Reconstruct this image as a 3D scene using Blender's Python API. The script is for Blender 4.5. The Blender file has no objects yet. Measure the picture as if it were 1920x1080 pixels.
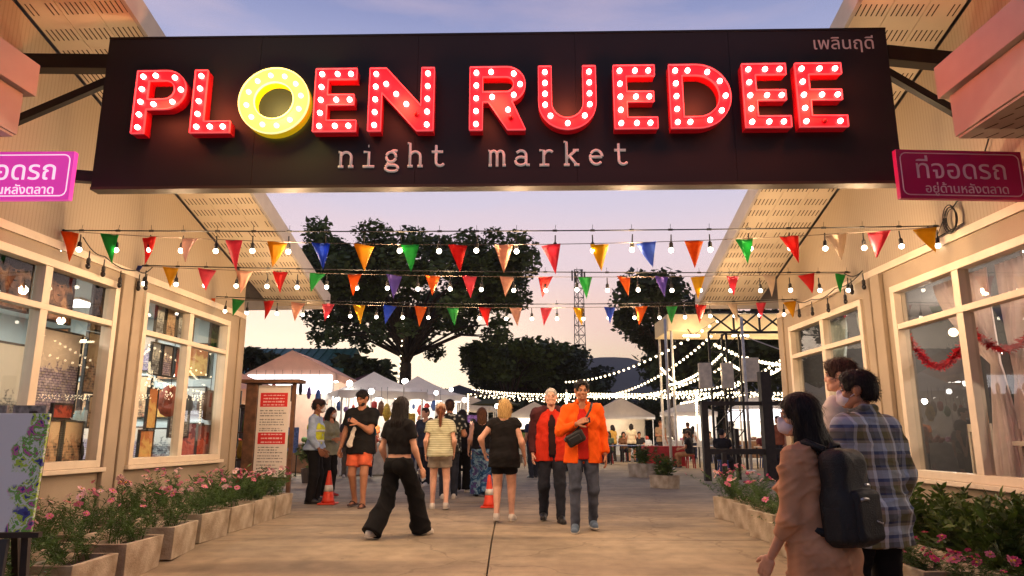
import bpy, bmesh, math, random
import numpy as np
from mathutils import Vector, Matrix, Euler

R = math.radians
random.seed(7)
rng = np.random.default_rng(7)
scene = bpy.context.scene
COL = scene.collection

# ------------------------------------------------------------------ camera
cam_data = bpy.data.cameras.new("camera")
cam_data.sensor_width = 36.0
cam_data.lens = 24.75
cam_data.clip_start = 0.05
cam_data.clip_end = 4000.0
cam = bpy.data.objects.new("camera", cam_data)
cam.location = (0.0, 0.0, 1.1)
cam.rotation_euler = (R(90 + 11.9), 0.0, 0.0)
COL.objects.link(cam)
scene.camera = cam


def srgb(r, g, b):
    def f(c):
        c = c / 255.0
        return c / 12.92 if c <= 0.04045 else ((c + 0.055) / 1.055) ** 2.4
    return (f(r), f(g), f(b), 1.0)


# ------------------------------------------------------------------ dusk sky
SUN_AZ = R(-18)          # the sun has just set ahead and a little to the left
world = bpy.data.worlds.new("World")
scene.world = world
world.use_nodes = True
wt = world.node_tree
wt.nodes.clear()
w_out = wt.nodes.new("ShaderNodeOutputWorld")
w_bg = wt.nodes.new("ShaderNodeBackground")
w_sky = wt.nodes.new("ShaderNodeTexSky")
w_sky.sky_type = 'NISHITA'
w_sky.sun_disc = False
w_sky.sun_elevation = R(0.6)
w_sky.sun_rotation = SUN_AZ
w_co = wt.nodes.new("ShaderNodeTexCoord")
w_nrm = wt.nodes.new("ShaderNodeVectorMath"); w_nrm.operation = 'NORMALIZE'
wt.links.new(w_co.outputs["Generated"], w_nrm.inputs[0])
w_sep = wt.nodes.new("ShaderNodeSeparateXYZ")
wt.links.new(w_nrm.outputs[0], w_sep.inputs[0])


def w_ramp(stops):
    n = wt.nodes.new("ShaderNodeValToRGB")
    n.color_ramp.interpolation = 'EASE'
    e = n.color_ramp.elements
    while len(e) > 1:
        e.remove(e[-1])
    e[0].position, e[0].color = stops[0]
    for p, c in stops[1:]:
        x = e.new(p)
        x.color = c
    wt.links.new(w_sep.outputs["Z"], n.inputs[0])
    return n


# sine of the elevation -> colour, towards the sunset and away from it
ramp_west = w_ramp([(0.0, srgb(255, 226, 168)), (0.09, srgb(255, 224, 188)), (0.16, srgb(252, 214, 200)),
                    (0.25, srgb(234, 212, 219)), (0.34, srgb(212, 203, 223)), (0.47, srgb(166, 170, 208)),
                    (0.58, srgb(128, 138, 186)), (1.0, srgb(90, 102, 146))])
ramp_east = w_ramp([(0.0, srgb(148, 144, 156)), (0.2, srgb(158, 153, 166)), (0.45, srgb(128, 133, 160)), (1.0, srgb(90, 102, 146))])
w_dot = wt.nodes.new("ShaderNodeVectorMath"); w_dot.operation = 'DOT_PRODUCT'
wt.links.new(w_nrm.outputs[0], w_dot.inputs[0])
w_dot.inputs[1].default_value = (math.sin(SUN_AZ), math.cos(SUN_AZ), 0.0)
w_mr = wt.nodes.new("ShaderNodeMapRange"); w_mr.interpolation_type = 'SMOOTHSTEP'
w_mr.inputs["From Min"].default_value = -0.5
w_mr.inputs["From Max"].default_value = 0.82
wt.links.new(w_dot.outputs["Value"], w_mr.inputs["Value"])
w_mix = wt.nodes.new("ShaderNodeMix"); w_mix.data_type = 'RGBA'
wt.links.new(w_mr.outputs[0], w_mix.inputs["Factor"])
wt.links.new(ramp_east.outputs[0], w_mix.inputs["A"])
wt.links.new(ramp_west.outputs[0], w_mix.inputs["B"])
# brighter, yellower band low over the place where the sun went down
w_g1 = wt.nodes.new("ShaderNodeMapRange"); w_g1.interpolation_type = 'SMOOTHSTEP'
w_g1.inputs["From Min"].default_value = 0.885; w_g1.inputs["From Max"].default_value = 0.99
wt.links.new(w_dot.outputs["Value"], w_g1.inputs["Value"])
w_g2 = wt.nodes.new("ShaderNodeMapRange"); w_g2.interpolation_type = 'SMOOTHSTEP'
w_g2.inputs["From Min"].default_value = 0.26; w_g2.inputs["From Max"].default_value = 0.06
wt.links.new(w_sep.outputs["Z"], w_g2.inputs["Value"])
w_gm = wt.nodes.new("ShaderNodeMath"); w_gm.operation = 'MULTIPLY'
wt.links.new(w_g1.outputs[0], w_gm.inputs[0]); wt.links.new(w_g2.outputs[0], w_gm.inputs[1])
w_glow = wt.nodes.new("ShaderNodeMix"); w_glow.data_type = 'RGBA'
wt.links.new(w_gm.outputs[0], w_glow.inputs["Factor"])
wt.links.new(w_mix.outputs["Result"], w_glow.inputs["A"])
w_glow.inputs["B"].default_value = (1.6, 1.38, 1.0, 1.0)
# thin, high streaks of pink cloud
w_map = wt.nodes.new("ShaderNodeMapping")
w_map.inputs["Scale"].default_value = (2.2, 2.2, 11.0)
w_map.inputs["Rotation"].default_value = (0.0, R(12), 0.0)
wt.links.new(w_nrm.outputs[0], w_map.inputs[0])
w_noise = wt.nodes.new("ShaderNodeTexNoise")
w_noise.inputs["Scale"].default_value = 1.6
w_noise.inputs["Detail"].default_value = 6.0
w_noise.inputs["Roughness"].default_value = 0.55
wt.links.new(w_map.outputs[0], w_noise.inputs["Vector"])
w_cr = wt.nodes.new("ShaderNodeMapRange")
w_cr.inputs["From Min"].default_value = 0.47
w_cr.inputs["From Max"].default_value = 0.75
w_cr.inputs["To Max"].default_value = 0.3
wt.links.new(w_noise.outputs["Fac"], w_cr.inputs["Value"])
w_cl = wt.nodes.new("ShaderNodeMix"); w_cl.data_type = 'RGBA'
wt.links.new(w_cr.outputs[0], w_cl.inputs["Factor"])
wt.links.new(w_glow.outputs["Result"], w_cl.inputs["A"])
w_cl.inputs["B"].default_value = srgb(240, 206, 208)
w_add = wt.nodes.new("ShaderNodeMix"); w_add.data_type = 'RGBA'; w_add.blend_type = 'ADD'
w_add.inputs["Factor"].default_value = 0.02
wt.links.new(w_cl.outputs["Result"], w_add.inputs["A"])
wt.links.new(w_sky.outputs[0], w_add.inputs["B"])
wt.links.new(w_add.outputs["Result"], w_bg.inputs["Color"])
w_bg.inputs["Strength"].default_value = 1.08
wt.links.new(w_bg.outputs[0], w_out.inputs["Surface"])

# the last low glow of the set sun
sun_data = bpy.data.lights.new("sun", 'SUN')
sun_data.energy = 0.12
sun_data.angle = R(15)
sun_data.color = (1.0, 0.78, 0.6)
sun = bpy.data.objects.new("sun", sun_data)
sun.rotation_euler = Vector((math.sin(SUN_AZ), math.cos(SUN_AZ), math.sin(R(2.0)))).to_track_quat('Z', 'Y').to_euler()
sun.location = (0, 0, 30)
COL.objects.link(sun)

scene.view_settings.view_transform = 'Standard'
scene.view_settings.look = 'None'
scene.view_settings.gamma = 1.0
scene.view_settings.use_curve_mapping = False
scene.view_settings.exposure = 0.0
scene.render.engine = 'CYCLES'
scene.cycles.use_denoising = True
scene.cycles.max_bounces = 7
scene.cycles.diffuse_bounces = 3
scene.cycles.glossy_bounces = 3
scene.cycles.transparent_max_bounces = 24
scene.cycles.sample_clamp_indirect = 2.5
scene.cycles.caustics_reflective = False
scene.cycles.caustics_refractive = False
scene.cycles.use_light_tree = True

# lamp powers in one place
BULB_WATT = 20.0
BULB_COL = (1.0, 0.65, 0.36)
SHOP_WATT = 84.0
STALL_WATT = 85.0
LETTER_WATT = 14.0

# ------------------------------------------------------------------ helpers
_WM = {}


def link(o):
    COL.objects.link(o)
    return o


def tag(o, label=None, cat=None, group=None, kind=None):
    if label: o["label"] = label
    if cat: o["category"] = cat
    if group: o["group"] = group
    if kind: o["kind"] = kind
    return o


def thing(name, label, cat, loc=(0, 0, 0), rotz=0.0, group=None, kind=None):
    o = bpy.data.objects.new(name, None)
    o.empty_display_size = 0.2
    o.location = loc
    o.rotation_euler = (0, 0, rotz)
    link(o)
    tag(o, label, cat, group, kind)
    _WM[o.name] = Matrix.Translation(loc) @ Matrix.Rotation(rotz, 4, 'Z')
    return o


def parent_world(o, p):
    """parent o to p while o's own coordinates stay world coordinates"""
    o.parent = p
    if p.name in _WM:
        o.matrix_parent_inverse = _WM[p.name].inverted()


def put(name, mesh, m=None, parent=None, local=False, loc=None, rot=None, kind=None, label=None):
    o = bpy.data.objects.new(name, mesh)
    link(o)
    if m is not None and len(mesh.materials) == 0:
        for q in (m if isinstance(m, (list, tuple)) else [m]):
            mesh.materials.append(q)
    if loc is not None: o.location = loc
    if rot is not None: o.rotation_euler = rot
    if parent is not None:
        if local: o.parent = parent
        else: parent_world(o, parent)
    if kind: o["kind"] = kind
    if label: o["label"] = label
    return o


class MB:
    def __init__(s):
        s.v = []; s.f = []; s.mi = []
        s.cur = 0

    def add(s, vs, fs):
        n = len(s.v)
        s.v += [tuple(v) for v in vs]
        s.f += [tuple(i + n for i in f) for f in fs]
        s.mi += [s.cur] * len(fs)
        return s

    def box(s, x0, x1, y0, y1, z0, z1, M=None):
        vs = [(x, y, z) for x in (x0, x1) for y in (y0, y1) for z in (z0, z1)]
        if M is not None: vs = [M @ Vector(v) for v in vs]
        return s.add(vs, [(0, 1, 3, 2), (4, 6, 7, 5), (0, 4, 5, 1), (2, 3, 7, 6), (0, 2, 6, 4), (1, 5, 7, 3)])

    def bar(s, a, b, w, h=None, up=(0, 0, 1)):
        a = Vector(a); b = Vector(b); h = h or w
        d = (b - a).normalized(); u = Vector(up)
        if abs(d.dot(u)) > 0.98: u = Vector((1, 0, 0))
        x = d.cross(u).normalized(); z = x.cross(d).normalized()
        vs = [p + x * sx * w / 2 + z * sz * h / 2 for p in (a, b) for sx, sz in ((-1, -1), (1, -1), (1, 1), (-1, 1))]
        return s.add(vs, [(3, 2, 1, 0), (4, 5, 6, 7), (0, 1, 5, 4), (1, 2, 6, 5), (2, 3, 7, 6), (3, 0, 4, 7)])

    def tube(s, pts, r, n=6, r1=None, cap=True):
        pts = [Vector(p) for p in pts]; rings = []
        for i, p in enumerate(pts):
            d = (pts[min(i + 1, len(pts) - 1)] - pts[max(i - 1, 0)]).normalized()
            u = Vector((0, 0, 1)) if abs(d.z) < 0.95 else Vector((1, 0, 0))
            x = d.cross(u).normalized(); y = x.cross(d)
            t = i / max(1, len(pts) - 1)
            rr = r if r1 is None else r * (1 - t) + r1 * t
            rings.append([p + (x * math.cos(a) + y * math.sin(a)) * rr for a in [2 * math.pi * k / n for k in range(n)]])
        vs = [v for q in rings for v in q]; fs = []
        for i in range(len(pts) - 1):
            for k in range(n):
                fs.append((i * n + k, i * n + (k + 1) % n, (i + 1) * n + (k + 1) % n, (i + 1) * n + k))
        if cap:
            fs.append(tuple(range(n))[::-1]); fs.append(tuple(len(vs) - n + k for k in range(n)))
        return s.add(vs, fs)

    def lathe(s, prof, c=(0, 0, 0), n=12):
        c = Vector(c); vs = []; fs = []
        for r, z in prof:
            for k in range(n):
                a = 2 * math.pi * k / n
                vs.append((c.x + r * math.cos(a), c.y + r * math.sin(a), c.z + z))
        for i in range(len(prof) - 1):
            for k in range(n):
                fs.append((i * n + k, i * n + (k + 1) % n, (i + 1) * n + (k + 1) % n, (i + 1) * n + k))
        fs.append(tuple(range(n))[::-1]); fs.append(tuple(len(vs) - n + k for k in range(n)))
        return s.add(vs, fs)

    def ball(s, c, r, n=8, m=6, sz=1.0):
        return s.lathe([(max(1e-4, r * math.sin(math.pi * i / m)), -r * sz * math.cos(math.pi * i / m)) for i in range(m + 1)], c, n)

    def prism(s, poly, a, b):
        """poly: list of 3D points (planar); extruded from offset a to offset b"""
        n = len(poly); a = Vector(a); b = Vector(b)
        vs = [Vector(p) + a for p in poly] + [Vector(p) + b for p in poly]
        fs = [tuple(range(n))[::-1], tuple(range(n, 2 * n))] + [(i, (i + 1) % n, n + (i + 1) % n, n + i) for i in range(n)]
        return s.add(vs, fs)

    def mesh(s, name, mats=None, smooth=False, bevel=0.0):
        me = bpy.data.meshes.new(name)
        me.from_pydata([tuple(v) for v in s.v], [], s.f)
        if mats:
            for q in (mats if isinstance(mats, (list, tuple)) else [mats]): me.materials.append(q)
        bm = bmesh.new(); bm.from_mesh(me)
        for i, f in enumerate(bm.faces): f.material_index = s.mi[i]
        bmesh.ops.recalc_face_normals(bm, faces=bm.faces)
        if bevel > 0:
            ed = [e for e in bm.edges if len(e.link_faces) == 2 and e.calc_face_angle(0) > 0.6]
            bmesh.ops.bevel(bm, geom=ed, offset=bevel, segments=2, affect='EDGES', profile=0.6, clamp_overlap=True)
        if smooth:
            for f in bm.faces: f.smooth = True
        bm.to_mesh(me); bm.free()
        return me

    def build(s, name, m, parent=None, smooth=False, bevel=0.0, **kw):
        return put(name, s.mesh(name, m, smooth, bevel), None, parent, **kw)


def np_mesh(name, V, F, m=None, smooth=False):
    """fast mesh from arrays; F is (n,3) or (n,4)"""
    me = bpy.data.meshes.new(name)
    V = np.asarray(V, dtype=np.float32); F = np.asarray(F, dtype=np.int32)
    k = F.shape[1]
    me.vertices.add(len(V)); me.vertices.foreach_set("co", V.ravel())
    me.loops.add(F.size); me.loops.foreach_set("vertex_index", F.ravel())
    me.polygons.add(len(F)); me.polygons.foreach_set("loop_start", np.arange(0, F.size, k, dtype=np.int32))
    if smooth: me.polygons.foreach_set("use_smooth", np.ones(len(F), dtype=bool))
    me.update(calc_edges=True); me.validate()
    if m is not None:
        for q in (m if isinstance(m, (list, tuple)) else [m]): me.materials.append(q)
    return me


# ------------------------------------------------------------------ materials
MATS = {}


def mat(name, col, rough=0.7, metal=0.0, var=0.12, vscale=6.0, bump=0.0, bscale=60.0, spec=0.5, emit=None, estr=0.0,
        trans=0.0, col2=None, hue=0.0, rvar=0.0):
    if name in MATS: return MATS[name]
    m = bpy.data.materials.new(name); m.use_nodes = True
    nt = m.node_tree; b = nt.nodes["Principled BSDF"]
    if len(col) == 3: col = srgb(*col)
    b.inputs["Roughness"].default_value = rough
    b.inputs["Metallic"].default_value = metal
    b.inputs["Specular IOR Level"].default_value = spec
    tc = nt.nodes.new("ShaderNodeTexCoord")
    nz = nt.nodes.new("ShaderNodeTexNoise"); nz.inputs["Scale"].default_value = vscale; nz.inputs["Detail"].default_value = 5
    nt.links.new(tc.outputs["Object"], nz.inputs["Vector"])
    mx = nt.nodes.new("ShaderNodeMix"); mx.data_type = 'RGBA'
    c2 = (srgb(*col2) if col2 else tuple(max(0, c * (1 - 2.2 * var)) for c in col[:3]) + (1,))
    c1 = col if col2 else tuple(min(1, c * (1 + var)) for c in col[:3]) + (1,)
    mr = nt.nodes.new("ShaderNodeMapRange"); mr.inputs[1].default_value = 0.3; mr.inputs[2].default_value = 0.7
    nt.links.new(nz.outputs["Fac"], mr.inputs[0]); nt.links.new(mr.outputs[0], mx.inputs["Factor"])
    mx.inputs["A"].default_value = c1; mx.inputs["B"].default_value = c2
    nt.links.new(mx.outputs["Result"], b.inputs["Base Color"])
    if rvar:
        r2 = nt.nodes.new("ShaderNodeMapRange"); r2.inputs[3].default_value = rough - rvar; r2.inputs[4].default_value = rough + rvar
        nt.links.new(nz.outputs["Fac"], r2.inputs[0]); nt.links.new(r2.outputs[0], b.inputs["Roughness"])
    if bump > 0:
        n2 = nt.nodes.new("ShaderNodeTexNoise"); n2.inputs["Scale"].default_value = bscale; n2.inputs["Detail"].default_value = 4
        nt.links.new(tc.outputs["Object"], n2.inputs["Vector"])
        bp = nt.nodes.new("ShaderNodeBump"); bp.inputs["Strength"].default_value = bump; bp.inputs["Distance"].default_value = 0.02
        nt.links.new(n2.outputs["Fac"], bp.inputs["Height"]); nt.links.new(bp.outputs[0], b.inputs["Normal"])
    if emit is not None:
        b.inputs["Emission Color"].default_value = srgb(*emit) if len(emit) == 3 and max(emit) > 1 else tuple(emit)[:3] + (1,)
        b.inputs["Emission Strength"].default_value = estr
        m.cycles.emission_sampling = 'NONE'
    if trans > 0:
        # thin cloth or leaf that lets light through
        tr = nt.nodes.new("ShaderNodeBsdfTranslucent"); nt.links.new(mx.outputs["Result"], tr.inputs["Color"])
        ms = nt.nodes.new("ShaderNodeMixShader"); ms.inputs[0].default_value = trans
        nt.links.new(b.outputs[0], ms.inputs[1]); nt.links.new(tr.outputs[0], ms.inputs[2])
        nt.links.new(ms.outputs[0], nt.nodes["Material Output"].inputs["Surface"])
    MATS[name] = m
    return m


def emitter(name, col, strength, sample=False):
    if name in MATS: return MATS[name]
    m = bpy.data.materials.new(name); m.use_nodes = True; nt = m.node_tree; nt.nodes.clear()
    o = nt.nodes.new("ShaderNodeOutputMaterial"); e = nt.nodes.new("ShaderNodeEmission")
    e.inputs["Color"].default_value = tuple(col)[:3] + (1,); e.inputs["Strength"].default_value = strength
    nt.links.new(e.outputs[0], o.inputs["Surface"])
    m.cycles.emission_sampling = 'AUTO' if sample else 'NONE'
    MATS[name] = m
    return m


def glass_mat(name, tint=(1, 1, 1), refl=1.0):
    m = bpy.data.materials.new(name); m.use_nodes = True; nt = m.node_tree; nt.nodes.clear()
    o = nt.nodes.new("ShaderNodeOutputMaterial")
    t = nt.nodes.new("ShaderNodeBsdfTransparent"); t.inputs[0].default_value = tuple(tint) + (1,)
    g = nt.nodes.new("ShaderNodeBsdfGlossy"); g.inputs["Roughness"].default_value = 0.0
    f = nt.nodes.new("ShaderNodeFresnel"); f.inputs[0].default_value = 1.5
    mu = nt.nodes.new("ShaderNodeMath"); mu.operation = 'MULTIPLY'; mu.inputs[1].default_value = refl
    mu.use_clamp = True
    ge = nt.nodes.new("ShaderNodeNewGeometry")
    inv = nt.nodes.new("ShaderNodeMath"); inv.operation = 'SUBTRACT'; inv.inputs[0].default_value = 1.0
    nt.links.new(ge.outputs["Backfacing"], inv.inputs[1])
    fr = nt.nodes.new("ShaderNodeMath"); fr.operation = 'MULTIPLY'
    nt.links.new(f.outputs[0], fr.inputs[0]); nt.links.new(inv.outputs[0], fr.inputs[1])
    nt.links.new(fr.outputs[0], mu.inputs[0])
    mx = nt.nodes.new("ShaderNodeMixShader")
    nt.links.new(mu.outputs[0], mx.inputs[0]); nt.links.new(t.outputs[0], mx.inputs[1]); nt.links.new(g.outputs[0], mx.inputs[2])
    nt.links.new(mx.outputs[0], o.inputs["Surface"])
    return m


def lamp(name, loc, watt, col, parent=None, r=0.05, kind='POINT', size=None, rot=None, size_y=None):
    l = bpy.data.lights.new(name, kind); l.energy = watt; l.color = col
    if kind == 'POINT': l.shadow_soft_size = r
    if kind == 'AREA':
        l.size = size or 1.0
        if size_y: l.shape = 'RECTANGLE'; l.size_y = size_y
    o = bpy.data.objects.new(name, l); link(o); o.location = loc
    if rot: o.rotation_euler = rot
    if parent is not None: parent_world(o, parent)
    return o


def gz(y):
    """height of the paved ground: a gentle ramp climbs from the street to the market level"""
    if y >= 8.0: return 0.0
    if y <= 3.0: return -0.27
    t = (8.0 - y) / 5.0
    return -0.27 * t


ORD = ["first", "second", "third", "fourth", "fifth", "sixth", "seventh", "eighth", "ninth", "tenth", "eleventh", "twelfth",
       "thirteenth", "fourteenth", "fifteenth", "sixteenth", "seventeenth", "eighteenth", "nineteenth", "twentieth"]
M_BLACK = mat("black_steel", (30, 28, 27), 0.45, 0.3, 0.1)
# ================================================================== GROUND
def concrete_mat():
    m = bpy.data.materials.new("pavement_concrete"); m.use_nodes = True; nt = m.node_tree; b = nt.nodes["Principled BSDF"]
    tc = nt.nodes.new("ShaderNodeTexCoord"); L = nt.links.new

    def noise(s, d, sc=None):
        n = nt.nodes.new("ShaderNodeTexNoise"); n.inputs["Scale"].default_value = s; n.inputs["Detail"].default_value = d
        if sc:
            mp = nt.nodes.new("ShaderNodeMapping"); mp.inputs["Scale"].default_value = sc
            L(tc.outputs["Object"], mp.inputs[0]); L(mp.outputs[0], n.inputs["Vector"])
        else: L(tc.outputs["Object"], n.inputs["Vector"])
        return n
    n1 = noise(0.7, 6); n2 = noise(6, 6); n3 = noise(1.2, 7, (0.25, 2.4, 1)); n4 = noise(130, 3)
    r1 = nt.nodes.new("ShaderNodeValToRGB"); e = r1.color_ramp.elements
    e[0].position = 0.32; e[0].color = srgb(138, 123, 102); e[1].position = 0.68; e[1].color = srgb(174, 156, 130)
    L(n1.outputs["Fac"], r1.inputs[0])
    def mul(a, fac_out, lo, hi, f0, f1):
        mr = nt.nodes.new("ShaderNodeMapRange"); mr.inputs[1].default_value = lo; mr.inputs[2].default_value = hi
        mr.inputs[3].default_value = f0; mr.inputs[4].default_value = f1; L(fac_out, mr.inputs[0])
        mm = nt.nodes.new("ShaderNodeMix"); mm.data_type = 'RGBA'; mm.blend_type = 'MULTIPLY'; mm.inputs["Factor"].default_value = 1
        L(a, mm.inputs["A"]); L(mr.outputs[0], mm.inputs["B"]); return mm.outputs["Result"]
    c = mul(r1.outputs[0], n2.outputs["Fac"], 0.35, 0.65, 0.86, 1.06)
    c = mul(c, n3.outputs["Fac"], 0.33, 0.6, 0.66, 1.04)
    c = mul(c, n4.outputs["Fac"], 0.3, 0.7, 0.88, 1.06)
    # hairline cracks, wandering and broken
    vo = nt.nodes.new("ShaderNodeTexVoronoi"); vo.feature = 'DISTANCE_TO_EDGE'; vo.inputs["Scale"].default_value = 0.42
    ad = nt.nodes.new("ShaderNodeVectorMath"); ad.operation = 'MULTIPLY_ADD'; ad.inputs[1].default_value = (0.5, 0.5, 0.5)
    n5 = noise(2.6, 5); L(n5.outputs["Color"], ad.inputs[0]); L(tc.outputs["Object"], ad.inputs[2]); L(ad.outputs[0], vo.inputs["Vector"])
    c = mul(c, vo.outputs["Distance"], 0.002, 0.007, 0.76, 1.0)
    # oil spots, gum and old spills
    v2 = nt.nodes.new("ShaderNodeTexVoronoi"); v2.inputs["Scale"].default_value = 3.1; L(tc.outputs["Object"], v2.inputs["Vector"])
    c = mul(c, v2.outputs["Distance"], 0.035, 0.075, 0.66, 1.0)
    n6 = noise(1.9, 8); c = mul(c, n6.outputs["Fac"], 0.58, 0.72, 1.0, 0.74)
    L(c, b.inputs["Base Color"])
    rr = nt.nodes.new("ShaderNodeMapRange"); rr.inputs[1].default_value = 0.3; rr.inputs[2].default_value = 0.65
    rr.inputs[3].default_value = 0.66; rr.inputs[4].default_value = 0.88; b.inputs["Specular IOR Level"].default_value = 0.22
    L(n3.outputs["Fac"], rr.inputs[0]); L(rr.outputs[0], b.inputs["Roughness"])
    bp = nt.nodes.new("ShaderNodeBump"); bp.inputs["Strength"].default_value = 0.25; bp.inputs["Distance"].default_value = 0.01
    L(n4.outputs["Fac"], bp.inputs["Height"]); L(bp.outputs[0], b.inputs["Normal"])
    return m


M_CONC = concrete_mat()
M_EARTH = mat("dark_earth", (58, 50, 42), 0.95, var=0.3, vscale=2, bump=0.5, bscale=20)
# wide terrain under everything
gm = MB(); gm.add([(-1500, -60, -0.42), (1500, -60, -0.42), (1500, 1600, -0.42), (-1500, 1600, -0.42)], [(0, 1, 2, 3)])
gm.build("terrain", M_EARTH, kind="structure")
# paved plaza: slabs cast with open joints
pave = thing("pavement", None, None, (0, 0, 0), kind="structure")
xs = [-9.0, -5.6, -0.22, 4.9, 9.5]
ysl = [-2.0, 3.0, 8.0, 12.45, 17.4, 24.0, 34.0]
JW = 0.007
for i in range(len(xs) - 1):
    for j in range(len(ysl) - 1):
        x0, x1, y0, y1 = xs[i] + JW, xs[i + 1] - JW, ysl[j] + JW * (3 if 12 < ysl[j] < 13 else 1), ysl[j + 1] - JW
        nseg = 1
        ring = [(x0, y0), (x1, y0), (x1, y1), (x0, y1)]
        vs = [(x, y, gz(y) + random.uniform(-0.002, 0.002)) for x, y in ring] + [(x, y, gz(y) - 0.12) for x, y in ring]
        s = MB(); s.add(vs, [(0, 1, 2, 3), (7, 6, 5, 4), (0, 4, 5, 1), (1, 5, 6, 2), (2, 6, 7, 3), (3, 7, 4, 0)])
        s.build("slab", M_CONC, pave, bevel=0.006)
jb = MB(); jb.add([(-9, -2, -0.36), (9.5, -2, -0.36), (9.5, 3, -0.31), (-9, 3, -0.31), (-9, 8, -0.04), (9.5, 8, -0.04), (9.5, 34, -0.04), (-9, 34, -0.04)],
                  [(0, 1, 2, 3), (3, 2, 5, 4), (4, 5, 6, 7)])
jb.build("joint_bed", M_EARTH, pave)
# market square beyond, worn concrete
ms = MB(); ms.add([(-60, 34.02, 0.0), (60, 34.02, 0.0), (60, 34.6, 0.02), (-60, 34.6, 0.02), (60, 140, 0.5), (-60, 140, 0.5)], [(0, 1, 2, 3), (3, 2, 4, 5)])
ms.build("market_square", M_CONC, kind="structure")
for sx in (-1, 1):
    q = MB(); xa, xb = (-60, -9.02) if sx < 0 else (9.52, 60)
    q.add([(xa, 9, -0.006), (xb, 9, -0.006), (xb, 34.0, -0.006), (xa, 34.0, -0.006)], [(0, 1, 2, 3)])
    q.build("side_yard", M_CONC, kind="structure")

# distant hills
M_HILL = mat("forested_hill", (70, 76, 74), 1.0, var=0.05, vscale=0.02, spec=0)
def ridge(name, pts, y, depth, m):
    V = []; F = []
    n = len(pts)
    for k, (x, z) in enumerate(pts):
        V += [(x, y, -5), (x, y, z * 0.55), (x * 1.04, y + depth * 0.5, z), (x * 1.1, y + depth, -5)]
    for k in range(n - 1):
        for q in range(3):
            F.append((k * 4 + q, (k + 1) * 4 + q, (k + 1) * 4 + q + 1, k * 4 + q + 1))
    me = np_mesh(name, V, F, m, True)
    return put(name, me, kind="structure")
def hp(px0, amp, seed, base):
    r = random.Random(seed); out = []
    for i in range(61):
        x = -1300 + i * 2600 / 60
        z = base + amp * (0.5 * math.sin(x * 0.0041 + seed) + 0.3 * math.sin(x * 0.011 + seed * 2.3) + 0.2 * math.sin(x * 0.027 + seed * 0.7) + 0.06 * r.uniform(-1, 1))
        out.append((x, z))
    return out
hills = [(-1400, 30), (-900, 46), (-500, 40), (-300, 55), (-150, 62), (-95, 66), (-60, 60), (20, 72), (70, 92), (100, 108), (128, 113), (150, 112), (175, 104), (230, 92), (300, 96), (420, 80), (600, 90), (900, 70), (1400, 60)]
hx = np.linspace(-1400, 1400, 141)
hz_ = np.interp(hx, [p[0] for p in hills], [p[1] for p in hills]) + 1.5 * np.sin(hx * 0.09) + 1.2 * np.sin(hx * 0.21 + 1)
ridge("hills", list(zip(hx, hz_)), 900, 200, M_HILL)

# ================================================================== SHOP HOUSES
def wall_mat():
    m = mat("painted_render", (172, 154, 131), 0.8, var=0.05, vscale=2.5, bump=0.12, bscale=90)
    nt = m.node_tree; b = nt.nodes["Principled BSDF"]; L = nt.links.new
    src = b.inputs["Base Color"].links[0].from_socket
    tc = nt.nodes.new("ShaderNodeTexCoord"); mp = nt.nodes.new("ShaderNodeMapping"); mp.inputs["Scale"].default_value = (1.3, 1.3, .3)
    n = nt.nodes.new("ShaderNodeTexNoise"); n.inputs["Scale"].default_value = 1.6; n.inputs["Detail"].default_value = 7
    L(tc.outputs["Object"], mp.inputs[0]); L(mp.outputs[0], n.inputs["Vector"])
    mr = nt.nodes.new("ShaderNodeMapRange"); mr.inputs[1].default_value = .46; mr.inputs[2].default_value = .72; mr.inputs[3].default_value = 1.0; mr.inputs[4].default_value = .87
    L(n.outputs["Fac"], mr.inputs[0]); mm = nt.nodes.new("ShaderNodeMix"); mm.data_type = 'RGBA'; mm.blend_type = 'MULTIPLY'; mm.inputs["Factor"].default_value = 1
    L(src, mm.inputs["A"]); L(mr.outputs[0], mm.inputs["B"]); L(mm.outputs["Result"], b.inputs["Base Color"])
    return m


M_WALL = wall_mat()
M_FRAME = mat("cream_window_frame", (226, 208, 182), 0.5, var=0.03, vscale=8)
M_ROOF = mat("grey_roof_sheet", (126, 120, 118), 0.5, 0.2, 0.08)
M_FASCIA = mat("grey_fascia", (170, 164, 162), 0.6, var=0.04)
M_SLOT = mat("soffit_slot_dark", (70, 52, 40), 0.95, var=0.05)
M_SOFFIT = mat("cream_soffit", (222, 208, 184), 0.6, var=0.03, vscale=3)
M_BOXF = mat("white_fascia_board", (172, 158, 148), 0.55, var=0.03)
M_PANE = glass_mat("window_glass", (0.97, 0.98, 0.97), 1.7)
M_PANE_DARK = glass_mat("window_glass_dim", (0.93, 0.94, 0.94), 1.25)


def cladding_mat():
    m = bpy.data.materials.new("ribbed_gable_board"); m.use_nodes = True; nt = m.node_tree; b = nt.nodes["Principled BSDF"]
    tc = nt.nodes.new("ShaderNodeTexCoord"); L = nt.links.new
    w = nt.nodes.new("ShaderNodeTexWave"); w.wave_type = 'BANDS'; w.bands_direction = 'Y'; w.inputs["Scale"].default_value = 7.0
    L(tc.outputs["Object"], w.inputs[0])
    r = nt.nodes.new("ShaderNodeValToRGB"); e = r.color_ramp.elements
    e[0].position = 0.0; e[0].color = srgb(160, 143, 121); e[1].position = 0.25; e[1].color = srgb(173, 156, 133)
    L(w.outputs["Fac"], r.inputs[0]); L(r.outputs[0], b.inputs["Base Color"])
    bp = nt.nodes.new("ShaderNodeBump"); bp.inputs["Strength"].default_value = 0.5; bp.inputs["Distance"].default_value = 0.01
    L(r.outputs[0], bp.inputs["Height"]); L(bp.outputs[0], b.inputs["Normal"]); b.inputs["Roughness"].default_value = 0.75
    return m


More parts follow.
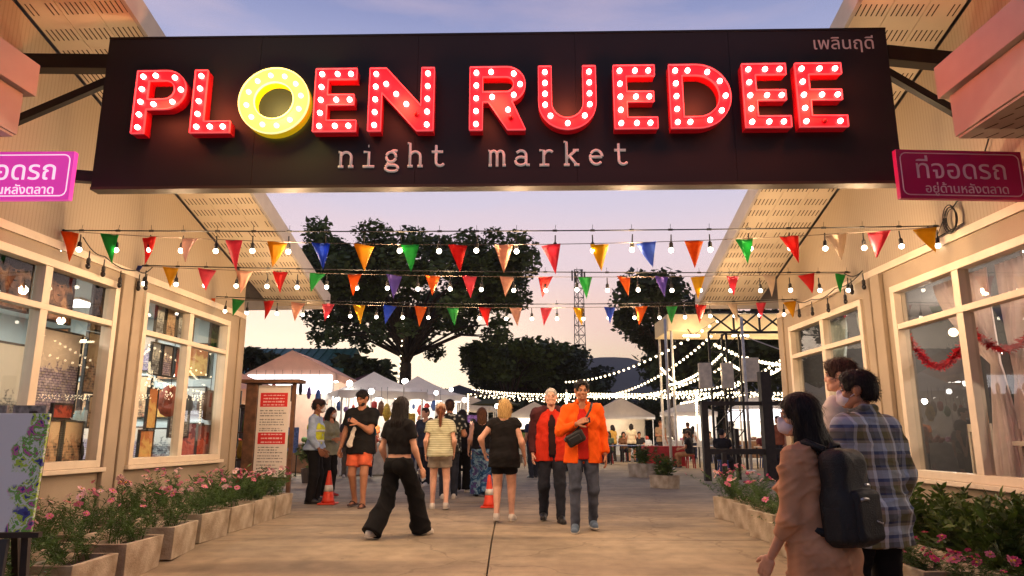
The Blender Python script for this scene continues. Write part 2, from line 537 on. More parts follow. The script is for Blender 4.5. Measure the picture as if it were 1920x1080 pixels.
M_CLAD = cladding_mat()
RIDGE_Y, RIDGE_Z, SLOPE = 4.6, 5.33, 0.283


def roof_z(y):
    return RIDGE_Z - SLOPE * abs(y - RIDGE_Y)


def shop(side, label, origin, d, n, sill, top, transom, wins, y_end, pane, ceil_lit, eave=0.95):
    """side wall faces the passage; d runs away from the camera, n points into the passage"""
    ox, oy = origin; d = Vector((d[0], d[1], 0)).normalized(); n = Vector((n[0], n[1], 0)).normalized()
    root = thing("shop_house", label, "shop", (ox, oy, 0))

    def P(y, v, z):                  # y measured along the passage, v out into the passage
        u = (y - oy) / d.y
        p = Vector((ox, oy, 0)) + d * u + n * v
        return (p.x, p.y, z)

    def bx(mb, y0, y1, v0, v1, z0, z1):
        vs = [P(y, v, z) for y in (y0, y1) for v in (v0, v1) for z in (z0, z1)]
        mb.add(vs, [(0, 1, 3, 2), (4, 6, 7, 5), (0, 4, 5, 1), (2, 3, 7, 6), (0, 2, 6, 4), (1, 5, 7, 3)])
    Y0 = 0.8
    # wall: plinth band, piers and lintel band, butted end to end
    w = MB()
    bx(w, Y0, y_end, -0.14, 0, -0.35, sill)
    edges = [Y0] + [q for a, b in wins for q in (a, b)] + [y_end]
    for k in range(0, len(edges), 2):
        bx(w, edges[k], edges[k + 1], -0.14, 0, sill, top)
    bx(w, Y0, y_end, -0.14, 0, top, 2.98)
    # far end wall and hidden sides
    w.build("wall", M_WALL, root)
    e = MB(); bx(e, y_end - 0.14, y_end, -3.6, -0.142, -0.1, 3.0); e.build("end_wall", M_WALL, root)
    e = MB(); bx(e, Y0, Y0 + 0.14, -3.6, -0.142, -0.35, 3.0); e.build("end_wall", M_WALL, root)
    # gable board above, ribbed, set back 12 mm
    g = MB()
    ys = [Y0, RIDGE_Y, y_end]
    poly = [P(Y0, -0.012, 2.982), P(y_end, -0.012, 2.982), P(y_end, -0.012, roof_z(y_end) - 0.03), P(RIDGE_Y, -0.012, RIDGE_Z - 0.03), P(Y0, -0.012, roof_z(Y0) - 0.03)]
    g.prism(poly, n * -0.1, n * 0.0)
    g.build("gable_board", M_CLAD, root)
    t = MB(); bx(t, Y0, y_end + 0.012, -0.01, 0.028, 2.90, 2.978)
    t.build("trim_board", M_FRAME, root)
    for ya, yb, vv in ((y_end - 0.17, y_end + 0.02, 0.03), (7.72, 7.92, 0.055), (8.0, 8.14, 0.03)):
        c = MB(); bx(c, ya, yb, 0.002, vv, -0.05, 2.896); c.build("pilaster", M_WALL, root, bevel=0.012)
    # roof with overhanging rake, soffit under it
    OV = 1.0; EAVE = y_end + eave; V_IN = -3.9
    for k, (ya, yb) in enumerate(((RIDGE_Y, EAVE), (Y0 - 0.6, RIDGE_Y))):
        s = MB()
        vs = [P(ya, V_IN, roof_z(ya) + 0.16), P(yb, V_IN, roof_z(yb) + 0.16), P(yb, OV - 0.01, roof_z(yb) + 0.16), P(ya, OV - 0.01, roof_z(ya) + 0.16)]
        vs += [(x, y, z - 0.06) for x, y, z in vs]
        s.add(vs, [(0, 1, 2, 3), (7, 6, 5, 4), (0, 4, 5, 1), (1, 5, 6, 2), (2, 6, 7, 3), (3, 7, 4, 0)])
        s.build("roof", M_ROOF, root)
    f = MB()
    for ya, yb in ((RIDGE_Y, EAVE), (Y0 - 0.6, RIDGE_Y)):
        for (va, vb, za, zb) in ((OV - 0.008, OV + 0.03, -0.05, 0.20),):
            vs = [P(y, v, roof_z(y) + z) for y in (ya, yb) for v in (va, vb) for z in (za, zb)]
            f.add(vs, [(0, 1, 3, 2), (4, 6, 7, 5), (0, 4, 5, 1), (2, 3, 7, 6), (0, 2, 6, 4), (1, 5, 7, 3)])
    bx(f, EAVE + 0.002, EAVE + 0.04, V_IN, OV + 0.03, roof_z(EAVE) - 0.06, roof_z(EAVE) + 0.2)
    f.build("fascia", M_FASCIA, root)
    # soffit boards: three long vented panels, each its own piece, with dark slots
    wd = (OV + 0.0) / 3
    for k in range(3):
        s = MB(); va, vb = k * wd + 0.004, (k + 1) * wd - 0.004
        for ya, yb in ((RIDGE_Y, EAVE), (Y0 - 0.6, RIDGE_Y)):
            vs = [P(ya, va, roof_z(ya)), P(yb, va, roof_z(yb)), P(yb, vb, roof_z(yb)), P(ya, vb, roof_z(ya))]
            vs += [(x, y, z + 0.02) for x, y, z in vs]
            s.add(vs, [(0, 1, 2, 3), (7, 6, 5, 4), (0, 4, 5, 1), (1, 5, 6, 2), (2, 6, 7, 3), (3, 7, 4, 0)])
        s.build("soffit_panel", M_SOFFIT, root)
    so = MB(); so2 = MB()
    y = RIDGE_Y + 0.12; row = 0
    while y < EAVE - 0.2:
        L = 0.13
        for k in range(3):
            for i in range(6):
                if (row + k) % 5 == 4 and i in (2, 3): continue
                v = k * wd + 0.045 + i * (wd - 0.09) / 5
                yy = y + (0.02 if row % 2 else 0.0)
                vs = [P(q, v + dv, roof_z(q) + dz) for q in (yy, yy + L) for dv in (-0.0055, 0.0055) for dz in (-0.002, 0.004)]
                so.add(vs, [(0, 1, 3, 2), (4, 6, 7, 5), (0, 4, 5, 1), (2, 3, 7, 6), (0, 2, 6, 4), (1, 5, 7, 3)])
        y += 0.27; row += 1
    so.build("vent_slot", M_SLOT, root, kind="stuff")
    # windows: frame with mullion and transom, four panes
    for a, b in wins:
        fr = MB(); D0, D1 = -0.09, 0.035; fw = 0.075
        bx(fr, a, b, D0, D1, sill, sill + fw); bx(fr, a, b, D0, D1, top - fw, top)
        bx(fr, a, a + fw, D0, D1, sill + fw, top - fw); bx(fr, b - fw, b, D0, D1, sill + fw, top - fw)
        mid = (a + b) / 2
        bx(fr, mid - 0.05, mid + 0.05, D0 + 0.01, D1 - 0.01, sill + fw, transom - 0.03); bx(fr, mid - 0.05, mid + 0.05, D0 + 0.01, D1 - 0.01, transom + 0.03, top - fw)
        bx(fr, a + fw, b - fw, D0 + 0.015, D1 - 0.005, transom - 0.03, transom + 0.03)
        win = fr.build("window", M_FRAME, root, bevel=0.004)
        sl = MB(); bx(sl, a - 0.05, b + 0.05, 0.002, 0.075, sill - 0.045, sill - 0.002); so_ = sl.build("sill", M_FRAME, win, bevel=0.006)
        so_.matrix_parent_inverse = Matrix.Identity(4)
        # mullion cap strip, standing proud of the frame
        for (pa, pb) in ((a + fw, mid - 0.05), (mid + 0.05, b - fw)):
            for (za, zb) in ((sill + fw, transom - 0.03), (transom + 0.03, top - fw)):
                p = MB(); bx(p, pa, pb, -0.05, -0.044, za, zb)
                o = p.build("pane", pane, win); o.matrix_parent_inverse = Matrix.Identity(4)
    # room behind
    rm = MB()
    bx(rm, Y0 + 0.145, y_end - 0.145, -3.55, -3.4, -0.05, 2.96)
    rm.build("back_wall", M_ROOM if ceil_lit else M_ROOMD, root)
    rc_ = MB(); bx(rc_, Y0 + 0.15, y_end - 0.15, -3.39, -0.145, 2.90, 2.95)
    rc_.build("ceiling", M_ROOM if ceil_lit else M_ROOMD, root)
    rf = MB(); bx(rf, Y0 + 0.15, y_end - 0.15, -3.39, -0.145, -0.03, 0.02)
    rf.build("shop_floor", M_ROOMF, root)
    rp = MB(); bx(rp, y_end - 0.17, y_end - 0.146, -3.39, -0.147, 0.02, 2.9)
    rp.build("inner_wall", M_ROOM if ceil_lit else M_ROOMD, root)
    # front canopy with a two-step fascia, nearer the street than the hanging sign
    cp = MB()
    bx(cp, 1.4, 5.36, 0.002, 0.66, 3.82, 4.10); bx(cp, 1.4, 5.30, 0.004, 0.60, 3.46, 3.818)
    cano = cp.build("canopy_fascia", M_BOXF, root, bevel=0.006)
    cs = MB(); bx(cs, 1.4, 5.28, 0.01, 0.585, 3.438, 3.458)
    cs.build("canopy_soffit", M_BOXF, root)
    cl = MB()
    for i in range(22):
        for k in range(4):
            yy = 1.6 + i * 0.17; v = 0.1 + k * 0.12
            vs = [P(q, v + dv + (q - yy) * 0.35, z) for q in (yy, yy + 0.1) for dv in (-0.005, 0.005) for z in (3.436, 3.44)]
            cl.add(vs, [(0, 1, 3, 2), (4, 6, 7, 5), (0, 4, 5, 1), (2, 3, 7, 6), (0, 2, 6, 4), (1, 5, 7, 3)])
    cl.build("canopy_vent", M_SLOT, root, kind="stuff")
    return root, P


M_ROOM = mat("pale_blue_room", (206, 222, 226), 0.8, var=0.02)
M_ROOMD = mat("dark_room", (60, 56, 54), 0.8, var=0.1)
M_ROOMF = mat("shop_floor_tile", (150, 140, 128), 0.4, var=0.06)
LD = (0.0645, 1.0)
shopL, PL = shop("left", "cream gabled shop on the left with bright rooms and paintings behind its windows", (-4.45, 7.0), LD, (1.0, -0.0645),
                 0.78, 2.78, 2.31, [(2.6, 4.8), (5.5, 7.7), (8.2, 10.4)], 10.9, M_PANE, True)
shopR, PR = shop("right", "cream gabled shop on the right with curtains and red tinsel in dim windows", (4.17, 7.0), (0.0, 1.0), (-1.0, 0.0),
                 0.69, 2.70, 2.25, [(2.6, 4.8), (5.3, 7.56), (8.22, 10.46)], 10.86, M_PANE_DARK, False, 0.95)

# ceiling lamps inside the shops
M_LAMPW = emitter("cool_lamp_face", (1.0, 0.98, 0.92), 9.0)
for y in (3.7, 6.6, 9.3):
    p = PL(y, -1.7, 2.885)
    t = thing("ceiling_lamp", "white panel lamp under the left shop's ceiling, %s from the street" % ORD[int((y - 3) / 2.7)], "ceiling lamp", p, 0, "lamps in the left shop")
    m_ = MB(); m_.box(p[0] - 0.3, p[0] + 0.3, p[1] - 0.3, p[1] + 0.3, 2.872, 2.897); m_.build("housing", M_FRAME, t)
    m_ = MB(); m_.box(p[0] - 0.27, p[0] + 0.27, p[1] - 0.27, p[1] + 0.27, 2.862, 2.870); m_.build("diffuser", M_LAMPW, t)
    lamp("light", (p[0], p[1], 2.84), SHOP_WATT, (1.0, 0.97, 0.9), t, kind='AREA', size=0.55)
M_LAMPWW = emitter("warm_lamp_face", (1.0, 0.72, 0.42), 6.0)
for y in (4.6, 7.0, 9.6):
    p = PR(y, -1.9, 2.5)
    t = thing("pendant_lamp", "round warm pendant in the right shop's dim room, %s from the street" % ORD[int((y - 4.4) / 2.4)], "pendant lamp", p, 0, "pendants in the right shop")
    m_ = MB(); m_.ball(p, 0.06, 12, 8); m_.build("globe", M_LAMPWW, t, smooth=True)
    m_ = MB(); m_.tube([(p[0], p[1], 2.6), (p[0], p[1], 2.9)], 0.006); m_.build("cord", M_BLACK, t)
    lamp("light", (p[0], p[1], 2.38), 130.0, (1.0, 0.82, 0.66), t, r=0.1)

# ---------------------------------------------------------------- things seen through the left windows
def painting_mat(name, cols, scale=5.0, kind='noise', sc=(1, 1, 1)):
    m = bpy.data.materials.new(name); m.use_nodes = True; nt = m.node_tree; b = nt.nodes["Principled BSDF"]; L = nt.links.new
    tc = nt.nodes.new("ShaderNodeTexCoord"); mp = nt.nodes.new("ShaderNodeMapping"); mp.inputs["Scale"].default_value = sc
    L(tc.outputs["Object"], mp.inputs[0])
    n = nt.nodes.new("ShaderNodeTexNoise"); n.inputs["Scale"].default_value = scale; n.inputs["Detail"].default_value = 5; n.inputs["Distortion"].default_value = 1.4
    L(mp.outputs[0], n.inputs["Vector"])
    r = nt.nodes.new("ShaderNodeValToRGB"); r.color_ramp.interpolation = 'CONSTANT' if kind == 'flat' else 'LINEAR'
    e = r.color_ramp.elements
    while len(e) > 1: e.remove(e[-1])
    lo, hi = 0.3, 0.72
    e[0].position = lo; e[0].color = srgb(*cols[0])
    for k, c in enumerate(cols[1:], 1):
        q = e.new(lo + (hi - lo) * k / (len(cols) - 1)); q.color = srgb(*c)
    n.inputs["Distortion"].default_value = 0.5
    L(n.outputs["Fac"], r.inputs[0]); b.inputs["Roughness"].default_value = 0.7
    sp = nt.nodes.new("ShaderNodeSeparateXYZ"); L(tc.outputs["Object"], sp.inputs[0])
    br = nt.nodes.new("ShaderNodeTexBrick"); br.inputs["Scale"].default_value = 9.0; br.inputs["Color1"].default_value = srgb(*cols[-1]); br.inputs["Color2"].default_value = srgb(*cols[len(cols) // 2]); br.inputs["Mortar"].default_value = srgb(*cols[0]); br.inputs["Mortar Size"].default_value = .03
    cx = nt.nodes.new("ShaderNodeCombineXYZ"); L(sp.outputs[1], cx.inputs[0]); L(sp.outputs[2], cx.inputs[1]); L(cx.outputs[0], br.inputs["Vector"])
    m1 = nt.nodes.new("ShaderNodeMix"); m1.data_type = 'RGBA'; m1.inputs["Factor"].default_value = .55 if kind == 'flat' else .0
    L(r.outputs[0], m1.inputs["A"]); L(br.outputs["Color"], m1.inputs["B"])
    ma = nt.nodes.new("ShaderNodeMath"); ma.operation = 'MULTIPLY_ADD'; ma.inputs[1].default_value = .55; L(n.outputs["Fac"], ma.inputs[0]); L(sp.outputs[2], ma.inputs[2])
    mk = nt.nodes.new("ShaderNodeMapRange"); mk.inputs[1].default_value = .30; mk.inputs[2].default_value = .36; L(ma.outputs[0], mk.inputs[0])
    m2 = nt.nodes.new("ShaderNodeMix"); m2.data_type = 'RGBA'; L(mk.outputs[0], m2.inputs["Factor"]); L(m1.outputs["Result"], m2.inputs["A"]); m2.inputs["B"].default_value = srgb(*cols[-1])
    L(m2.outputs["Result"], b.inputs["Base Color"])
    return m


PAINT = {
    'dark_portrait': painting_mat("dark_portrait_paint", [(20, 22, 28), (40, 34, 34), (120, 84, 62), (196, 150, 112), (34, 30, 34)], 5.5),
    'lavender': painting_mat("lavender_paint", [(70, 58, 86), (120, 104, 150), (196, 182, 196), (222, 206, 190)], 14, 'flat'),
    'city': painting_mat("city_paint", [(214, 170, 128), (210, 160, 118), (70, 52, 44), (176, 70, 50), (222, 190, 150)], 16, 'flat', (1, 1, 0.5)),
    'green': painting_mat("green_paint", [(24, 60, 36), (40, 100, 56), (90, 140, 80), (30, 50, 40)], 9),
    'ochre': painting_mat("ochre_paint", [(206, 160, 96), (224, 184, 110), (190, 120, 70)], 8),
    'blueink': painting_mat("ink_paint", [(40, 46, 60), (150, 160, 166), (70, 64, 74), (210, 212, 208)], 13, 'flat'),
    'red': painting_mat("red_lantern_paint", [(150, 50, 40), (190, 84, 60), (110, 40, 36)], 12),
}
M_SKINP = mat("painted_face_tone", (176, 128, 96), 0.7, var=0.35, vscale=9, col2=(92, 62, 48))


def picture(y, v, z0, z1, w, kind, label, face=False, cat="painting", tilt=0.0):
    """a framed canvas hung or stood parallel to the passage wall, facing the passage"""
    q_ = 1 - v / 4.45
    y *= q_; z0 = 1.1 + (z0 - 1.1) * q_; z1 = 1.1 + (z1 - 1.1) * q_; w *= q_
    p = PL(y, v, (z0 + z1) / 2)
    ang = math.atan2(LD[0], LD[1])
    t = thing("framed_painting", label, cat, p, -ang)
    h = (z1 - z0) / 2
    mb = MB(); mb.box(-0.012, 0.012, -w / 2, w / 2, -h, h)
    put("canvas", mb.mesh("canvas", PAINT[kind]), None, t, local=True)
    fr = MB(); q = 0.02
    fr.box(-0.014, 0.02, -w / 2 - q, w / 2 + q, h, h + q); fr.box(-0.014, 0.02, -w / 2 - q, w / 2 + q, -h - q, -h)
    fr.box(-0.014, 0.02, -w / 2 - q, -w / 2, -h, h); fr.box(-0.014, 0.02, w / 2, w / 2 + q, -h, h)
    put("frame", fr.mesh("frame", mat("dark_frame", (48, 38, 32), 0.5)), None, t, local=True)
    if face:
        # the sitter: head, hair and shoulders, raised as thin layers of paint
        hd = MB(); n = 20
        def ell(cx, cz, rx, rz, x0, x1):
            hd.prism([(0, cx + rx * math.cos(2 * math.pi * k / n), cz + rz * math.sin(2 * math.pi * k / n)) for k in range(n)], (x0, 0, 0), (x1, 0, 0))
        ell(0, -0.02, w * 0.21, h * 0.40, 0.010, 0.016)
        hd.prism([(0, -w * 0.3, -h), (0, w * 0.36, -h), (0, w * 0.2, -h * 0.62), (0, -w * 0.16, -h * 0.6)], (0.010, 0, 0), (0.0145, 0, 0))
        put("sitter", hd.mesh("sitter", M_SKINP), None, t, local=True)
        hr = MB(); hd = hr
        ell(0.0, h * 0.30, w * 0.24, h * 0.2, 0.0165, 0.018)
        ell(-w * 0.07, 0.02, w * 0.045, h * 0.03, 0.0165, 0.018); ell(w * 0.07, 0.02, w * 0.045, h * 0.03, 0.0165, 0.018)
        ell(0, -h * 0.22, w * 0.06, h * 0.022, 0.0165, 0.018)
        put("dark_brushwork", hr.mesh("dark_brushwork", mat("dark_paint", (28, 24, 26), 0.7)), None, t, local=True)
    return t


picture(6.15, -0.29, 2.22, 2.86, 0.40, 'dark_portrait', "dark portrait painting hung high in the nearest left window", True)
picture(6.72, -0.30, 2.2, 2.84, 0.40, 'dark_portrait', "dark portrait with rust tones just right of the big window's mullion", True)
picture(7.42, -0.30, 2.2, 2.84, 0.34, 'dark_portrait', "narrow dark portrait in the right upper corner of the big window", True)
picture(6.85, -0.38, 1.35, 2.1, 0.55, 'lavender', "tall canvas of lavender blooms behind the big left window")
picture(7.35, -0.42, 1.55, 2.15, 0.26, 'city', "slim tan canvas of a street, upright beside the lavender canvas")
picture(7.5, -0.42, 1.2, 1.5, 0.3, 'city', "small tan street canvas below the slim one in the big window")
picture(6.85, -0.23, 0.84, 1.24, 0.30, 'city', "tan canvas of busy black brushwork, standing low in the big window")
picture(7.2, -0.23, 0.84, 1.24, 0.26, 'city', "tan canvas with red figures, low and right in the big window")
picture(7.0, -0.27, 1.28, 1.4, 0.26, 'red', "small dark red canvas resting above the low tan canvases")
picture(6.25, -0.45, 0.9, 1.9, 0.5, 'blueink', "grey ink landscape canvas behind the easel at the left edge")
picture(5.95, -0.30, 0.9, 1.5, 0.36, 'ochre', "ochre canvas standing at the far left of the big window")
for k, (y, w) in enumerate(((8.52, 0.16), (8.76, 0.2), (9.02, 0.18), (9.24, 0.14))):
    picture(y, -0.27, 2.3, 2.66, w, ['blueink', 'city', 'blueink', 'lavender'][k], "%s of four narrow pictures hung along the top of the far left window" % ORD[k])
picture(9.95, -0.30, 2.34, 2.8, 0.3, 'green', "deep green canvas in the upper right pane of the far left window")
for k, (y, w) in enumerate(((8.5, 0.17), (8.76, 0.2), (9.05, 0.2))):
    picture(y, -0.29, 1.84, 2.2, w, ['blueink', 'lavender', 'red'][k], "%s of three small pictures in the middle row of the far left window" % ORD[k])
picture(8.5, -0.19, 0.84, 1.16, 0.26, 'ochre', "pale card with a rust circle leaning low in the far left window")
picture(8.55, -0.21, 1.2, 1.66, 0.18, 'ochre', "yellow speckled banner above the pale card in the far left window")
picture(9.95, -0.19, 0.86, 1.24, 0.5, 'red', "wide brick red cloth picture low in the far left window's right pane")
picture(9.15, -0.45, 1.1, 1.6, 0.45, 'blueink', "grey ink drawing on the rear shelf of the far left window")


def lantern(y, v, z, r, h, col, label):
    q_ = 1 - v / 4.45; y *= q_; z = 1.1 + (z - 1.1) * q_
    p = PL(y, v, z)
    t = thing("paper_lantern", label, "lantern", p)
    mb = MB()
    prof = [(r * 0.25, 0.0)] + [(r * (math.sin(math.pi * (0.12 + 0.8 * k / 10)) ** 0.8) * (1 + 0.04 * (k % 2)), h * k / 10) for k in range(1, 10)] + [(r * 0.2, h)]
    mb.lathe(prof, p, 16); mb.build("shade", mat("lantern_" + label.split()[0], col, 0.7, var=0.2, vscale=14, trans=0.3), t, smooth=True)
    c_ = MB(); c_.tube([(p[0], p[1], p[2] + h), (p[0], p[1], 2.88)], 0.005); c_.build("cord", M_BLACK, t)


lantern(8.92, -0.3, 1.34, 0.15, 0.42, (176, 88, 62), "rust coloured egg shaped lantern hanging in the far left window")
lantern(9.95, -0.3, 1.32, 0.17, 0.44, (112, 84, 66), "brown pointed lantern hanging in the far left window's right pane")
lantern(9.3, -0.35, 1.36, 0.1, 0.3, (60, 66, 66), "charcoal drop lantern hanging beside the far window's mullion")
# canvases crowded on the shop's end wall, facing the street
ew = random.Random(21)
kinds = ['city', 'lavender', 'blueink', 'ochre', 'red', 'green', 'city', 'blueink']
col_names = {'city': 'tan street', 'lavender': 'lavender', 'blueink': 'grey ink', 'ochre': 'ochre', 'red': 'brick red', 'green': 'green'}
v = -0.42; ci = 0
while v > -3.1:
    w_ = ew.uniform(0.26, 0.42); z = 0.75; row = 0
    while z < 2.5:
        h_ = ew.uniform(0.34, 0.62)
        if z + h_ > 2.75: break
        kd = ew.choice(kinds); p = PL(10.70, v - w_ / 2, z + h_ / 2)
        t = thing("framed_painting", "%s canvas on the left shop's end wall, %s column inwards, %s up" % (col_names[kd], ORD[ci], ORD[row]), "painting", p, -R(90) - math.atan2(LD[0], LD[1]))
        mb = MB(); mb.box(-0.012, 0.012, -w_ / 2, w_ / 2, -h_ / 2, h_ / 2); put("canvas", mb.mesh("canvas", PAINT[kd]), None, t, local=True)
        fr = MB(); q = 0.016
        fr.box(-0.014, 0.018, -w_ / 2 - q, w_ / 2 + q, h_ / 2, h_ / 2 + q); fr.box(-0.014, 0.018, -w_ / 2 - q, w_ / 2 + q, -h_ / 2 - q, -h_ / 2)
        fr.box(-0.014, 0.018, -w_ / 2 - q, -w_ / 2, -h_ / 2, h_ / 2); fr.box(-0.014, 0.018, w_ / 2, w_ / 2 + q, -h_ / 2, h_ / 2)
        put("frame", fr.mesh("frame", mat("dark_frame", (48, 38, 32), 0.5)), None, t, local=True)
        z += h_ + ew.uniform(0.08, 0.2); row += 1
    v -= w_ + ew.uniform(0.08, 0.22); ci += 1
# display tables with goods under the windows
M_WOODD = mat("dark_wood", (66, 46, 34), 0.6, var=0.2, vscale=12)
M_WOOD = mat("brown_wood", (120, 84, 58), 0.6, var=0.18, vscale=10)
for y0, y1, nm in ((5.6, 7.6, "big"), (8.3, 10.3, "far")):
    t = thing("display_shelf", "dark wooden display shelf behind the %s left window" % nm, "shelf", PL((y0 + y1) / 2, -1.0, 0.02))
    for zz in (0.78, 1.22):
        s = MB(); a = PL(y0, -1.4, zz); b = PL(y1, -1.4, zz); s.bar((a[0], a[1], zz), (b[0], b[1], zz), 0.34, 0.03); s.build("board", M_WOODD, t)
    for y in (y0, (y0 + y1) / 2, y1):
        a = PL(y, -1.4, 0.02); s = MB(); s.bar(a, (a[0], a[1], 1.7), 0.06, 0.05); s.build("upright", M_WOODD, t)
rr = random.Random(3)
GOODS = [mat("goods_rust", (150, 76, 52), 0.6), mat("goods_cream", (222, 204, 176), 0.6), mat("goods_teal", (60, 104, 108), 0.6), mat("goods_violet", (108, 84, 128), 0.6), mat("goods_black", (36, 34, 36), 0.5)]
gl = ["rust", "cream", "teal", "violet", "black"]
k = 0
for y0, nm in ((5.75, "big"), (8.45, "far")):
    for i in range(8):
        y = y0 + i * 0.235
        for zz in (0.797, 1.237):
            p = PL(y + rr.uniform(-0.04, 0.04), -1.33 + rr.uniform(-0.05, 0.05), zz); hh = rr.uniform(0.14, 0.3); r_ = rr.uniform(0.045, 0.08); ci = rr.randrange(5)
            mb = MB(); mb.lathe([(r_ * 0.7, 0), (r_, hh * 0.35), (r_ * 0.8, hh * 0.7), (r_ * 0.45, hh * 0.85), (r_ * 0.55, hh)], p, 10)
            o = mb.build("vase", GOODS[ci], smooth=True)
            tag(o, "%s vase, %s along the %s shelf behind the %s left window" % (gl[ci], ORD[i], "upper" if zz > 1 else "lower", nm), "vase", "vases on the left shop's shelves")

# ---------------------------------------------------------------- things seen through the right windows
M_CURT = mat("sheer_pink_curtain", (238, 220, 214), 0.8, var=0.06, trans=0.45)
M_CURTG = mat("sheer_grey_curtain", (196, 206, 200), 0.8, var=0.06, trans=0.35)


def curtain(y_top0, y_top1, y_tie, z_tie, v, m, label, zt=2.66, zb=0.5, bottom=0.2):
    V = []; F = []; nu, nv = 40, 24
    for j in range(nv + 1):
        s = j / nv
        z = zt + (zb - zt) * s
        tz = (zt - z_tie) / (zt - zb)
        if s < tz: q = (s / tz) ** 1.5; c0 = y_top0 * (1 - q) + (y_tie - 0.05) * q; c1 = y_top1 * (1 - q) + (y_tie + 0.05) * q
        else: q = ((s - tz) / (1 - tz)) ** 0.7; c0 = (y_tie - 0.05) - bottom * q; c1 = (y_tie + 0.05) + bottom * q
        for i in range(nu + 1):
            y = c0 + (c1 - c0) * i / nu
            p = PR(y, v + 0.022 * math.sin(i * 1.9 + 0.4 * math.sin(j * 0.3)), z)
            V.append(p)
    for j in range(nv):
        for i in range(nu):
            a = j * (nu + 1) + i; F.append((a, a + 1, a + nu + 2, a + nu + 1))
    o = put("curtain", np_mesh("curtain", V, F, m, True))
    tag(o, label, "curtain")
    o.modifiers.new("thickness", 'SOLIDIFY').thickness = 0.003
    return o


curtain(6.45, 7.3, 6.5, 1.75, -0.3, M_CURT, "sheer pink curtain tied back at the right shop's big window, far panel")
curtain(5.4, 6.35, 6.25, 1.6, -0.32, M_CURT, "sheer pink curtain swept to the mullion of the right shop's big window")
curtain(9.3, 9.95, 10.0, 1.3, -0.3, M_CURTG, "grey green curtain gathered in the right shop's far window, far panel", bottom=0.3)
curtain(8.3, 9.0, 8.45, 1.7, -0.3, M_CURTG, "grey green curtain swept aside in the right shop's far window, near panel")
for yy in (9.95,):
    curtain(9.7, 10.4, 10.05, 1.9, -0.5, M_CURTG, "second grey green curtain hanging straight inside the far right window", bottom=0.34)
# red tinsel garland: two swags across the window
V = []; F = []
tr_ = random.Random(11)
def swag(y):
    if y > 6.43: t_ = (y - 6.43) / 1.0; return 1.95 - 0.30 * math.sin(math.pi * min(1, t_)) ** 1.1 + 0.24 * t_
    t_ = (6.43 - y) / 1.1; return 2.10 - 0.28 * math.sin(math.pi * min(1, t_)) ** 1.1
yy = 5.35
while yy < 7.42:
    z = swag(yy)
    for q in range(26):
        c = Vector(PR((yy + tr_.uniform(-0.012, 0.012)) * 1.048, -0.2, 1.1 + (z - 1.1) * 1.048)); dv = Vector((tr_.gauss(0, 1), tr_.gauss(0, 1), tr_.gauss(0, 1))).normalized()
        u = dv.orthogonal().normalized() * 0.006; e = c + dv * tr_.uniform(0.03, 0.065)
        n0 = len(V); V += [c - u, c + u, e + u, e - u]; F.append((n0, n0 + 1, n0 + 2, n0 + 3))
    yy += 0.02
o = put("tinsel_garland", np_mesh("tinsel_garland", V, F, mat("red_tinsel", (226, 34, 48), 0.25, 0.25, 0.1)))
tag(o, "red tinsel garland hung in swags inside the right shop's big window", "garland")
# white slatted chairs and a table
M_WHITEW = mat("white_painted_wood", (214, 200, 182), 0.5, var=0.04)
def wchair(y, v, rot, label):
    p = PR(y, v, 0.02); t = thing("slatted_chair", label, "chair", p, rot, "white chairs in the right shop")
    def bb(nm, *a):
        m_ = MB(); m_.box(*a); put(nm, m_.mesh(nm, M_WHITEW, bevel=0.004), None, t, local=True)
    bb("seat", -0.22, 0.22, -0.22, 0.22, 0.43, 0.46)
    for sx in (-0.2, 0.2):
        bb("leg", sx - 0.02, sx + 0.02, -0.2, -0.16, 0, 0.43)
        bb("leg", sx - 0.02, sx + 0.02, 0.16, 0.2, 0, 0.43)
        bb("back_post", sx - 0.02, sx + 0.02, 0.222, 0.26, 0.2, 1.12)
    bb("rail", -0.22, 0.22, 0.222, 0.258, 1.122, 1.2)
    for k in range(5):
        x = -0.14 + k * 0.07; bb("slat", x - 0.025, x + 0.025, 0.23, 0.25, 0.465, 1.12)
wchair(6.95, -0.62, R(80), "white slatted chair behind the big right window, nearest its far jamb")
wchair(6.62, -0.95, R(110), "white slatted chair with turned back, near the big right window's mullion")
wchair(5.75, -1.2, R(60), "white slatted chair beside the folding table in the right shop")
p = PR(5.75, -0.5, 0.02); t = thing("folding_table", "white folding table with crossed legs behind the right shop's window", "table", p)
s = MB(); s.box(p[0] - 0.3, p[0] + 0.3, p[1] - 0.55, p[1] + 0.55, 1.02, 1.06); s.build("tabletop", M_WHITEW, t, bevel=0.005)
for sx in (-0.25, 0.25):
    s = MB(); s.bar((p[0] + sx, p[1] - 0.5, 0.02), (p[0] + sx, p[1] + 0.4, 1.02), 0.04); s.build("leg", M_WHITEW, t)
    s = MB(); s.bar((p[0] + sx * 0.8, p[1] + 0.5, 0.02), (p[0] + sx * 0.8, p[1] - 0.4, 1.02), 0.04); s.build("leg", M_WHITEW, t)
for k in range(3):
    s = MB(); s.box(p[0] - 0.29, p[0] - 0.27, p[1] - 0.5, p[1] + 0.2, 0.62 + k * 0.13, 0.72 + k * 0.13); s.build("slat", M_WHITEW, t)
# ================================================================== THE HANGING SIGN
from mathutils.geometry import tessellate_polygon
SG_A = Vector((-3.71, 5.88, 0)); SG_B = Vector((3.36, 5.72, 0))
SG_U = (SG_B - SG_A).normalized(); SG_N = Vector((SG_U.y, -SG_U.x, 0)); SG_L = (SG_B - SG_A).length


def SP(a, z, off):
    p = SG_A + SG_U * a + SG_N * off
    return Vector((p.x, p.y, z))


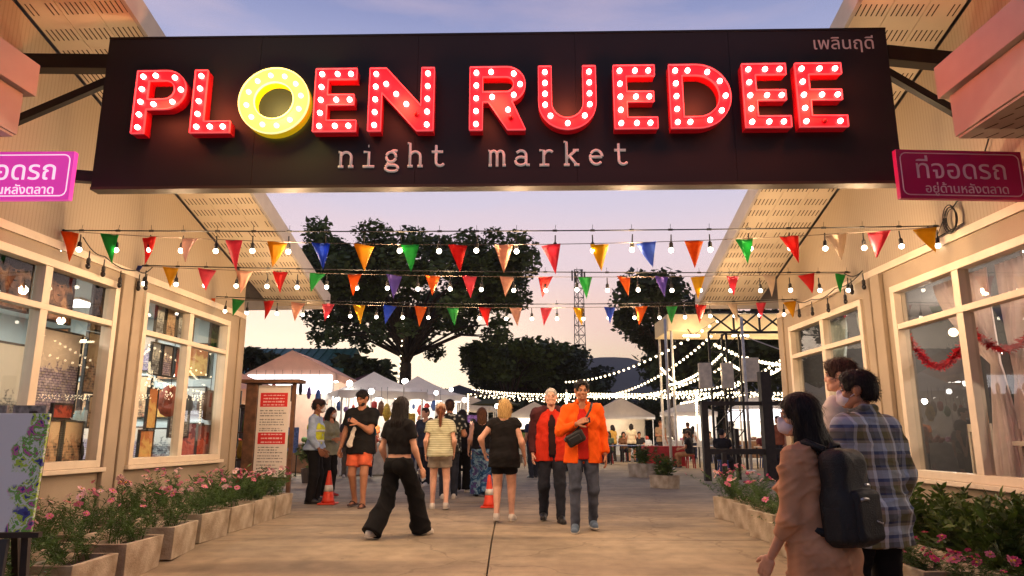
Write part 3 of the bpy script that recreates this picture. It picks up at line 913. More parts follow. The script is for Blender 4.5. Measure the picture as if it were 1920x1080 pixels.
def panel_mat():
    m = bpy.data.materials.new("sign_panel_black"); m.use_nodes = True; nt = m.node_tree; b = nt.nodes["Principled BSDF"]
    tc = nt.nodes.new("ShaderNodeTexCoord"); n = nt.nodes.new("ShaderNodeTexNoise"); n.inputs["Scale"].default_value = 1.2; n.inputs["Detail"].default_value = 8
    nt.links.new(tc.outputs["Object"], n.inputs["Vector"])
    r = nt.nodes.new("ShaderNodeValToRGB"); e = r.color_ramp.elements; e[0].color = srgb(27, 29, 33); e[1].color = srgb(38, 39, 43)
    nt.links.new(n.outputs["Fac"], r.inputs[0]); nt.links.new(r.outputs[0], b.inputs["Base Color"])
    r2 = nt.nodes.new("ShaderNodeMapRange"); r2.inputs[3].default_value = 0.42; r2.inputs[4].default_value = 0.6; b.inputs["Specular IOR Level"].default_value = 0.3
    nt.links.new(n.outputs["Fac"], r2.inputs[0]); nt.links.new(r2.outputs[0], b.inputs["Roughness"])
    return m


M_PANEL = panel_mat()
sign = thing("market_sign", "long black hanging sign with lit bulb letters above the market entrance", "sign", (0, 5.8, 3.25))
# face sheets: five panels with fine seams
cuts = [0, 1.42, 2.86, 4.28, 5.66, SG_L]
for k in range(5):
    s = MB(); a0, a1 = cuts[k] + 0.0015, cuts[k + 1] - 0.0015
    s.add([SP(a, z, o) for a in (a0, a1) for o in (-0.01, 0.0) for z in (3.25, 4.68)], [(0, 1, 3, 2), (4, 6, 7, 5), (0, 4, 5, 1), (2, 3, 7, 6), (0, 2, 6, 4), (1, 5, 7, 3)])
    s.build("face_panel", M_PANEL, sign)
s = MB()
s.add([SP(a, z, o) for a in (0, SG_L) for o in (-0.12, -0.012) for z in (3.262, 4.668)], [(0, 1, 3, 2), (4, 6, 7, 5), (0, 4, 5, 1), (2, 3, 7, 6), (0, 2, 6, 4), (1, 5, 7, 3)])
s.build("sign_body", mat("sign_body_black", (34, 32, 31), 0.4, 0.2, 0.1), sign)
s = MB()
s.add([SP(a, z, o) for a in (0.0, SG_L) for o in (-0.12, 0.006) for z in (3.222, 3.248)], [(0, 1, 3, 2), (4, 6, 7, 5), (0, 4, 5, 1), (2, 3, 7, 6), (0, 2, 6, 4), (1, 5, 7, 3)])
s.build("bottom_trim", mat("polished_bronze_trim", (70, 62, 52), 0.55, 0.4, 0.1, vscale=3), sign)
s = MB()
s.add([SP(a, z, o) for a in (0.0, SG_L) for o in (-0.12, 0.006) for z in (4.682, 4.70)], [(0, 1, 3, 2), (4, 6, 7, 5), (0, 4, 5, 1), (2, 3, 7, 6), (0, 2, 6, 4), (1, 5, 7, 3)])
s.build("top_trim", M_BLACK, sign)
# steel carrying beams and braces to the two shops
for a, wp in ((-0.0, PL), (SG_L, PR)):
    e = SP(a, 4.47, -0.07); w = wp(5.9, -0.005, 4.45)
    s = MB(); s.bar(e, w, 0.12, 0.14); s.build("beam", M_BLACK, sign)
    s = MB(); s.bar(SP(a, 4.30, -0.07), wp(5.9, 0.005, 3.86), 0.06, 0.07); s.build("brace", M_BLACK, sign)
    s = MB(); s.bar(SP(a, 3.36, -0.07), wp(5.75, -0.005, 3.36), 0.07, 0.1); s.build("beam", M_BLACK, sign)

# ---- letters: closed outlines, extruded, with bulbs set along each stroke
LET_Z0, LET_H = 3.69, 0.595


def arc(cx, cz, rx, rz, a0, a1, n=14):
    return [(cx + rx * math.cos(R(a0 + (a1 - a0) * k / n)), cz + rz * math.sin(R(a0 + (a1 - a0) * k / n))) for k in range(n + 1)]


def letter_shape(ch, w):
    h = LET_H; t = 0.112
    if ch == 'E':
        o = [(0, 0), (w, 0), (w, t * .92), (t, t * .92), (t, h / 2 - t * .43), (w * .93, h / 2 - t * .43), (w * .93, h / 2 + t * .43), (t, h / 2 + t * .43), (t, h - t * .92), (w * .97, h - t * .92), (w * .97, h), (0, h)]
        c = t / 2; bl = [(c, c * .92 + k * (h - t * .92) / 4) for k in range(5)]
        for z in (c * .92, h / 2, h - c * .92): bl += [(c + (w - t) * .52, z), (c + (w - t) * .97, z)]
        return [o], bl
    if ch == 'L':
        o = [(0, 0), (w, 0), (w, t * .95), (t, t * .95), (t, h), (0, h)]; c = t / 2
        return [o], [(c, c + k * (h - t) / 4) for k in range(5)] + [(c + (w - t) * .5, c), (c + (w - t) * .98, c)]
    if ch == 'N':
        q = 0.145
        o = [(0, 0), (t, 0), (t, h - 0.235), (w - q, 0), (w, 0), (w, h), (w - t, h), (w - t, 0.235), (q, h), (0, h)]; c = t / 2
        bl = [(c, c + k * (h - t) / 4) for k in range(5)] + [(w - c, c + k * (h - t) / 4) for k in range(5)]
        x0, z0, x1, z1 = c, h - c, w - c, c
        bl += [(x0 + (x1 - x0) * f, z0 + (z1 - z0) * f) for f in (0.2, 0.4, 0.6, 0.8)]
        return [o], bl
    if ch in 'PR':
        bh = 0.37 if ch == 'P' else 0.335; r = bh / 2; xr = w - r * 0.98
        if ch == 'P':
            o = [(0, 0), (t, 0), (t, h - bh)] + arc(xr, h - r, r * .98, r, -90, 90) + [(0, h)]
        else:
            o = [(0, 0), (t, 0), (t, h - bh), (t + 0.05, h - bh), (w - 0.155, 0), (w, 0), (xr + 0.045, h - bh + 0.012)] + arc(xr, h - r, r * .98, r, -66, 90) + [(0, h)]
        ri = r - t * .86; xi = xr - 0.005
        hole = [(t, h - r - ri)] + arc(xi, h - r, ri * .95, ri, -90, 90) + [(t, h - r + ri)]
        c = t / 2; bl = [(c, c + k * (h - t) / 4) for k in range(5)]
        rm = r - t * .43
        bl += [(t + (xr - t) * .35, h - t * .43)] + [(xr + rm * math.cos(R(a)), h - r + rm * math.sin(R(a))) for a in (58, 0, -58)] + [(t + (xr - t) * .4, h - bh + t * .43)]
        if ch == 'R':
            for f in (0.28, 0.58): bl.append((xr - 0.01 + (w - 0.08 - xr) * f, (h - bh) * (1 - f)))
        return [o, hole], bl
    if ch == 'D':
        r = h / 2; xr = w - r * .98
        o = [(0, 0)] + arc(xr, r, r * .98, r, -90, 90, 22) + [(0, h)]
        ri = r - t * .92
        hole = [(t, t * .92)] + arc(xr, r, ri, ri, -90, 90, 18) + [(t, h - t * .92)]
        c = t / 2; rm = r - t * .46
        bl = [(c, c + k * (h - t) / 4) for k in range(5)] + [(xr - 0.07, c), (xr - 0.07, h - c)] + [(xr + rm * math.cos(R(a)), r + rm * math.sin(R(a))) for a in (-66, -34, 0, 34, 66)]
        return [o, hole], bl
    if ch == 'U':
        rx = w / 2; rz = 0.25
        o = [(w, h), (w - t, h)] + [(w - t, rz)] + arc(rx, rz, rx - t, rz - t * .95, 0, -180, 18) + [(t, h), (0, h)] + arc(rx, rz, rx, rz, 180, 360, 24)
        c = t / 2
        bl = [(c, rz - .02 + k * (h - c - rz + .02) / 3) for k in range(4)] + [(w - c, rz - .02 + k * (h - c - rz + .02) / 3) for k in range(4)]
        bl += [(rx + (rx - c) * math.cos(R(a)), rz + (rz - c) * math.sin(R(a))) for a in (-140, -90, -40)]
        return [o], bl
    if ch == 'O':
        r = w / 2
        o = arc(r, r, r, r, 0, 360, 48)[:-1]; hole = arc(r, r, r - 0.135, r - 0.135, 0, 360, 36)[:-1]
        return [o, hole], [(r + (r - .068) * math.cos(R(a * 30 + 10)), r + (r - .068) * math.sin(R(a * 30 + 10))) for a in range(12)]


M_LRED = mat("red_letter_enamel", (214, 30, 44), 0.4, var=0.03, emit=(222, 30, 48), estr=0.6)
M_LREDS = mat("red_letter_side", (176, 18, 30), 0.4, var=0.05, emit=(190, 10, 24), estr=0.16)
M_LRIM = mat("red_letter_rim", (236, 84, 92), 0.3, var=0.02, emit=(240, 96, 104), estr=0.5)
M_LYEL = mat("yellow_letter_face", (250, 214, 60), 0.4, var=0.02, emit=(255, 226, 78), estr=2.3)
M_LYELS = mat("yellow_letter_side", (214, 170, 20), 0.4, var=0.05, emit=(226, 190, 20), estr=0.5)
M_LYRIM = mat("yellow_letter_rim", (252, 236, 140), 0.3, var=0.02, emit=(255, 244, 170), estr=1.0)
M_SBULB = emitter("letter_bulb_glow", (1.0, 0.86, 0.72), 9.0)
M_SBULBY = emitter("yellow_letter_bulb_glow", (1.0, 0.97, 0.5), 4.0)
M_SOCK = mat("letter_bulb_socket", (150, 20, 28), 0.5, var=0.05)
M_DEAD = mat("dead_red_bulb", (200, 24, 30), 0.3, var=0.05)


def letter(ch, a0, a1, dead=()):
    w = a1 - a0
    loops, bulbs = letter_shape(ch, w)
    z0 = LET_Z0 - (0.012 if ch == 'O' else 0)
    yel = ch == 'O'
    D0, D1 = 0.02, 0.125
    tess = tessellate_polygon([[Vector((x, z, 0)) for x, z in lp] for lp in loops])
    flat = [p for lp in loops for p in lp]
    mb = MB(); nf = len(flat)
    mb.add([SP(a0 + x, z0 + z, D1) for x, z in flat] + [SP(a0 + x, z0 + z, D0) for x, z in flat], [tuple(t) for t in tess] + [tuple(i + nf for i in t[::-1]) for t in tess])
    mb.cur = 1; b = 0; base = 0
    fs = []
    for lp in loops:
        n = len(lp)
        fs += [(base + i, base + (i + 1) % n, nf + base + (i + 1) % n, nf + base + i) for i in range(n)]
        base += n
    mb.f += fs; mb.mi += [1] * len(fs)
    me = mb.mesh("letter", [M_LYEL, M_LYELS] if yel else [M_LRED, M_LREDS])
    lo = put("letter", me, None, sign, label=("glowing yellow letter O" if yel else "red bulb letter " + ch))
    for lp in loops:
        rm = MB(); pts = [SP(a0 + x, z0 + z, D1 + 0.004) for x, z in lp]
        for i in range(len(pts)): rm.bar(pts[i], pts[(i + 1) % len(pts)], 0.008, 0.022, up=SG_N)
        o = rm.build("rim", M_LYRIM if yel else M_LRIM, lo); o.matrix_parent_inverse = Matrix.Identity(4)
    for k, (x, z) in enumerate(bulbs):
        c = SP(a0 + x, z0 + z, D1 + 0.012); q = MB()
        n = 10
        # socket collar and a domed bulb facing the street
        prof = [(0.0215, 0.0), (0.0217, 0.012), (0.019, 0.023), (0.012, 0.031), (0.001, 0.034)]
        vs = []; fs = []
        for rr_, dd in prof:
            for i in range(n):
                al = 2 * math.pi * i / n
                p = c + SG_U * rr_ * math.cos(al) + Vector((0, 0, rr_ * math.sin(al))) + SG_N * (dd - 0.012)
                vs.append(p)
        for i in range(len(prof) - 1):
            for j in range(n): fs.append((i * n + j, i * n + (j + 1) % n, (i + 1) * n + (j + 1) % n, (i + 1) * n + j))
        q.add(vs, fs)
        o = q.build("bulb", M_DEAD if k in dead else (M_SBULBY if yel else M_SBULB), lo, smooth=True); o.matrix_parent_inverse = Matrix.Identity(4)
    # the light its bulbs throw forward
    c = SP((a0 + a1) / 2, LET_Z0 + LET_H * 0.5, 0.3)
    lamp("letter_light", c, LETTER_WATT * (2.0 if yel else 1.0), (1.0, 0.72, 0.18) if yel else (1.0, 0.15, 0.06), sign, r=0.12)


for args in (('P', .38, .83), ('L', .90, 1.25), ('O', 1.31, 1.93), ('E', 1.98, 2.355), ('N', 2.46, 3.03, (13,)), ('R', 3.345, 3.83, (11,)), ('U', 3.946, 4.445),
             ('E', 4.60, 4.97), ('D', 5.085, 5.61), ('E', 5.72, 6.11), ('E', 6.18, 6.59, (5,))):
    letter(*args)

# typewriter words: raised strokes with slab feet
M_WHITEL = mat("white_raised_lettering", (222, 218, 212), 0.5, var=0.02, emit=(200, 196, 190), estr=0.22)  # faint emission added so the unlit strokes stay white beside the red letters
X = 1.0  # x-height unit


def tw(ch):
    A = lambda cx, cz, rx, rz, a0, a1, n=12: arc(cx, cz, rx, rz, a0, a1, n)
    if ch == 'n': return [[(.0, 0), (.32, 0)], [(.14, 0), (.14, .95), (.0, .95)], A(.46, .62, .32, .33, 180, 0) + [(.78, 0)], [(.62, 0), (.94, 0)]]
    if ch == 'i': return [[(.1, 0), (.8, 0)], [(.45, 0), (.45, .95), (.12, .95)], [(.40, 1.34), (.44, 1.34)]]
    if ch == 'g': return [A(.4, .62, .3, .32, 0, 360, 18), A(.62, .93, .2, .1, 180, 40, 5), [(.22, .36), (.16, .2), (.3, .1), (.62, .08)] + A(.58, -.12, .26, .2, 70, -90, 8) + A(.4, -.1, .34, .22, -90, -250, 10)]
    if ch == 'h': return [[(.0, 0), (.32, 0)], [(.14, 0), (.14, 1.5), (-.02, 1.5)], A(.46, .62, .32, .33, 180, 0) + [(.78, 0)], [(.62, 0), (.94, 0)]]
    if ch == 't': return [[(.05, .93), (.75, .93)], [(.32, 1.35), (.32, .3)] + A(.58, .28, .26, .27, 180, 330, 8)]
    if ch == 'm': return [[(-.06, 0), (.14, 0)], [(.04, 0), (.04, .95), (-.08, .95)], A(.25, .68, .21, .27, 180, 0, 8) + [(.46, 0)], A(.67, .68, .21, .27, 180, 0, 8) + [(.88, 0)], [(.38, 0), (.54, 0)], [(.8, 0), (1.0, 0)]]
    if ch == 'a': return [[(.14, .82)] + A(.42, .68, .3, .27, 140, 0, 8) + [(.72, .12), (.78, .02), (.95, .02)], A(.4, .27, .33, .27, 60, 330, 12), [(.56, .5), (.72, .52)]]
    if ch == 'r': return [[(.02, 0), (.62, 0)], [(.28, 0), (.28, .95), (.02, .95)], A(.62, .52, .34, .42, 180, 50, 9)]
    if ch == 'k': return [[(.0, 0), (.34, 0)], [(.16, 0), (.16, 1.5), (.0, 1.5)], [(.16, .42), (.74, .95)], [(.34, .58), (.78, 0)], [(.56, .95), (.92, .95)], [(.62, 0), (.94, 0)]]
    if ch == 'e': return [[(.12, .5), (.82, .5)] + A(.46, .48, .37, .46, 5, 318, 18)]


for word, a0, adv in (("night", 2.185, 0.2035), ("market", 3.515, 0.2165)):
    for k, ch in enumerate(word):
        s = MB(); u = 0.142
        for st in tw(ch):
            pts = [SP(a0 + k * adv + x * u, 3.415 + z * u, 0.004) for x, z in st]
            s.tube(pts, 0.0125, 7)
        s.build("small_letter", M_WHITEL, sign, smooth=True, label="small white typewriter letter " + ch)


def glyph_mesh(text, size):
    """outlines of a line of text -> list of (outer, holes) in metres, using Blender's own built-in font"""
    c = bpy.data.curves.new("lettering", 'FONT'); c.body = text; c.size = size; c.resolution_u = 4
    o = bpy.data.objects.new("lettering", c); COL.objects.link(o)
    dg = bpy.context.evaluated_depsgraph_get(); dg.update()
    cu = o.evaluated_get(dg).to_curve(dg)
    loops = []
    for sp in cu.splines:
        pts = []
        bp = sp.bezier_points
        if len(bp) == 0:
            pts = [(p.co.x, p.co.y) for p in sp.points]
        else:
            n = len(bp)
            for i in range(n):
                a, b = bp[i], bp[(i + 1) % n]
                for j in range(4):
                    t = j / 4; q = 1 - t
                    p = a.co * q ** 3 + a.handle_right * (3 * q * q * t) + b.handle_left * (3 * q * t * t) + b.co * t ** 3
                    if not pts or (abs(p.x - pts[-1][0]) + abs(p.y - pts[-1][1])) > 1e-5: pts.append((p.x, p.y))
        if len(pts) >= 3: loops.append(pts)
    bpy.data.objects.remove(o)
    def area(p): return 0.5 * sum(p[i][0] * p[(i + 1) % len(p)][1] - p[(i + 1) % len(p)][0] * p[i][1] for i in range(len(p)))
    def inside(pt, poly):
        c_ = False; n = len(poly)
        for i in range(n):
            (x1, y1), (x2, y2) = poly[i], poly[(i + 1) % n]
            if (y1 > pt[1]) != (y2 > pt[1]) and pt[0] < (x2 - x1) * (pt[1] - y1) / (y2 - y1) + x1: c_ = not c_
        return c_
    ar = [area(p) for p in loops]
    sgn = 1 if sum(ar) > 0 else -1
    outs = [(p, []) for p, a in zip(loops, ar) if a * sgn > 0]
    for p, a in zip(loops, ar):
        if a * sgn <= 0:
            best = None
            for o_ in outs:
                if inside(p[0], o_[0]) and (best is None or abs(area(o_[0])) < abs(area(best[0]))): best = o_
            if best: best[1].append(p)
    xs = [x for p in loops for x, _ in p]
    return outs, (min(xs), max(xs))


def lettering(name, text, size, place, m, parent, centre=None, left=None, thick=0.004, label=None):
    """place(x, y, off) -> point; raised flat letters"""
    outs, (x0, x1) = glyph_mesh(text, size)
    dx = (centre - (x0 + x1) / 2) if centre is not None else ((left or 0) - x0)
    mb = MB()
    for k, (o_, hs) in enumerate(outs):
        loops = [o_] + hs; flat = [p for lp in loops for p in lp]; nf = len(flat)
        tess = tessellate_polygon([[Vector((x, z, 0)) for x, z in lp] for lp in loops])
        d = thick + 0.0004 * (k % 3)
        fs = [tuple(t) for t in tess]; base = 0
        for lp in loops:
            n = len(lp); fs += [(base + i, base + (i + 1) % n, nf + base + (i + 1) % n, nf + base + i) for i in range(n)]; base += n
        mb.add([place(x + dx, z, d) for x, z in flat] + [place(x + dx, z, 0.0005) for x, z in flat], fs)
    return mb.build(name, m, parent, label=label)


lettering("thai_lettering", "เพลินฤดี", 0.165, lambda x, z, o: SP(x, 4.495 + z, o), mat("pale_grey_lettering", (176, 168, 164), 0.5, var=0.02, emit=(170, 162, 158), estr=0.12), sign, left=6.42)  # slight glow put into the material to lift this lettering; it is no lamp


# ---- parking signs
def parking_sign(label, x0, x1, y, z0, z1, m_face, m_line, m_text, yaw, wp):
    cx, cz = (x0 + x1) / 2, (z0 + z1) / 2; W, H = x1 - x0, z1 - z0
    t = thing("parking_sign", label, "sign", (cx, y, cz))
    u = Vector((math.cos(yaw), math.sin(yaw), 0)); n = Vector((u.y, -u.x, 0))
    def Q(x, z, o): return Vector((cx, y, cz)) + u * x + Vector((0, 0, z)) + n * o
    s = MB(); s.add([Q(a, z, o) for a in (-W / 2, W / 2) for o in (-0.05, 0.0) for z in (-H / 2, H / 2)], [(0, 1, 3, 2), (4, 6, 7, 5), (0, 4, 5, 1), (2, 3, 7, 6), (0, 2, 6, 4), (1, 5, 7, 3)])
    s.build("sign_board", m_face, t, bevel=0.006)
    # rounded line border
    r = 0.05; q = 0.03; a, b = W / 2 - q, H / 2 - q
    ring = arc(a - r, b - r, r, r, 0, 90, 5) + arc(-a + r, b - r, r, r, 90, 180, 5) + arc(-a + r, -b + r, r, r, 180, 270, 5) + arc(a - r, -b + r, r, r, 270, 360, 5)
    s = MB(); s.tube([Q(x, z, 0.0) for x, z in ring + [ring[0]]], 0.005, 5); s.build("border_line", m_line, t)
    lettering("thai_lettering", "ที่จอดรถ", 0.225, lambda x, z, o: Q(x, z - 0.035, o), m_text, t, centre=0.0)
    lettering("thai_lettering", "อยู่ด้านหลังตลาด", 0.103, lambda x, z, o: Q(x, z - 0.155, o), m_text, t, centre=0.03)
    for z in (-H * 0.3, H * 0.3):
        e = Q(W * 0.3 * (1 if wp is PR else -1), z, -0.03); s = MB(); s.bar(e, wp(y + 0.25, -0.02, cz + z), 0.04); s.build("bracket", M_BLACK, t)
    return t


parking_sign("lit bright pink Thai parking sign on the left shop", -4.50, -3.50, 5.3, 2.93, 3.335,
             mat("lit_pink_acrylic", (232, 60, 176), 0.3, var=0.04, vscale=2, emit=(232, 70, 186), estr=0.62), mat("sign_white", (250, 236, 246), 0.4, emit=(255, 236, 250), estr=0.8), mat("sign_white"  , (250, 236, 246)), R(-1), PL)
parking_sign("unlit dark magenta Thai parking sign on the right shop", 3.06, 4.10, 5.3, 2.935, 3.345,
             mat("magenta_acrylic", (190, 20, 98), 0.3, var=0.05, vscale=2), mat("sign_pink_line", (240, 196, 214), 0.4), mat("sign_pink_line", (226, 170, 196)), R(3), PR)

# ================================================================== BULB STRINGS AND PENNANTS OVER THE ENTRANCE
M_BULB = emitter("festoon_bulb_glow", (1.0, 0.86, 0.66), 14.0)
M_BULBOFF = mat("unlit_bulb", (40, 36, 34), 0.25, var=0.1)
M_CABLE = mat("black_cable", (28, 26, 26), 0.6, var=0.1)
bulb_me = MB().ball((0, 0, -0.057), 0.025, 10, 8).mesh("bulb", M_BULB, True)
bulboff_me = MB().ball((0, 0, -0.062), 0.026, 8, 6, 1.3).mesh("unlit_bulb", M_BULBOFF, True)
sock_me = MB().lathe([(0.006, 0.1), (0.007, 0.03), (0.019, 0.015), (0.021, -0.03), (0.014, -0.036)], (0, 0, 0), 8).mesh("socket", M_CABLE, False)
FLAGC = {'orange': (255, 122, 24), 'green': (58, 172, 86), 'red': (228, 44, 38), 'white': (246, 208, 190), 'pink': (244, 84, 104), 'amber': (255, 176, 22), 'blue': (48, 84, 186),
         'yellow': (255, 196, 24), 'peach': (252, 190, 158), 'purple': (104, 84, 168), 'cream': (250, 226, 196), 'navy': (40, 56, 140)}
M_FLAG = {k: mat("pennant_" + k, tuple(int(c + (255 - c) * .14) for c in v), 0.45, var=0.06, vscale=14, trans=0.82, bump=.3, bscale=25) for k, v in FLAGC.items()}


def festoon(label, ya, yb, z_at, xs_on, xs_off_l, xs_off_r, x_l, x_r, sag, drop):
    """a black cable strung from shop to shop; y runs from ya (left) to yb (right)"""
    t = thing("festoon_string", label, "string lights", (x_l, ya, z_at))
    def pt(x):
        f = (x - x_l) / (x_r - x_l); return Vector((x, ya + (yb - ya) * f, z_at - sag * 4 * f * (1 - f)))
    s = MB(); s.tube([pt(x_l + (x_r - x_l) * k / 40) for k in range(41)], 0.0065, 5)
    ties = xs_on
    for x in ties:
        p = pt(x); s.tube([p + Vector((0, 0, 0.0)), p + Vector((random.uniform(-.01, .01), 0, 0.06))], 0.0022, 4)
        s.tube([p + Vector((-0.022, 0, 0)), p + Vector((0.022, 0, 0))], 0.012, 5)
    s.build("cable", M_CABLE, t)
    for i, (x, on) in enumerate([(x, True) for x in xs_on] + [(x, False) for x in xs_off_l + xs_off_r]):
        p = pt(x) - Vector((0, 0, drop + random.uniform(0, 0.012)))
        sw = (random.uniform(-0.06, 0.06), random.uniform(-0.06, 0.06), 0)
        b = put("bulb", bulb_me if on else bulboff_me, None, t, loc=p, rot=sw, label=None if on else "unlit bulb")
        k = put("socket", sock_me, None, b, local=True)
        if on and i % 3 == 1 and abs(p.x) < 3.75:
            lamp("bulb_light", p - Vector((0, 0, 0.06)), BULB_WATT * 3, BULB_COL, t, r=0.05)
    return t, pt


def bunting(label, pt, dz, sag, xa, xb, flags, w, h):
    t = thing("pennant_string", label, "bunting", tuple(pt(xa)))
    def q(x):
        f = (x - xa) / (xb - xa); p = pt(x); return p + Vector((0, -0.04, dz - sag * 4 * f * (1 - f)))
    s = MB(); s.tube([q(xa + (xb - xa) * k / 40) for k in range(41)], 0.0035, 4); s.build("rope", mat("bunting_rope", (120, 104, 92), 0.8), t)
    for x, c in flags:
        p0, p1 = q(x - w / 2), q(x + w / 2)
        hh = h * random.uniform(0.9, 1.08); tw_ = random.uniform(-.05, .05); yaw = random.uniform(-0.14, 0.14)
        p0 = p0 + Vector((0, tw_, random.uniform(-.012, .006))); p1 = p1 + Vector((0, -tw_, random.uniform(-.012, .006)))
        tip = (p0 + p1) / 2 + Vector((random.uniform(-0.05, 0.05), random.uniform(-0.08, 0.05), -hh))
        # cloth pennant: hem folded round the rope and a slightly bellied triangle
        V = []; F = []; n = 6; bel = random.uniform(-0.035, 0.035)
        for j in range(n + 1):
            f = j / n; a = p0.lerp(tip, f); b = p1.lerp(tip, f)
            for i in range(4):
                p = a.lerp(b, i / 3); p = p + Vector((0, bel * math.sin(math.pi * f) + 0.014 * math.sin(i * 2.1 + x * 7 + f * 3) * (1 - f), 0)); V.append(p)
        for j in range(n):
            for i in range(3): F.append((j * 4 + i, j * 4 + i + 1, (j + 1) * 4 + i + 1, (j + 1) * 4 + i))
        m_ = MB(); m_.add(V, F); o = m_.build("pennant", M_FLAG[c], t, smooth=True, label={'white': 'pale pink'}.get(c, c) + " pennant")
        o.modifiers.new("cloth", 'SOLIDIFY').thickness = 0.0012


def wx(px, tt): return (px - 960) / 1320 * tt


T1 = 7.15
pos = lambda xs, tt: [wx(x, tt) for x in xs]
fs1, pt1 = festoon("nearest black cable of warm bulbs strung between the shops, highest in view", 6.75, 6.6, 3.11,
                   pos([132, 168, 236, 298, 357, 420, 487, 553, 621, 690, 757, 828, 896, 968, 1038, 1106, 1177, 1247, 1317, 1388, 1460, 1523, 1592, 1658, 1724], T1), [], [], -4.46, 4.17, 0.03, 0.14)
bunting("nearest row of bright triangular pennants below the highest bulb cable", pt1, -0.02, 0.13, -4.44, 4.15,
        list(zip(pos([150, 226, 299, 375, 455, 534, 614, 692, 776, 862, 945, 1030, 1117, 1201, 1286, 1376, 1456, 1540, 1617, 1699], T1),
                 "orange green red white pink amber blue amber green red peach pink yellow blue orange green red cream pink yellow".split())), 0.185, 0.285)
T2 = 8.75
fs2, pt2 = festoon("middle cable of warm bulbs strung between the two shops, second in height", 8.1, 8.45, 3.08,
                   pos([307, 362, 412, 468, 522, 575, 627, 681, 736, 790, 848, 905, 963, 1021, 1078, 1134, 1190, 1252, 1305, 1362, 1417, 1473, 1528, 1582], T2),
                   pos([265], T2), pos([1600], T2), -4.38, 4.17, 0.035, 0.16)
bunting("middle row of triangular pennants below the second bulb cable", pt2, -0.02, 0.05, -4.36, 4.15,
        list(zip(pos([293, 353, 417, 482, 546, 612, 678, 748, 817, 883, 951, 1021, 1093, 1163, 1233, 1300, 1365, 1433, 1502, 1567], T2),
                 "navy yellow pink peach red green orange purple orange pink peach red green orange purple yellow pink cream red green".split())), 0.175, 0.26)
T3 = 10.2
fs3, pt3 = festoon("farthest cable of warm bulbs between the shops, lowest in view", 9.9, 10.1, 3.06,
                   pos([400, 430, 470, 525, 573, 618, 660, 709, 757, 805, 900, 949, 997, 1044, 1093, 1141, 1189, 1236, 1284, 1332, 1378, 1425, 1472, 1515], T3), [], [], -4.24, 4.17, 0.09, 0.15)
bunting("farthest row of small triangular pennants below the lowest bulb cable", pt3, -0.03, 0.03, -4.22, 4.15,
        list(zip(pos([403, 456, 510, 565, 620, 677, 734, 791, 850, 909, 967, 1024, 1084, 1142, 1202, 1259, 1314, 1372, 1428, 1482], T3),
                 "orange green red peach pink yellow blue orange green red peach pink yellow blue orange green red cream pink yellow".split())), 0.175, 0.27)

# dead ends: unlit sockets trailing along the walls, a coil of spare cable, loose wires
def trail(label, pts, n, parent_wall):
    t = thing("unlit_string", label, "string lights", tuple(pts[0]))
    P_ = [Vector(p) for p in pts]
    dense = []
    for k in range(len(P_) - 1):
        for j in range(6): f = j / 6; dense.append(P_[k].lerp(P_[k + 1], f) - Vector((0, 0, 0.05 * math.sin(math.pi * f))))
    dense.append(P_[-1])
    s = MB(); s.tube(dense, 0.006, 5); s.build("cable", M_CABLE, t)
    for k in range(n):
        p = dense[int((k + 0.7) / n * (len(dense) - 1))] - Vector((0, 0, 0.13))
        b = put("bulb", bulboff_me, None, t, loc=p); put("socket", sock_me, None, b, local=True)


trail("unlit trailing bulbs sagging along the left shop's wall from the first cable", [PL(6.9, 0.1, 3.08), PL(7.3, 0.08, 2.98), PL(7.9, 0.08, 2.97), PL(8.15, 0.1, 3.07)], 5, PL)
trail("unlit trailing bulbs along the right shop's wall by the column", [PR(8.4, 0.1, 3.05), PR(8.0, 0.08, 2.99), PR(8.7, 0.09, 2.93), PR(9.4, 0.1, 2.92), PR(10.0, 0.12, 3.05)], 6, PR)
t = thing("cable_coil", "coil of spare black cable hung on the right shop above its window", "cable coil", PR(6.35, 0.03, 3.1))
s = MB()
for k in range(4):
    c0 = PR(6.35, 0.03 + 0.008 * k, 3.1); r_ = 0.10 + 0.008 * k
    s.tube([(c0[0], c0[1] + r_ * 0.8 * math.cos(2 * math.pi * i / 18 + k), c0[2] + r_ * (1 + 0.1 * (k % 2)) * math.sin(2 * math.pi * i / 18 + k)) for i in range(19)], 0.006, 4, cap=False)
s.tube([pt1(4.05), PR(6.55, 0.06, 3.0), PR(6.45, 0.04, 3.14)], 0.006, 4)
s.build("loops", M_CABLE, t)
o = MB()
o.tube([PR(6.35, 0.02, 3.2), PR(5.9, 0.02, 3.42), PR(5.6, 0.02, 3.8), PR(5.5, 0.03, 4.3)], 0.007, 5)
q = o.build("power_cable", M_CABLE); tag(q, "black power cable climbing the right shop's gable from the coil", "cable")
o = MB(); o.tube([PR(8.0, 0.02, 2.98), PR(7.4, 0.015, 2.96), PR(6.2, 0.02, 3.02)], 0.005, 5)
q = o.build("power_cable", M_CABLE); tag(q, "thin black wire clipped along the right shop's trim board", "cable")
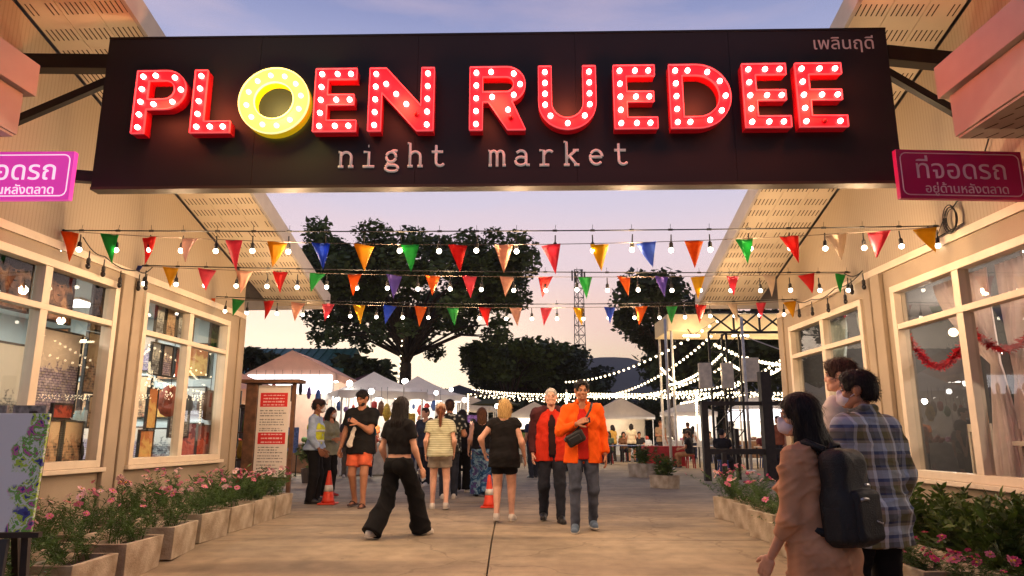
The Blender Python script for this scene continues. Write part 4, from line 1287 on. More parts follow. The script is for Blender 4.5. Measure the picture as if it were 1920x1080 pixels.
# ================================================================== PEOPLE: smooth-blended bodies and clothes, meshed from distance fields
def surfnet(F, lo, h):
    S = F < 0
    c = np.zeros(tuple(n - 1 for n in F.shape), np.int8)
    offs = [(i, j, k) for i in (0, 1) for j in (0, 1) for k in (0, 1)]
    nx, ny, nz = c.shape
    for i, j, k in offs: c += S[i:i + nx, j:j + ny, k:k + nz]
    act = (c > 0) & (c < 8)
    ijk = np.argwhere(act)
    if len(ijk) == 0: return np.zeros((0, 3)), np.zeros((0, 4), int)
    idx = -np.ones(c.shape, np.int64); idx[act] = np.arange(len(ijk))
    sm = np.zeros((len(ijk), 3)); cnt = np.zeros(len(ijk))
    for a in offs:
        for ax in range(3):
            if a[ax] == 1: continue
            b = list(a); b[ax] = 1
            fa = F[ijk[:, 0] + a[0], ijk[:, 1] + a[1], ijk[:, 2] + a[2]]; fb = F[ijk[:, 0] + b[0], ijk[:, 1] + b[1], ijk[:, 2] + b[2]]
            m = (fa < 0) != (fb < 0)
            t = np.where(m, fa / np.where(m, fa - fb, 1), 0)
            p = np.array(a, float)[None, :].repeat(len(ijk), 0); p[:, ax] += t
            sm += p * m[:, None]; cnt += m
    V = np.asarray(lo) + h * (ijk + sm / cnt[:, None])
    Q = []
    for ax in range(3):
        b, d = (ax + 1) % 3, (ax + 2) % 3
        s0 = [slice(None)] * 3; s1 = [slice(None)] * 3
        s0[ax] = slice(0, -1); s1[ax] = slice(1, None)
        A = S[tuple(s0)]; B = S[tuple(s1)]
        e = np.argwhere(A != B)
        ok = (e[:, b] > 0) & (e[:, d] > 0) & (e[:, b] < F.shape[b] - 1) & (e[:, d] < F.shape[d] - 1)
        e = e[ok]
        def cell(db, dd):
            q = e.copy(); q[:, b] += db; q[:, d] += dd; return idx[q[:, 0], q[:, 1], q[:, 2]]
        quad = np.stack([cell(-1, -1), cell(0, -1), cell(0, 0), cell(-1, 0)], 1)
        flip = ~A[e[:, 0], e[:, 1], e[:, 2]]
        quad[flip] = quad[flip][:, ::-1]
        Q.append(quad)
    return V, np.concatenate(Q)


def C_(a, b, ra, rb=None, ax=None, s=1.0, flat=False): return dict(t='c', a=np.array(a, float), b=np.array(b, float), ra=ra, rb=ra if rb is None else rb, ax=ax, s=s, flat=flat)
def E_(c, r, rot=None): return dict(t='e', c=np.array(c, float), r=np.array(r, float), rot=rot)


def infl(p, d):
    q = dict(p)
    if q['t'] == 'c': q['ra'] = q['ra'] + d; q['rb'] = q['rb'] + d
    else: q['r'] = q['r'] + d
    return q


def B_(c, hs, rot, r=.03): return dict(t='b', c=np.array(c, float), hs=np.array(hs, float), rot=rot, rr=r)


def bounds(p):
    if p['t'] == 'b':
        q = np.full(3, np.linalg.norm(p['hs']) + p['rr']); return p['c'] - q, p['c'] + q
    if p['t'] == 'c':
        r = max(p['ra'], p['rb']) * 1.05
        return np.minimum(p['a'], p['b']) - r, np.maximum(p['a'], p['b']) + r
    r = p['r'] if p['rot'] is None else np.full(3, p['r'].max())
    return p['c'] - r, p['c'] + r


def dist(p, X, Y, Z):
    if p['t'] == 'c':
        a, b = p['a'], p['b']; ab = b - a; L2 = max(1e-9, ab @ ab)
        dx, dy, dz = X - a[0], Y - a[1], Z - a[2]
        t = (dx * ab[0] + dy * ab[1] + dz * ab[2]) / L2
        tc = np.clip(t, 0, 1)
        qx, qy, qz = dx - tc * ab[0], dy - tc * ab[1], dz - tc * ab[2]
        if p['ax'] is not None:
            A = p['ax']; k = qx * A[0] + qy * A[1] + qz * A[2]; e = p['s'] - 1
            qx = qx + A[0] * k * e; qy = qy + A[1] * k * e; qz = qz + A[2] * k * e
        d = np.sqrt(qx * qx + qy * qy + qz * qz) - (p['ra'] + (p['rb'] - p['ra']) * tc)
        if p['flat']:
            L = math.sqrt(L2); d = np.maximum(d, np.maximum((t - 1) * L, -t * L))
        return d
    x, y, z = X - p['c'][0], Y - p['c'][1], Z - p['c'][2]
    if p['t'] == 'b':
        M = p['rot']; q = [np.abs(M[i][0] * x + M[i][1] * y + M[i][2] * z) - p['hs'][i] + p['rr'] for i in range(3)]
        return np.sqrt(sum(np.maximum(v, 0) ** 2 for v in q)) + np.minimum(np.maximum(np.maximum(q[0], q[1]), q[2]), 0) - p['rr']
    if p['rot'] is not None:
        M = p['rot']; x, y, z = (M[0][0] * x + M[0][1] * y + M[0][2] * z, M[1][0] * x + M[1][1] * y + M[1][2] * z, M[2][0] * x + M[2][1] * y + M[2][2] * z)
    r = p['r']
    k0 = np.sqrt((x / r[0]) ** 2 + (y / r[1]) ** 2 + (z / r[2]) ** 2); k1 = np.sqrt((x / r[0] ** 2) ** 2 + (y / r[1] ** 2) ** 2 + (z / r[2] ** 2) ** 2)
    return k0 * (k0 - 1) / np.maximum(k1, 1e-6)


def field_mesh(prims, h, k=0.03, cuts=(), subs=()):
    """prims blended smoothly; cuts = half spaces (point, normal) whose outer side goes; subs = prims taken away"""
    bs = [bounds(p) for p in prims]
    pad = 2.5 * h + k * 0.5
    lo = np.min([b[0] for b in bs], 0) - pad; hi = np.max([b[1] for b in bs], 0) + pad
    n = np.ceil((hi - lo) / h).astype(int) + 1
    ax = [lo[i] + h * np.arange(n[i]) for i in range(3)]
    F = np.full(tuple(n), 0.2)
    def region(b0, b1, q):
        i0 = np.maximum(0, np.floor((b0 - q - lo) / h).astype(int)); i1 = np.minimum(n, np.ceil((b1 + q - lo) / h).astype(int) + 1)
        sl = tuple(slice(i0[i], i1[i]) for i in range(3))
        return sl, ax[0][sl[0]][:, None, None], ax[1][sl[1]][None, :, None], ax[2][sl[2]][None, None, :]
    for p, (b0, b1) in zip(prims, bs):
        sl, X, Y, Z = region(b0, b1, k + 2 * h)
        d = dist(p, X, Y, Z); f = F[sl]
        hh = np.clip(0.5 + 0.5 * (f - d) / k, 0, 1)
        F[sl] = f * (1 - hh) + d * hh - k * hh * (1 - hh)
    for p in subs:
        b0, b1 = bounds(p); sl, X, Y, Z = region(b0, b1, 3 * h)
        d = -dist(p, X, Y, Z); f = F[sl]; ks = p.get('k', 0.006)
        hh = np.clip(0.5 - 0.5 * (f - d) / ks, 0, 1)
        F[sl] = f * (1 - hh) + d * hh + ks * hh * (1 - hh)
    for pt, nr in cuts:
        nr = np.array(nr, float); nr /= np.linalg.norm(nr)
        d = (ax[0][:, None, None] - pt[0]) * nr[0] + (ax[1][None, :, None] - pt[1]) * nr[1] + (ax[2][None, None, :] - pt[2]) * nr[2]
        F = np.maximum(F, d)
    return surfnet(F, lo, h)


def wrinkle(V, F, amp, seed, fz=1.0):
    """soft folds: push the cloth in and out along its normals"""
    if amp <= 0 or len(V) == 0: return V
    a, b, c, d = V[F[:, 0]], V[F[:, 1]], V[F[:, 2]], V[F[:, 3]]
    fn = np.cross(c - a, d - b); N = np.zeros_like(V)
    for i in range(4): np.add.at(N, F[:, i], fn)
    N /= np.maximum(np.linalg.norm(N, axis=1)[:, None], 1e-9)
    r = np.random.default_rng(seed); f = np.zeros(len(V))
    for _ in range(7):
        w = r.normal(0, 1, 3) * np.array([26, 26, 30 * fz]); f += np.sin(V @ w + r.uniform(0, 6.28)) / 2.9
    # sharper creases: ridged waves broken up by a slow wave
    for q in range(4):
        w = r.normal(0, 1, 3) * np.array([16, 16, 22]); g = 1 - np.abs(np.sin(V @ w + r.uniform(0, 6.28) + .9 * np.sin(V @ r.normal(0, 9, 3)))); m_ = .5 + .5 * np.sin(V @ r.normal(0, 7, 3) + r.uniform(0, 6.28))
        f += (g ** 2.2 * 1.7 - .5) * m_
    f = np.where(f < -.5, -.5 + (f + .5) * .25, f)
    return V + N * (amp * f)[:, None]


def ik(a, t, l1, l2, pole):
    a = np.array(a, float); t = np.array(t, float); d = t - a; L = np.linalg.norm(d); L_ = min(L, (l1 + l2) * 0.999); d = d / max(L, 1e-6)
    t = a + d * L_
    x = (l1 * l1 - l2 * l2 + L_ * L_) / (2 * L_); hgt = math.sqrt(max(0, l1 * l1 - x * x))
    p = np.array(pole, float); p = p - d * (p @ d); p /= max(np.linalg.norm(p), 1e-6)
    return a + d * x + p * hgt, t


def nrm(v): v = np.array(v, float); return v / max(np.linalg.norm(v), 1e-9)


SKIN = {}
def skin(name, col):
    return mat("skin_" + name, col, 0.55, var=0.06, vscale=14, spec=0.4)


def cloth(name, col, bump=0.14, var=0.14, rough=0.85, **kw):
    return mat("cloth_" + name, col, rough, var=var, vscale=8, bump=bump, bscale=260, spec=0.2, **kw)


class Person:
    """local frame: +Y forward, +X the person's right, z up; H in metres"""
    def __init__(s, label, x, y, rotz, H, skin_m, sex='m', feet=None, hands=None, yaw=0.0, pitch=0.0, lean=(0, 0), build=1.0, h=0.012, twist=0.0, sit=None, group=None, z=None, elbow=None, fine=True, cat="person", curl=0.5, seed=None):
        s.k = k = H / 1.75; s.H = H; s.h = h; s.fine = fine; s.seed = seed or int(abs(x * 971 + y * 389)) % 9999
        s.root = thing("person", label, cat, (x, y, gz(y) if z is None else z), rotz, group)
        f = sex == 'f'; s.f = f; bd = build * (.95 if f else .97); s.bd = bd
        feet = feet or [(-0.1, 0.0, 0), (0.1, 0.02, 0)]
        feet = [(a[0] * k, a[1] * k, (a[2] if len(a) > 2 else 0) * k) for a in feet]
        thigh, shank = 0.425 * k, 0.405 * k; hipw = (0.088 if not f else 0.092) * k
        ank = [np.array([a[0], a[1], a[2] + 0.075 * k]) for a in feet]
        px = (ank[0][0] + ank[1][0]) / 2; py = (ank[0][1] + ank[1][1]) / 2
        if sit is not None: hz = sit; py = min(ank[0][1], ank[1][1]) - 0.38 * k
        else:
            hz = 9
            for a, sx in zip(ank, (-1, 1)):
                hor = math.hypot(a[0] - (px + sx * hipw), a[1] - py); hz = min(hz, a[2] + math.sqrt(max(0.01, ((thigh + shank) * 0.994) ** 2 - hor * hor)))
        s.pel = pel = np.array([px, py, hz]); s.hz = hz
        up = nrm([lean[0], lean[1], 1.0]); rt = nrm(np.cross([0, 1, 0], up)); fw = np.cross(up, rt)
        tw = R(twist); rs = rt * math.cos(tw) + fw * math.sin(tw); fs = np.cross(up, rs)
        s.up, s.rt, s.fw, s.rs, s.fs = up, rt, fw, rs, fs
        def B(r_, f_, u_): return pel + (rt * r_ + fw * f_ + up * u_) * k
        def T(r_, f_, u_): return pel + (rs * r_ + fs * f_ + up * u_) * k
        s.B, s.T = B, T
        F = fw; FS = fs
        sh = 0.182 if not f else 0.160
        s.torso = [C_(B(-.07, -.005, .02), B(.07, -.005, .02), (.115 if not f else .12) * k * bd, None, F, 1.12),
                   C_(B(-.055, .005, .15), B(.055, .005, .15), (.102 if not f else .088) * k * bd, None, F, 1.12),
                   C_(B(-.06, .01, .08), B(-.055, .01, .16), (.106 if not f else .098) * k * bd, None, F, 1.12), C_(B(.06, .01, .08), B(.055, .01, .16), (.106 if not f else .098) * k * bd, None, F, 1.12),
                   C_(T(-.075, .0, .33), T(.075, .0, .33), (.118 if not f else .102) * k * bd, None, FS, 1.1),
                   C_(T(-.055, .005, .18), T(-.075, 0, .34), (.1 if not f else .086) * k * bd, .112 * k * bd if not f else .098 * k * bd, FS, 1.12),
                   C_(T(.055, .005, .18), T(.075, 0, .34), (.1 if not f else .086) * k * bd, .112 * k * bd if not f else .098 * k * bd, FS, 1.12),
                   C_(T(-sh + .035, -.01, .475), T(sh - .035, -.01, .475), (.068 if not f else .058) * k * bd, None, FS, 1.0),
                   C_(T(-.07, -.01, .40), T(.07, -.01, .40), .105 * k * bd, None, FS, 1.12),
                   C_(T(-.1, -.015, .50), T(0, -.01, .545), .05 * k, .056 * k), C_(T(.1, -.015, .50), T(0, -.01, .545), .05 * k, .056 * k)]
        s.torso += [E_(B(sx * .065, -.075, -.005), np.array([.085, .075, .09]) * k * bd) for sx in (-1, 1)]
        if f: s.torso += [E_(T(sx * .075, .085, .335), np.array([.062, .058, .06]) * k) for sx in (-1, 1)]
        else: s.torso += [E_(T(sx * .075, .06, .37), np.array([.075, .05, .06]) * k * bd) for sx in (-1, 1)]
        s.neck = [C_(T(0, -.012, .53), T(0, .012, .64), (.056 if not f else .047) * k, (.052 if not f else .044) * k)]
        # legs
        s.leg = []
        for i, sx in enumerate((-1, 1)):
            hip = B(sx * .088, 0, 0); toe = nrm([0.12 * sx, 1, 0])
            kn, an = ik(hip, ank[i], thigh, shank, np.array([sx * 0.12, 1, 0.1 if sit is None else 0.6]))
            s.leg.append(dict(hip=hip, knee=kn, ank=an, toe=toe))
            d = nrm(an - kn); back = nrm(np.cross(np.cross(d, toe), d)) * -1
            q = (1.0 if not f else 1.02) * bd
            s.leg[-1]['prims'] = [C_(hip + [0, 0, .0], kn, .092 * k * q, .057 * k * q), C_(kn, an, .055 * k * q, .036 * k), C_(kn + d * .07 * k + back * .018 * k, kn + d * .2 * k + back * .012 * k, .047 * k * q, .036 * k * q)]
        # arms
        s.arm = []
        ul, fl = .292 * k, .25 * k
        hands = hands or [None, None]
        for i, sx in enumerate((-1, 1)):
            S0 = T(sx * sh, -.01, .49)
            tgt = hands[i]
            w = T(sx * (sh + .075), .06, -.03) if tgt is None else T(*tgt)
            pole = (rs * sx * 0.35 - fs * 1.0 - up * 0.1) if elbow is None or elbow[i] is None else rs * elbow[i][0] + fs * elbow[i][1] + up * elbow[i][2]
            el, wr = ik(S0, w, ul, fl, pole)
            s.arm.append(dict(sh=S0, el=el, wr=wr, d=nrm(wr - el), sx=sx))
            q = bd if not f else .86 * bd
            s.arm[-1]['prims'] = [C_(S0, el, .056 * k * q, .043 * k * q), C_(el, wr, .043 * k * q, .027 * k * q), C_(el + (wr - el) * .1, el + (wr - el) * .35, .044 * k * q, .038 * k * q)]
        # head
        s.hc = T(0, .028, .72); s.yaw, s.pitch = yaw, pitch
        cy, sy_ = math.cos(R(yaw)), math.sin(R(yaw)); cp, sp = math.cos(R(pitch)), math.sin(R(pitch))
        f0 = fs * cy + rs * sy_; r0 = rs * cy - fs * sy_      # +yaw turns towards the person's right
        s.hf = f0 * cp - up * sp; s.hu = up * cp + f0 * sp; s.hr = r0; s.hs = (0.97 if not f else 0.93) * k
        s.curl = curl
        s._body(skin_m)

    def HP(s, r_, f_, u_): return s.hc + (s.hr * r_ + s.hf * f_ + s.hu * u_) * s.hs

    def hrot(s): return np.array([s.hr, s.hf, s.hu])

    def head_prims(s):
        H, Rr, q = s.HP, s.hrot(), s.hs
        e = lambda c, r: E_(H(*c), np.array(r) * q, Rr)
        P = [e((0, -.012, .025), (.076, .096, .094)), e((0, .02, -.03), (.064, .074, .082)), C_(H(-.024, .05, -.083), H(.024, .05, -.083), .03 * q, None), C_(H(0, .082, -.092), H(0, .084, -.088), .018 * q),
             C_(H(-.05, .0, -.06), H(-.025, .055, -.085), .026 * q, .022 * q), C_(H(.05, .0, -.06), H(.025, .055, -.085), .026 * q, .022 * q),
             C_(H(-.034, .078, .022), H(.034, .078, .022), .016 * q), e((-.042, .058, -.028), (.022, .026, .022)), e((.042, .058, -.028), (.022, .026, .022)),
             C_(H(0, .088, .012), H(0, .102, -.027), .008 * q, .0115 * q), C_(H(-.010, .091, -.03), H(.010, .091, -.03), .009 * q),
             C_(H(-.014, .089, -.058), H(.014, .089, -.058), .009 * q), C_(H(-.012, .087, -.068), H(.012, .087, -.068), .010 * q)]
        for sx in (-1, 1):
            P += [E_(H(sx * .078, -.008, -.008), np.array([.012, .021, .032]) * q, Rr), E_(H(sx * .083, -.014, .004), np.array([.008, .018, .022]) * q, Rr)]
        subs = [dict(E_(H(sx * .033, .096, .006), np.array([.019, .014, .011]) * q, Rr), k=0.012) for sx in (-1, 1)]
        return P, subs

    def hand_prims(s, A):
        k = s.k * (0.92 if s.f else 1.0); d = A['d']; sx = A['sx']; w = A['wr']
        # palm faces the thigh, thumb side forward
        n = nrm(-s.rs * sx - d * (-(s.rs * sx) @ d)) if A.get('palm') is None else nrm(A['palm'] - d * (A['palm'] @ d))
        t = nrm(np.cross(n, d)) * 1.0
        if t @ s.fs < 0 and A.get('palm') is None: t = -t
        if A.get('thumb') is not None and t @ A['thumb'] < 0: t = -t
        pal = w + d * .05 * k
        P = [C_(w + d * .01 * k, w + d * .03 * k, .023 * k, .026 * k, n, 1.35)]
        for o in (-.03, -.01, .01, .03): P.append(C_(w + d * .03 * k + t * o * .7 * k, w + d * .088 * k + t * o * k, .0165 * k, .0135 * k))
        cu = s.curl
        for o, L, c_ in ((.031, .068, .8), (.0105, .078, 1.0), (-.0105, .072, 1.1), (-.031, .056, 1.25)):
            p = w + d * .09 * k + t * o * k; a = 0.25 * cu * c_; dr = d * math.cos(a) + n * math.sin(a) + t * o * 1.2
            for j, fr in enumerate((.45, .32, .23)):
                q = p + nrm(dr) * L * fr * k; P.append(C_(p, q, (.0098 - j * .001) * k, (.0092 - j * .001) * k)); p = q
                a += (0.75 + 0.2 * j) * cu * c_; dr = d * math.cos(a) + n * math.sin(a)
        p = w + d * .025 * k + t * .024 * k; dr = nrm(d * .75 + t * .65 + n * .25)
        for j, L in enumerate((.042, .032, .026)):
            q = p + dr * L * k; P.append(C_(p, q, (.0135 - j * .0016) * k, (.012 - j * .0016) * k)); p = q; dr = nrm(dr + d * .35 + n * .35 * cu)
        A['grip'] = w + d * .095 * k + n * .03 * k; A['n'] = n; A['t'] = t
        return P

    def _body(s, m):
        P = list(s.torso) + s.neck
        for L in s.leg: P += L['prims'] + [C_(L['ank'], L['ank'] - [0, 0, .03 * s.k], .037 * s.k), C_(L['ank'] + [0, 0, -.045 * s.k] - L['toe'] * .03 * s.k, L['ank'] + [0, 0, -.055 * s.k] + L['toe'] * .13 * s.k, .028 * s.k, .022 * s.k)]
        for A in s.arm: P += A['prims']
        V, F = field_mesh(P, s.h, 0.028 * s.k)
        parts = [(V, F)]
        hp, hs = s.head_prims()
        nk = [C_(s.T(0, -.005, .57), s.HP(0, -.012, -.06), (.054 if not s.f else .046) * s.k, (.05 if not s.f else .043) * s.k)]
        parts.append(field_mesh(hp + nk, 0.0055 if s.fine else 0.009, 0.012 * s.k, subs=hs))
        for A in s.arm: parts.append(field_mesh(s.hand_prims(A), 0.005 if s.fine else 0.008, 0.006))
        n = 0; VV = []; FF = []
        for V, F in parts: VV.append(V); FF.append(F + n); n += len(V)
        put("body", np_mesh("body", np.concatenate(VV), np.concatenate(FF), m, True), None, s.root, local=True)
        if s.fine:
            q = s.hs; e = MB()
            for sx in (-1, 1):
                e.ball(s.HP(sx * .033, .0785, .006), .0115 * q, 8, 6)
            put("eyes", e.mesh("eyes", mat("eye_white", (168, 156, 148), 0.35), True), None, s.root, local=True, kind="stuff")
            e = MB()
            for sx in (-1, 1): e.ball(s.HP(sx * .033, .0848, .0055), .0062 * q, 8, 6)
            put("irises", e.mesh("irises", mat("eye_dark", (34, 24, 20), 0.25), True), None, s.root, local=True, kind="stuff")
            b = MB()
            for sx in (-1, 1): b.tube([s.HP(sx * .016, .0935, .028), s.HP(sx * .034, .0925, .034), s.HP(sx * .052, .080, .028)], .0032 * q, 6, .002 * q)
            put("eyebrows", b.mesh("eyebrows", mat("brow_hair", (44, 32, 26), 0.8), True), None, s.root, local=True, kind="stuff")
            b = MB(); b.tube([s.HP(-.024, .086, -.063), s.HP(0, .0965, -.0625), s.HP(.024, .086, -.063)], .0052 * q, 6, .004 * q)
            put("lips", b.mesh("lips", mat("lip_skin", (150, 84, 74), 0.45), True), None, s.root, local=True)

    def wear(s, name, prims, m, k=0.025, cuts=(), subs=(), h=None, amp=0.003, label=None, fz=1.0, vfun=None):
        V, F = field_mesh(prims, h or s.h, k * s.k, cuts, subs)
        V = wrinkle(V, F, amp, s.seed + len(name), fz)
        if vfun: V = vfun(V)
        return put(name, np_mesh(name, V, F, m, True), None, s.root, local=True, label=label)

    # ---- garments
    def top(s, m, name="t_shirt", hem=-.04, sleeve=.55, gap=.018, neck=.075, vneck=0.0, loose=.0, flare=.018, open_front=0.0, amp=.004, sleeve_gap=None, subs=(), neck_u=.605, back_low=0.0, cuff=None):
        k = s.k; P = [infl(p, gap * k) for p in s.torso if not (p['t'] == 'e' and p['c'][2] < s.hz + .05 * k)]
        P = P[1:] if hem > .1 else P
        # skirt of the garment down to the hem
        if hem < .03: P += [infl(p, (gap + .016) * k) for p in s.torso if p['t'] == 'e' and p['c'][2] < s.hz + .05 * k]
        if hem < .08:
            r0 = (.114 if not s.f else .112) * k * s.bd + (gap + loose) * k
            for sx in (-1, 1): P.append(C_(s.B(sx * .06, 0, .2), s.B(sx * .068, -.008, hem - .02), r0, r0 + flare * k, s.fw, 1.08))
            P.append(C_(s.B(0, -.005, .2), s.B(0, -.01, hem - .02), r0 * 1.05, r0 * 1.05 + flare * k, s.fw, 1.08))
        if loose:
            for sx in (-1, 1): P.append(C_(s.T(sx * .07, 0, .38), s.B(sx * .065, 0, .05), (.11 if not s.f else .1) * k * s.bd + loose * k, (.11 if not s.f else .1) * k * s.bd + (gap + loose) * k, s.fw, 1.08))
        sg = gap * 1.2 if sleeve_gap is None else sleeve_gap
        for A in s.arm:
            if sleeve <= 0: continue
            a, b, c = A['sh'], A['el'], A['wr']; q = s.bd * (.9 if s.f else 1.0)
            if sleeve <= 1.0:
                P.append(C_(a, a + (b - a) * sleeve, (.058 * q + sg) * k, (.054 * q + sg * 1.25) * k, flat=True)); P.append(C_(a, a + (b - a) * .12, (.058 * q + sg) * k))
            else:
                P += [C_(a, b, (.056 * q + sg) * k, (.046 * q + sg) * k), C_(b, b + (c - b) * (sleeve - 1), (.045 * q + sg) * k, (.033 * q + sg * .8) * k, flat=True)]
        cuts = [(s.B(0, 0, hem), -s.up)]
        sb = [dict(C_(s.T(0, .0, neck_u - .05), s.T(0, .05, neck_u + .12), neck * k, neck * k * 1.2), k=.01)]
        if vneck: sb.append(dict(C_(s.T(0, .12, neck_u - .02), s.T(0, .16, neck_u - vneck), .05 * k, .01 * k), k=.01))
        if back_low: sb.append(dict(E_(s.T(0, -.13, neck_u - .03), np.array([.105, .1, back_low]) * k, np.array([s.rs, s.fs, s.up])), k=.01))
        if open_front: sb.append(dict(C_(s.T(0, .16, .62), s.B(0, .2, hem - .1), open_front * k, open_front * k * 1.2, s.fw, .55), k=.008))
        return s.wear(name, P, m, cuts=cuts, subs=sb + list(subs), amp=amp)

    def legs(s, m, name="trousers", length=1.0, knee=.075, hem=.06, gap=.016, waist=.09, seat=.0, amp=.004, thigh=None):
        """length: 0.3 shorts .. 1 to the ankle (fraction of the leg)"""
        k = s.k; P = [infl(p, gap * k) for p in s.torso[:1]] + [infl(p, gap * k) for p in s.torso if p['t'] == 'e' and p['c'][2] < s.hz + .05 * k]
        P += [C_(s.B(-.055, 0, .03), s.B(.055, 0, .03), (.115 * s.bd + gap) * k, None, s.fw, 1.12)]
        for sx in (-1, 1): P.append(C_(s.B(sx * .06, .003, .02), s.B(sx * .057, .005, waist + .05), (.112 * s.bd + gap) * k, (.102 * s.bd + gap * .8) * k, s.fw, 1.12))
        for L in s.leg:
            a, b, c = L['hip'], L['knee'], L['ank']; tr = thigh or (.094 * s.bd + gap)
            sp = length / 0.5
            if sp < 1.0: P.append(C_(a, a + (b - a) * sp, tr * k, (tr + (knee - tr) * sp * .5) * k if hem == .06 else hem * k, flat=True)); P.append(C_(a, a + (b - a) * .1, tr * k))
            else:
                P += [C_(a, b, tr * k, knee * k)]
                e = b + (c - b) * (sp - 1) * 1.1 if length < .99 else c + np.array([0, 0, -.035 * k])
                P.append(C_(b, e, knee * k, hem * k, flat=True)); P.append(C_(b, b + (e - b) * .05, knee * k))
        return s.wear(name, P, m, cuts=[(s.B(0, 0, waist), s.up)], amp=amp)

    def skirt(s, m, name="skirt", length=.45, waist=.12, w=.17, hem_w=.2, amp=.006):
        P = [C_(s.B(-.05, 0, waist + .02), s.B(-.06, 0, -length), .105 * s.k * s.bd, hem_w * s.k, flat=False), C_(s.B(.05, 0, waist + .02), s.B(.06, 0, -length), .105 * s.k * s.bd, hem_w * s.k)]
        P += [infl(p, .016) for p in s.torso[:1]]
        return s.wear(name, P, m, cuts=[(s.B(0, 0, -length), -s.up), (s.B(0, 0, waist), s.up)], amp=amp)

    def shoes(s, m, sole_m=None, high=False):
        k = s.k; out = []
        for L in s.leg:
            a, t = L['ank'], L['toe']; z0 = a[2] - .075 * k
            g = lambda f, u, l=0: np.array([a[0] + t[0] * f * k - t[1] * l * k, a[1] + t[1] * f * k + t[0] * l * k, z0 + u * k])
            P = [C_(g(-.045, .038), g(.06, .042), .04 * k, .042 * k), C_(g(.06, .035), g(.165, .026), .044 * k, .036 * k), C_(g(-.03, .06), g(0, .085 if not high else .12), .038 * k, .042 * k), C_(g(0, .075), g(.09, .045), .036 * k, .036 * k)]
            o = s.wear("shoe", P, m, k=.02, cuts=[(g(0, .012), (0, 0, -1)), (g(0, .10 if not high else .15), (0, 0, 1))], h=min(s.h, .009), amp=.0)
            so = s.wear("sole", [C_(g(-.045, .012), g(.06, .012), .043 * k, .045 * k), C_(g(.06, .012), g(.165, .012), .047 * k, .038 * k)], sole_m or m, k=.01, cuts=[(g(0, .02), (0, 0, 1)), (g(0, .0), (0, 0, -1))], h=.007, amp=0)
            so.parent = o
            out.append(o)
        return out

    def sandals(s, m):
        k = s.k
        for L in s.leg:
            a, t = L['ank'], L['toe']; z0 = a[2] - .075 * k
            g = lambda f, u: np.array([a[0] + t[0] * f * k, a[1] + t[1] * f * k, z0 + u * k])
            s.wear("sandal", [C_(g(-.05, .01), g(.06, .01), .042 * k), C_(g(.06, .01), g(.16, .01), .045 * k, .038 * k), ], m, k=.01, cuts=[(g(0, .0), (0, 0, -1)), (g(0, .022), (0, 0, 1))], h=.006, amp=0)
            s_ = MB(); q = lambda f, u, l: np.array([a[0] + t[0] * f * k - t[1] * l * k, a[1] + t[1] * f * k + t[0] * l * k, z0 + u * k]); s_.tube([q(.06, .02, -.046), q(.075, .05, -.034), q(.085, .062, 0), q(.075, .05, .034), q(.06, .02, .046)], .009 * k, 6); put("sandal_strap", s_.mesh("sandal_strap", m, True), None, s.root, local=True)

    def hair(s, m, style='short', length=0.0, part=0.0, vol=1.0, fringe=.055):
        H, Rr, q = s.HP, s.hrot(), s.hs * vol
        e = lambda c, r: E_(H(*c), np.array(r) * q, Rr)
        P = [e((0, -.018, .034), (.086, .104, .096))]
        subs = []; k = .02
        face = dict(C_(H(0, .13, -.2), H(0, .125, fringe - .045), .082 * s.hs, .066 * s.hs, s.hr, .92), k=.012)
        cuts = []
        if style == 'short':
            P += [e((0, .03, .075), (.066, .064, .048)), e((0, -.06, -.02), (.072, .06, .07))]
            subs = [face]; cuts = [(H(0, -.05, -.07), tuple(-s.hu * 1.0 - s.hf * .0))]
            subs += [dict(E_(H(sx * .085, .0, -.03), np.array([.03, .045, .055]) * s.hs, Rr), k=.01) for sx in (-1, 1)]
        elif style == 'buzz':
            P = [e((0, -.016, .033), (.0815, .1, .092))]; subs = [face, *[dict(E_(H(sx * .085, .005, -.035), np.array([.03, .05, .06]) * s.hs, Rr), k=.01) for sx in (-1, 1)]]
            cuts = [(H(0, -.05, -.06), tuple(-s.hu))]
        elif style == 'bob':
            P += [C_(H(-.04, -.055, .0), H(-.045, -.06, -length), .064 * q, .05 * q), C_(H(.04, -.055, 0), H(.045, -.06, -length), .064 * q, .05 * q), C_(H(0, -.065, 0), H(0, -.075, -length), .06 * q, .052 * q),
                  C_(H(-.075, 0, .02), H(-.078, .0, -length * .85), .03 * q, .026 * q), C_(H(.075, 0, .02), H(.078, 0, -length * .85), .03 * q, .026 * q)]
            subs = [face]
        elif style == 'long':
            bk = s.fs
            z = s.up
            c0 = H(0, -.06, 0)
            def D(r_, f_, u_): return c0 + s.rs * r_ * s.k + s.fs * f_ * s.k + s.up * u_ * s.k
            for r_, w in ((-.05, .05), (0, .056), (.05, .05)):
                P += [C_(H(r_ * .9, -.05, .02), D(r_ * 1.1, -.03, -length * .45), .06 * q, w * q), C_(D(r_ * 1.1, -.03, -length * .45), D(r_ * .9, -.035, -length), w * q, .022 * q)]
            P += [C_(H(-.072, .0, .02), D(-.085, .03, -.2), .032 * q, .03 * q), C_(H(.072, .0, .02), D(.085, .03, -.2), .032 * q, .03 * q)]
            subs = [face]
        elif style == 'pony':
            P = [e((0, -.016, .033), (.083, .101, .094))]; subs = [face]
            c0 = H(0, -.10, .03)
            P += [C_(c0, c0 - s.fs * .05 * s.k - s.up * .06 * s.k, .026 * q, .032 * q), C_(c0 - s.fs * .05 * s.k - s.up * .06 * s.k, c0 - s.fs * .035 * s.k - s.up * length * s.k, .036 * q, .016 * q), e((0, -.06, -.02), (.07, .05, .06))]
            subs += [dict(E_(H(sx * .085, .0, -.04), np.array([.028, .04, .05]) * s.hs, Rr), k=.01) for sx in (-1, 1)]
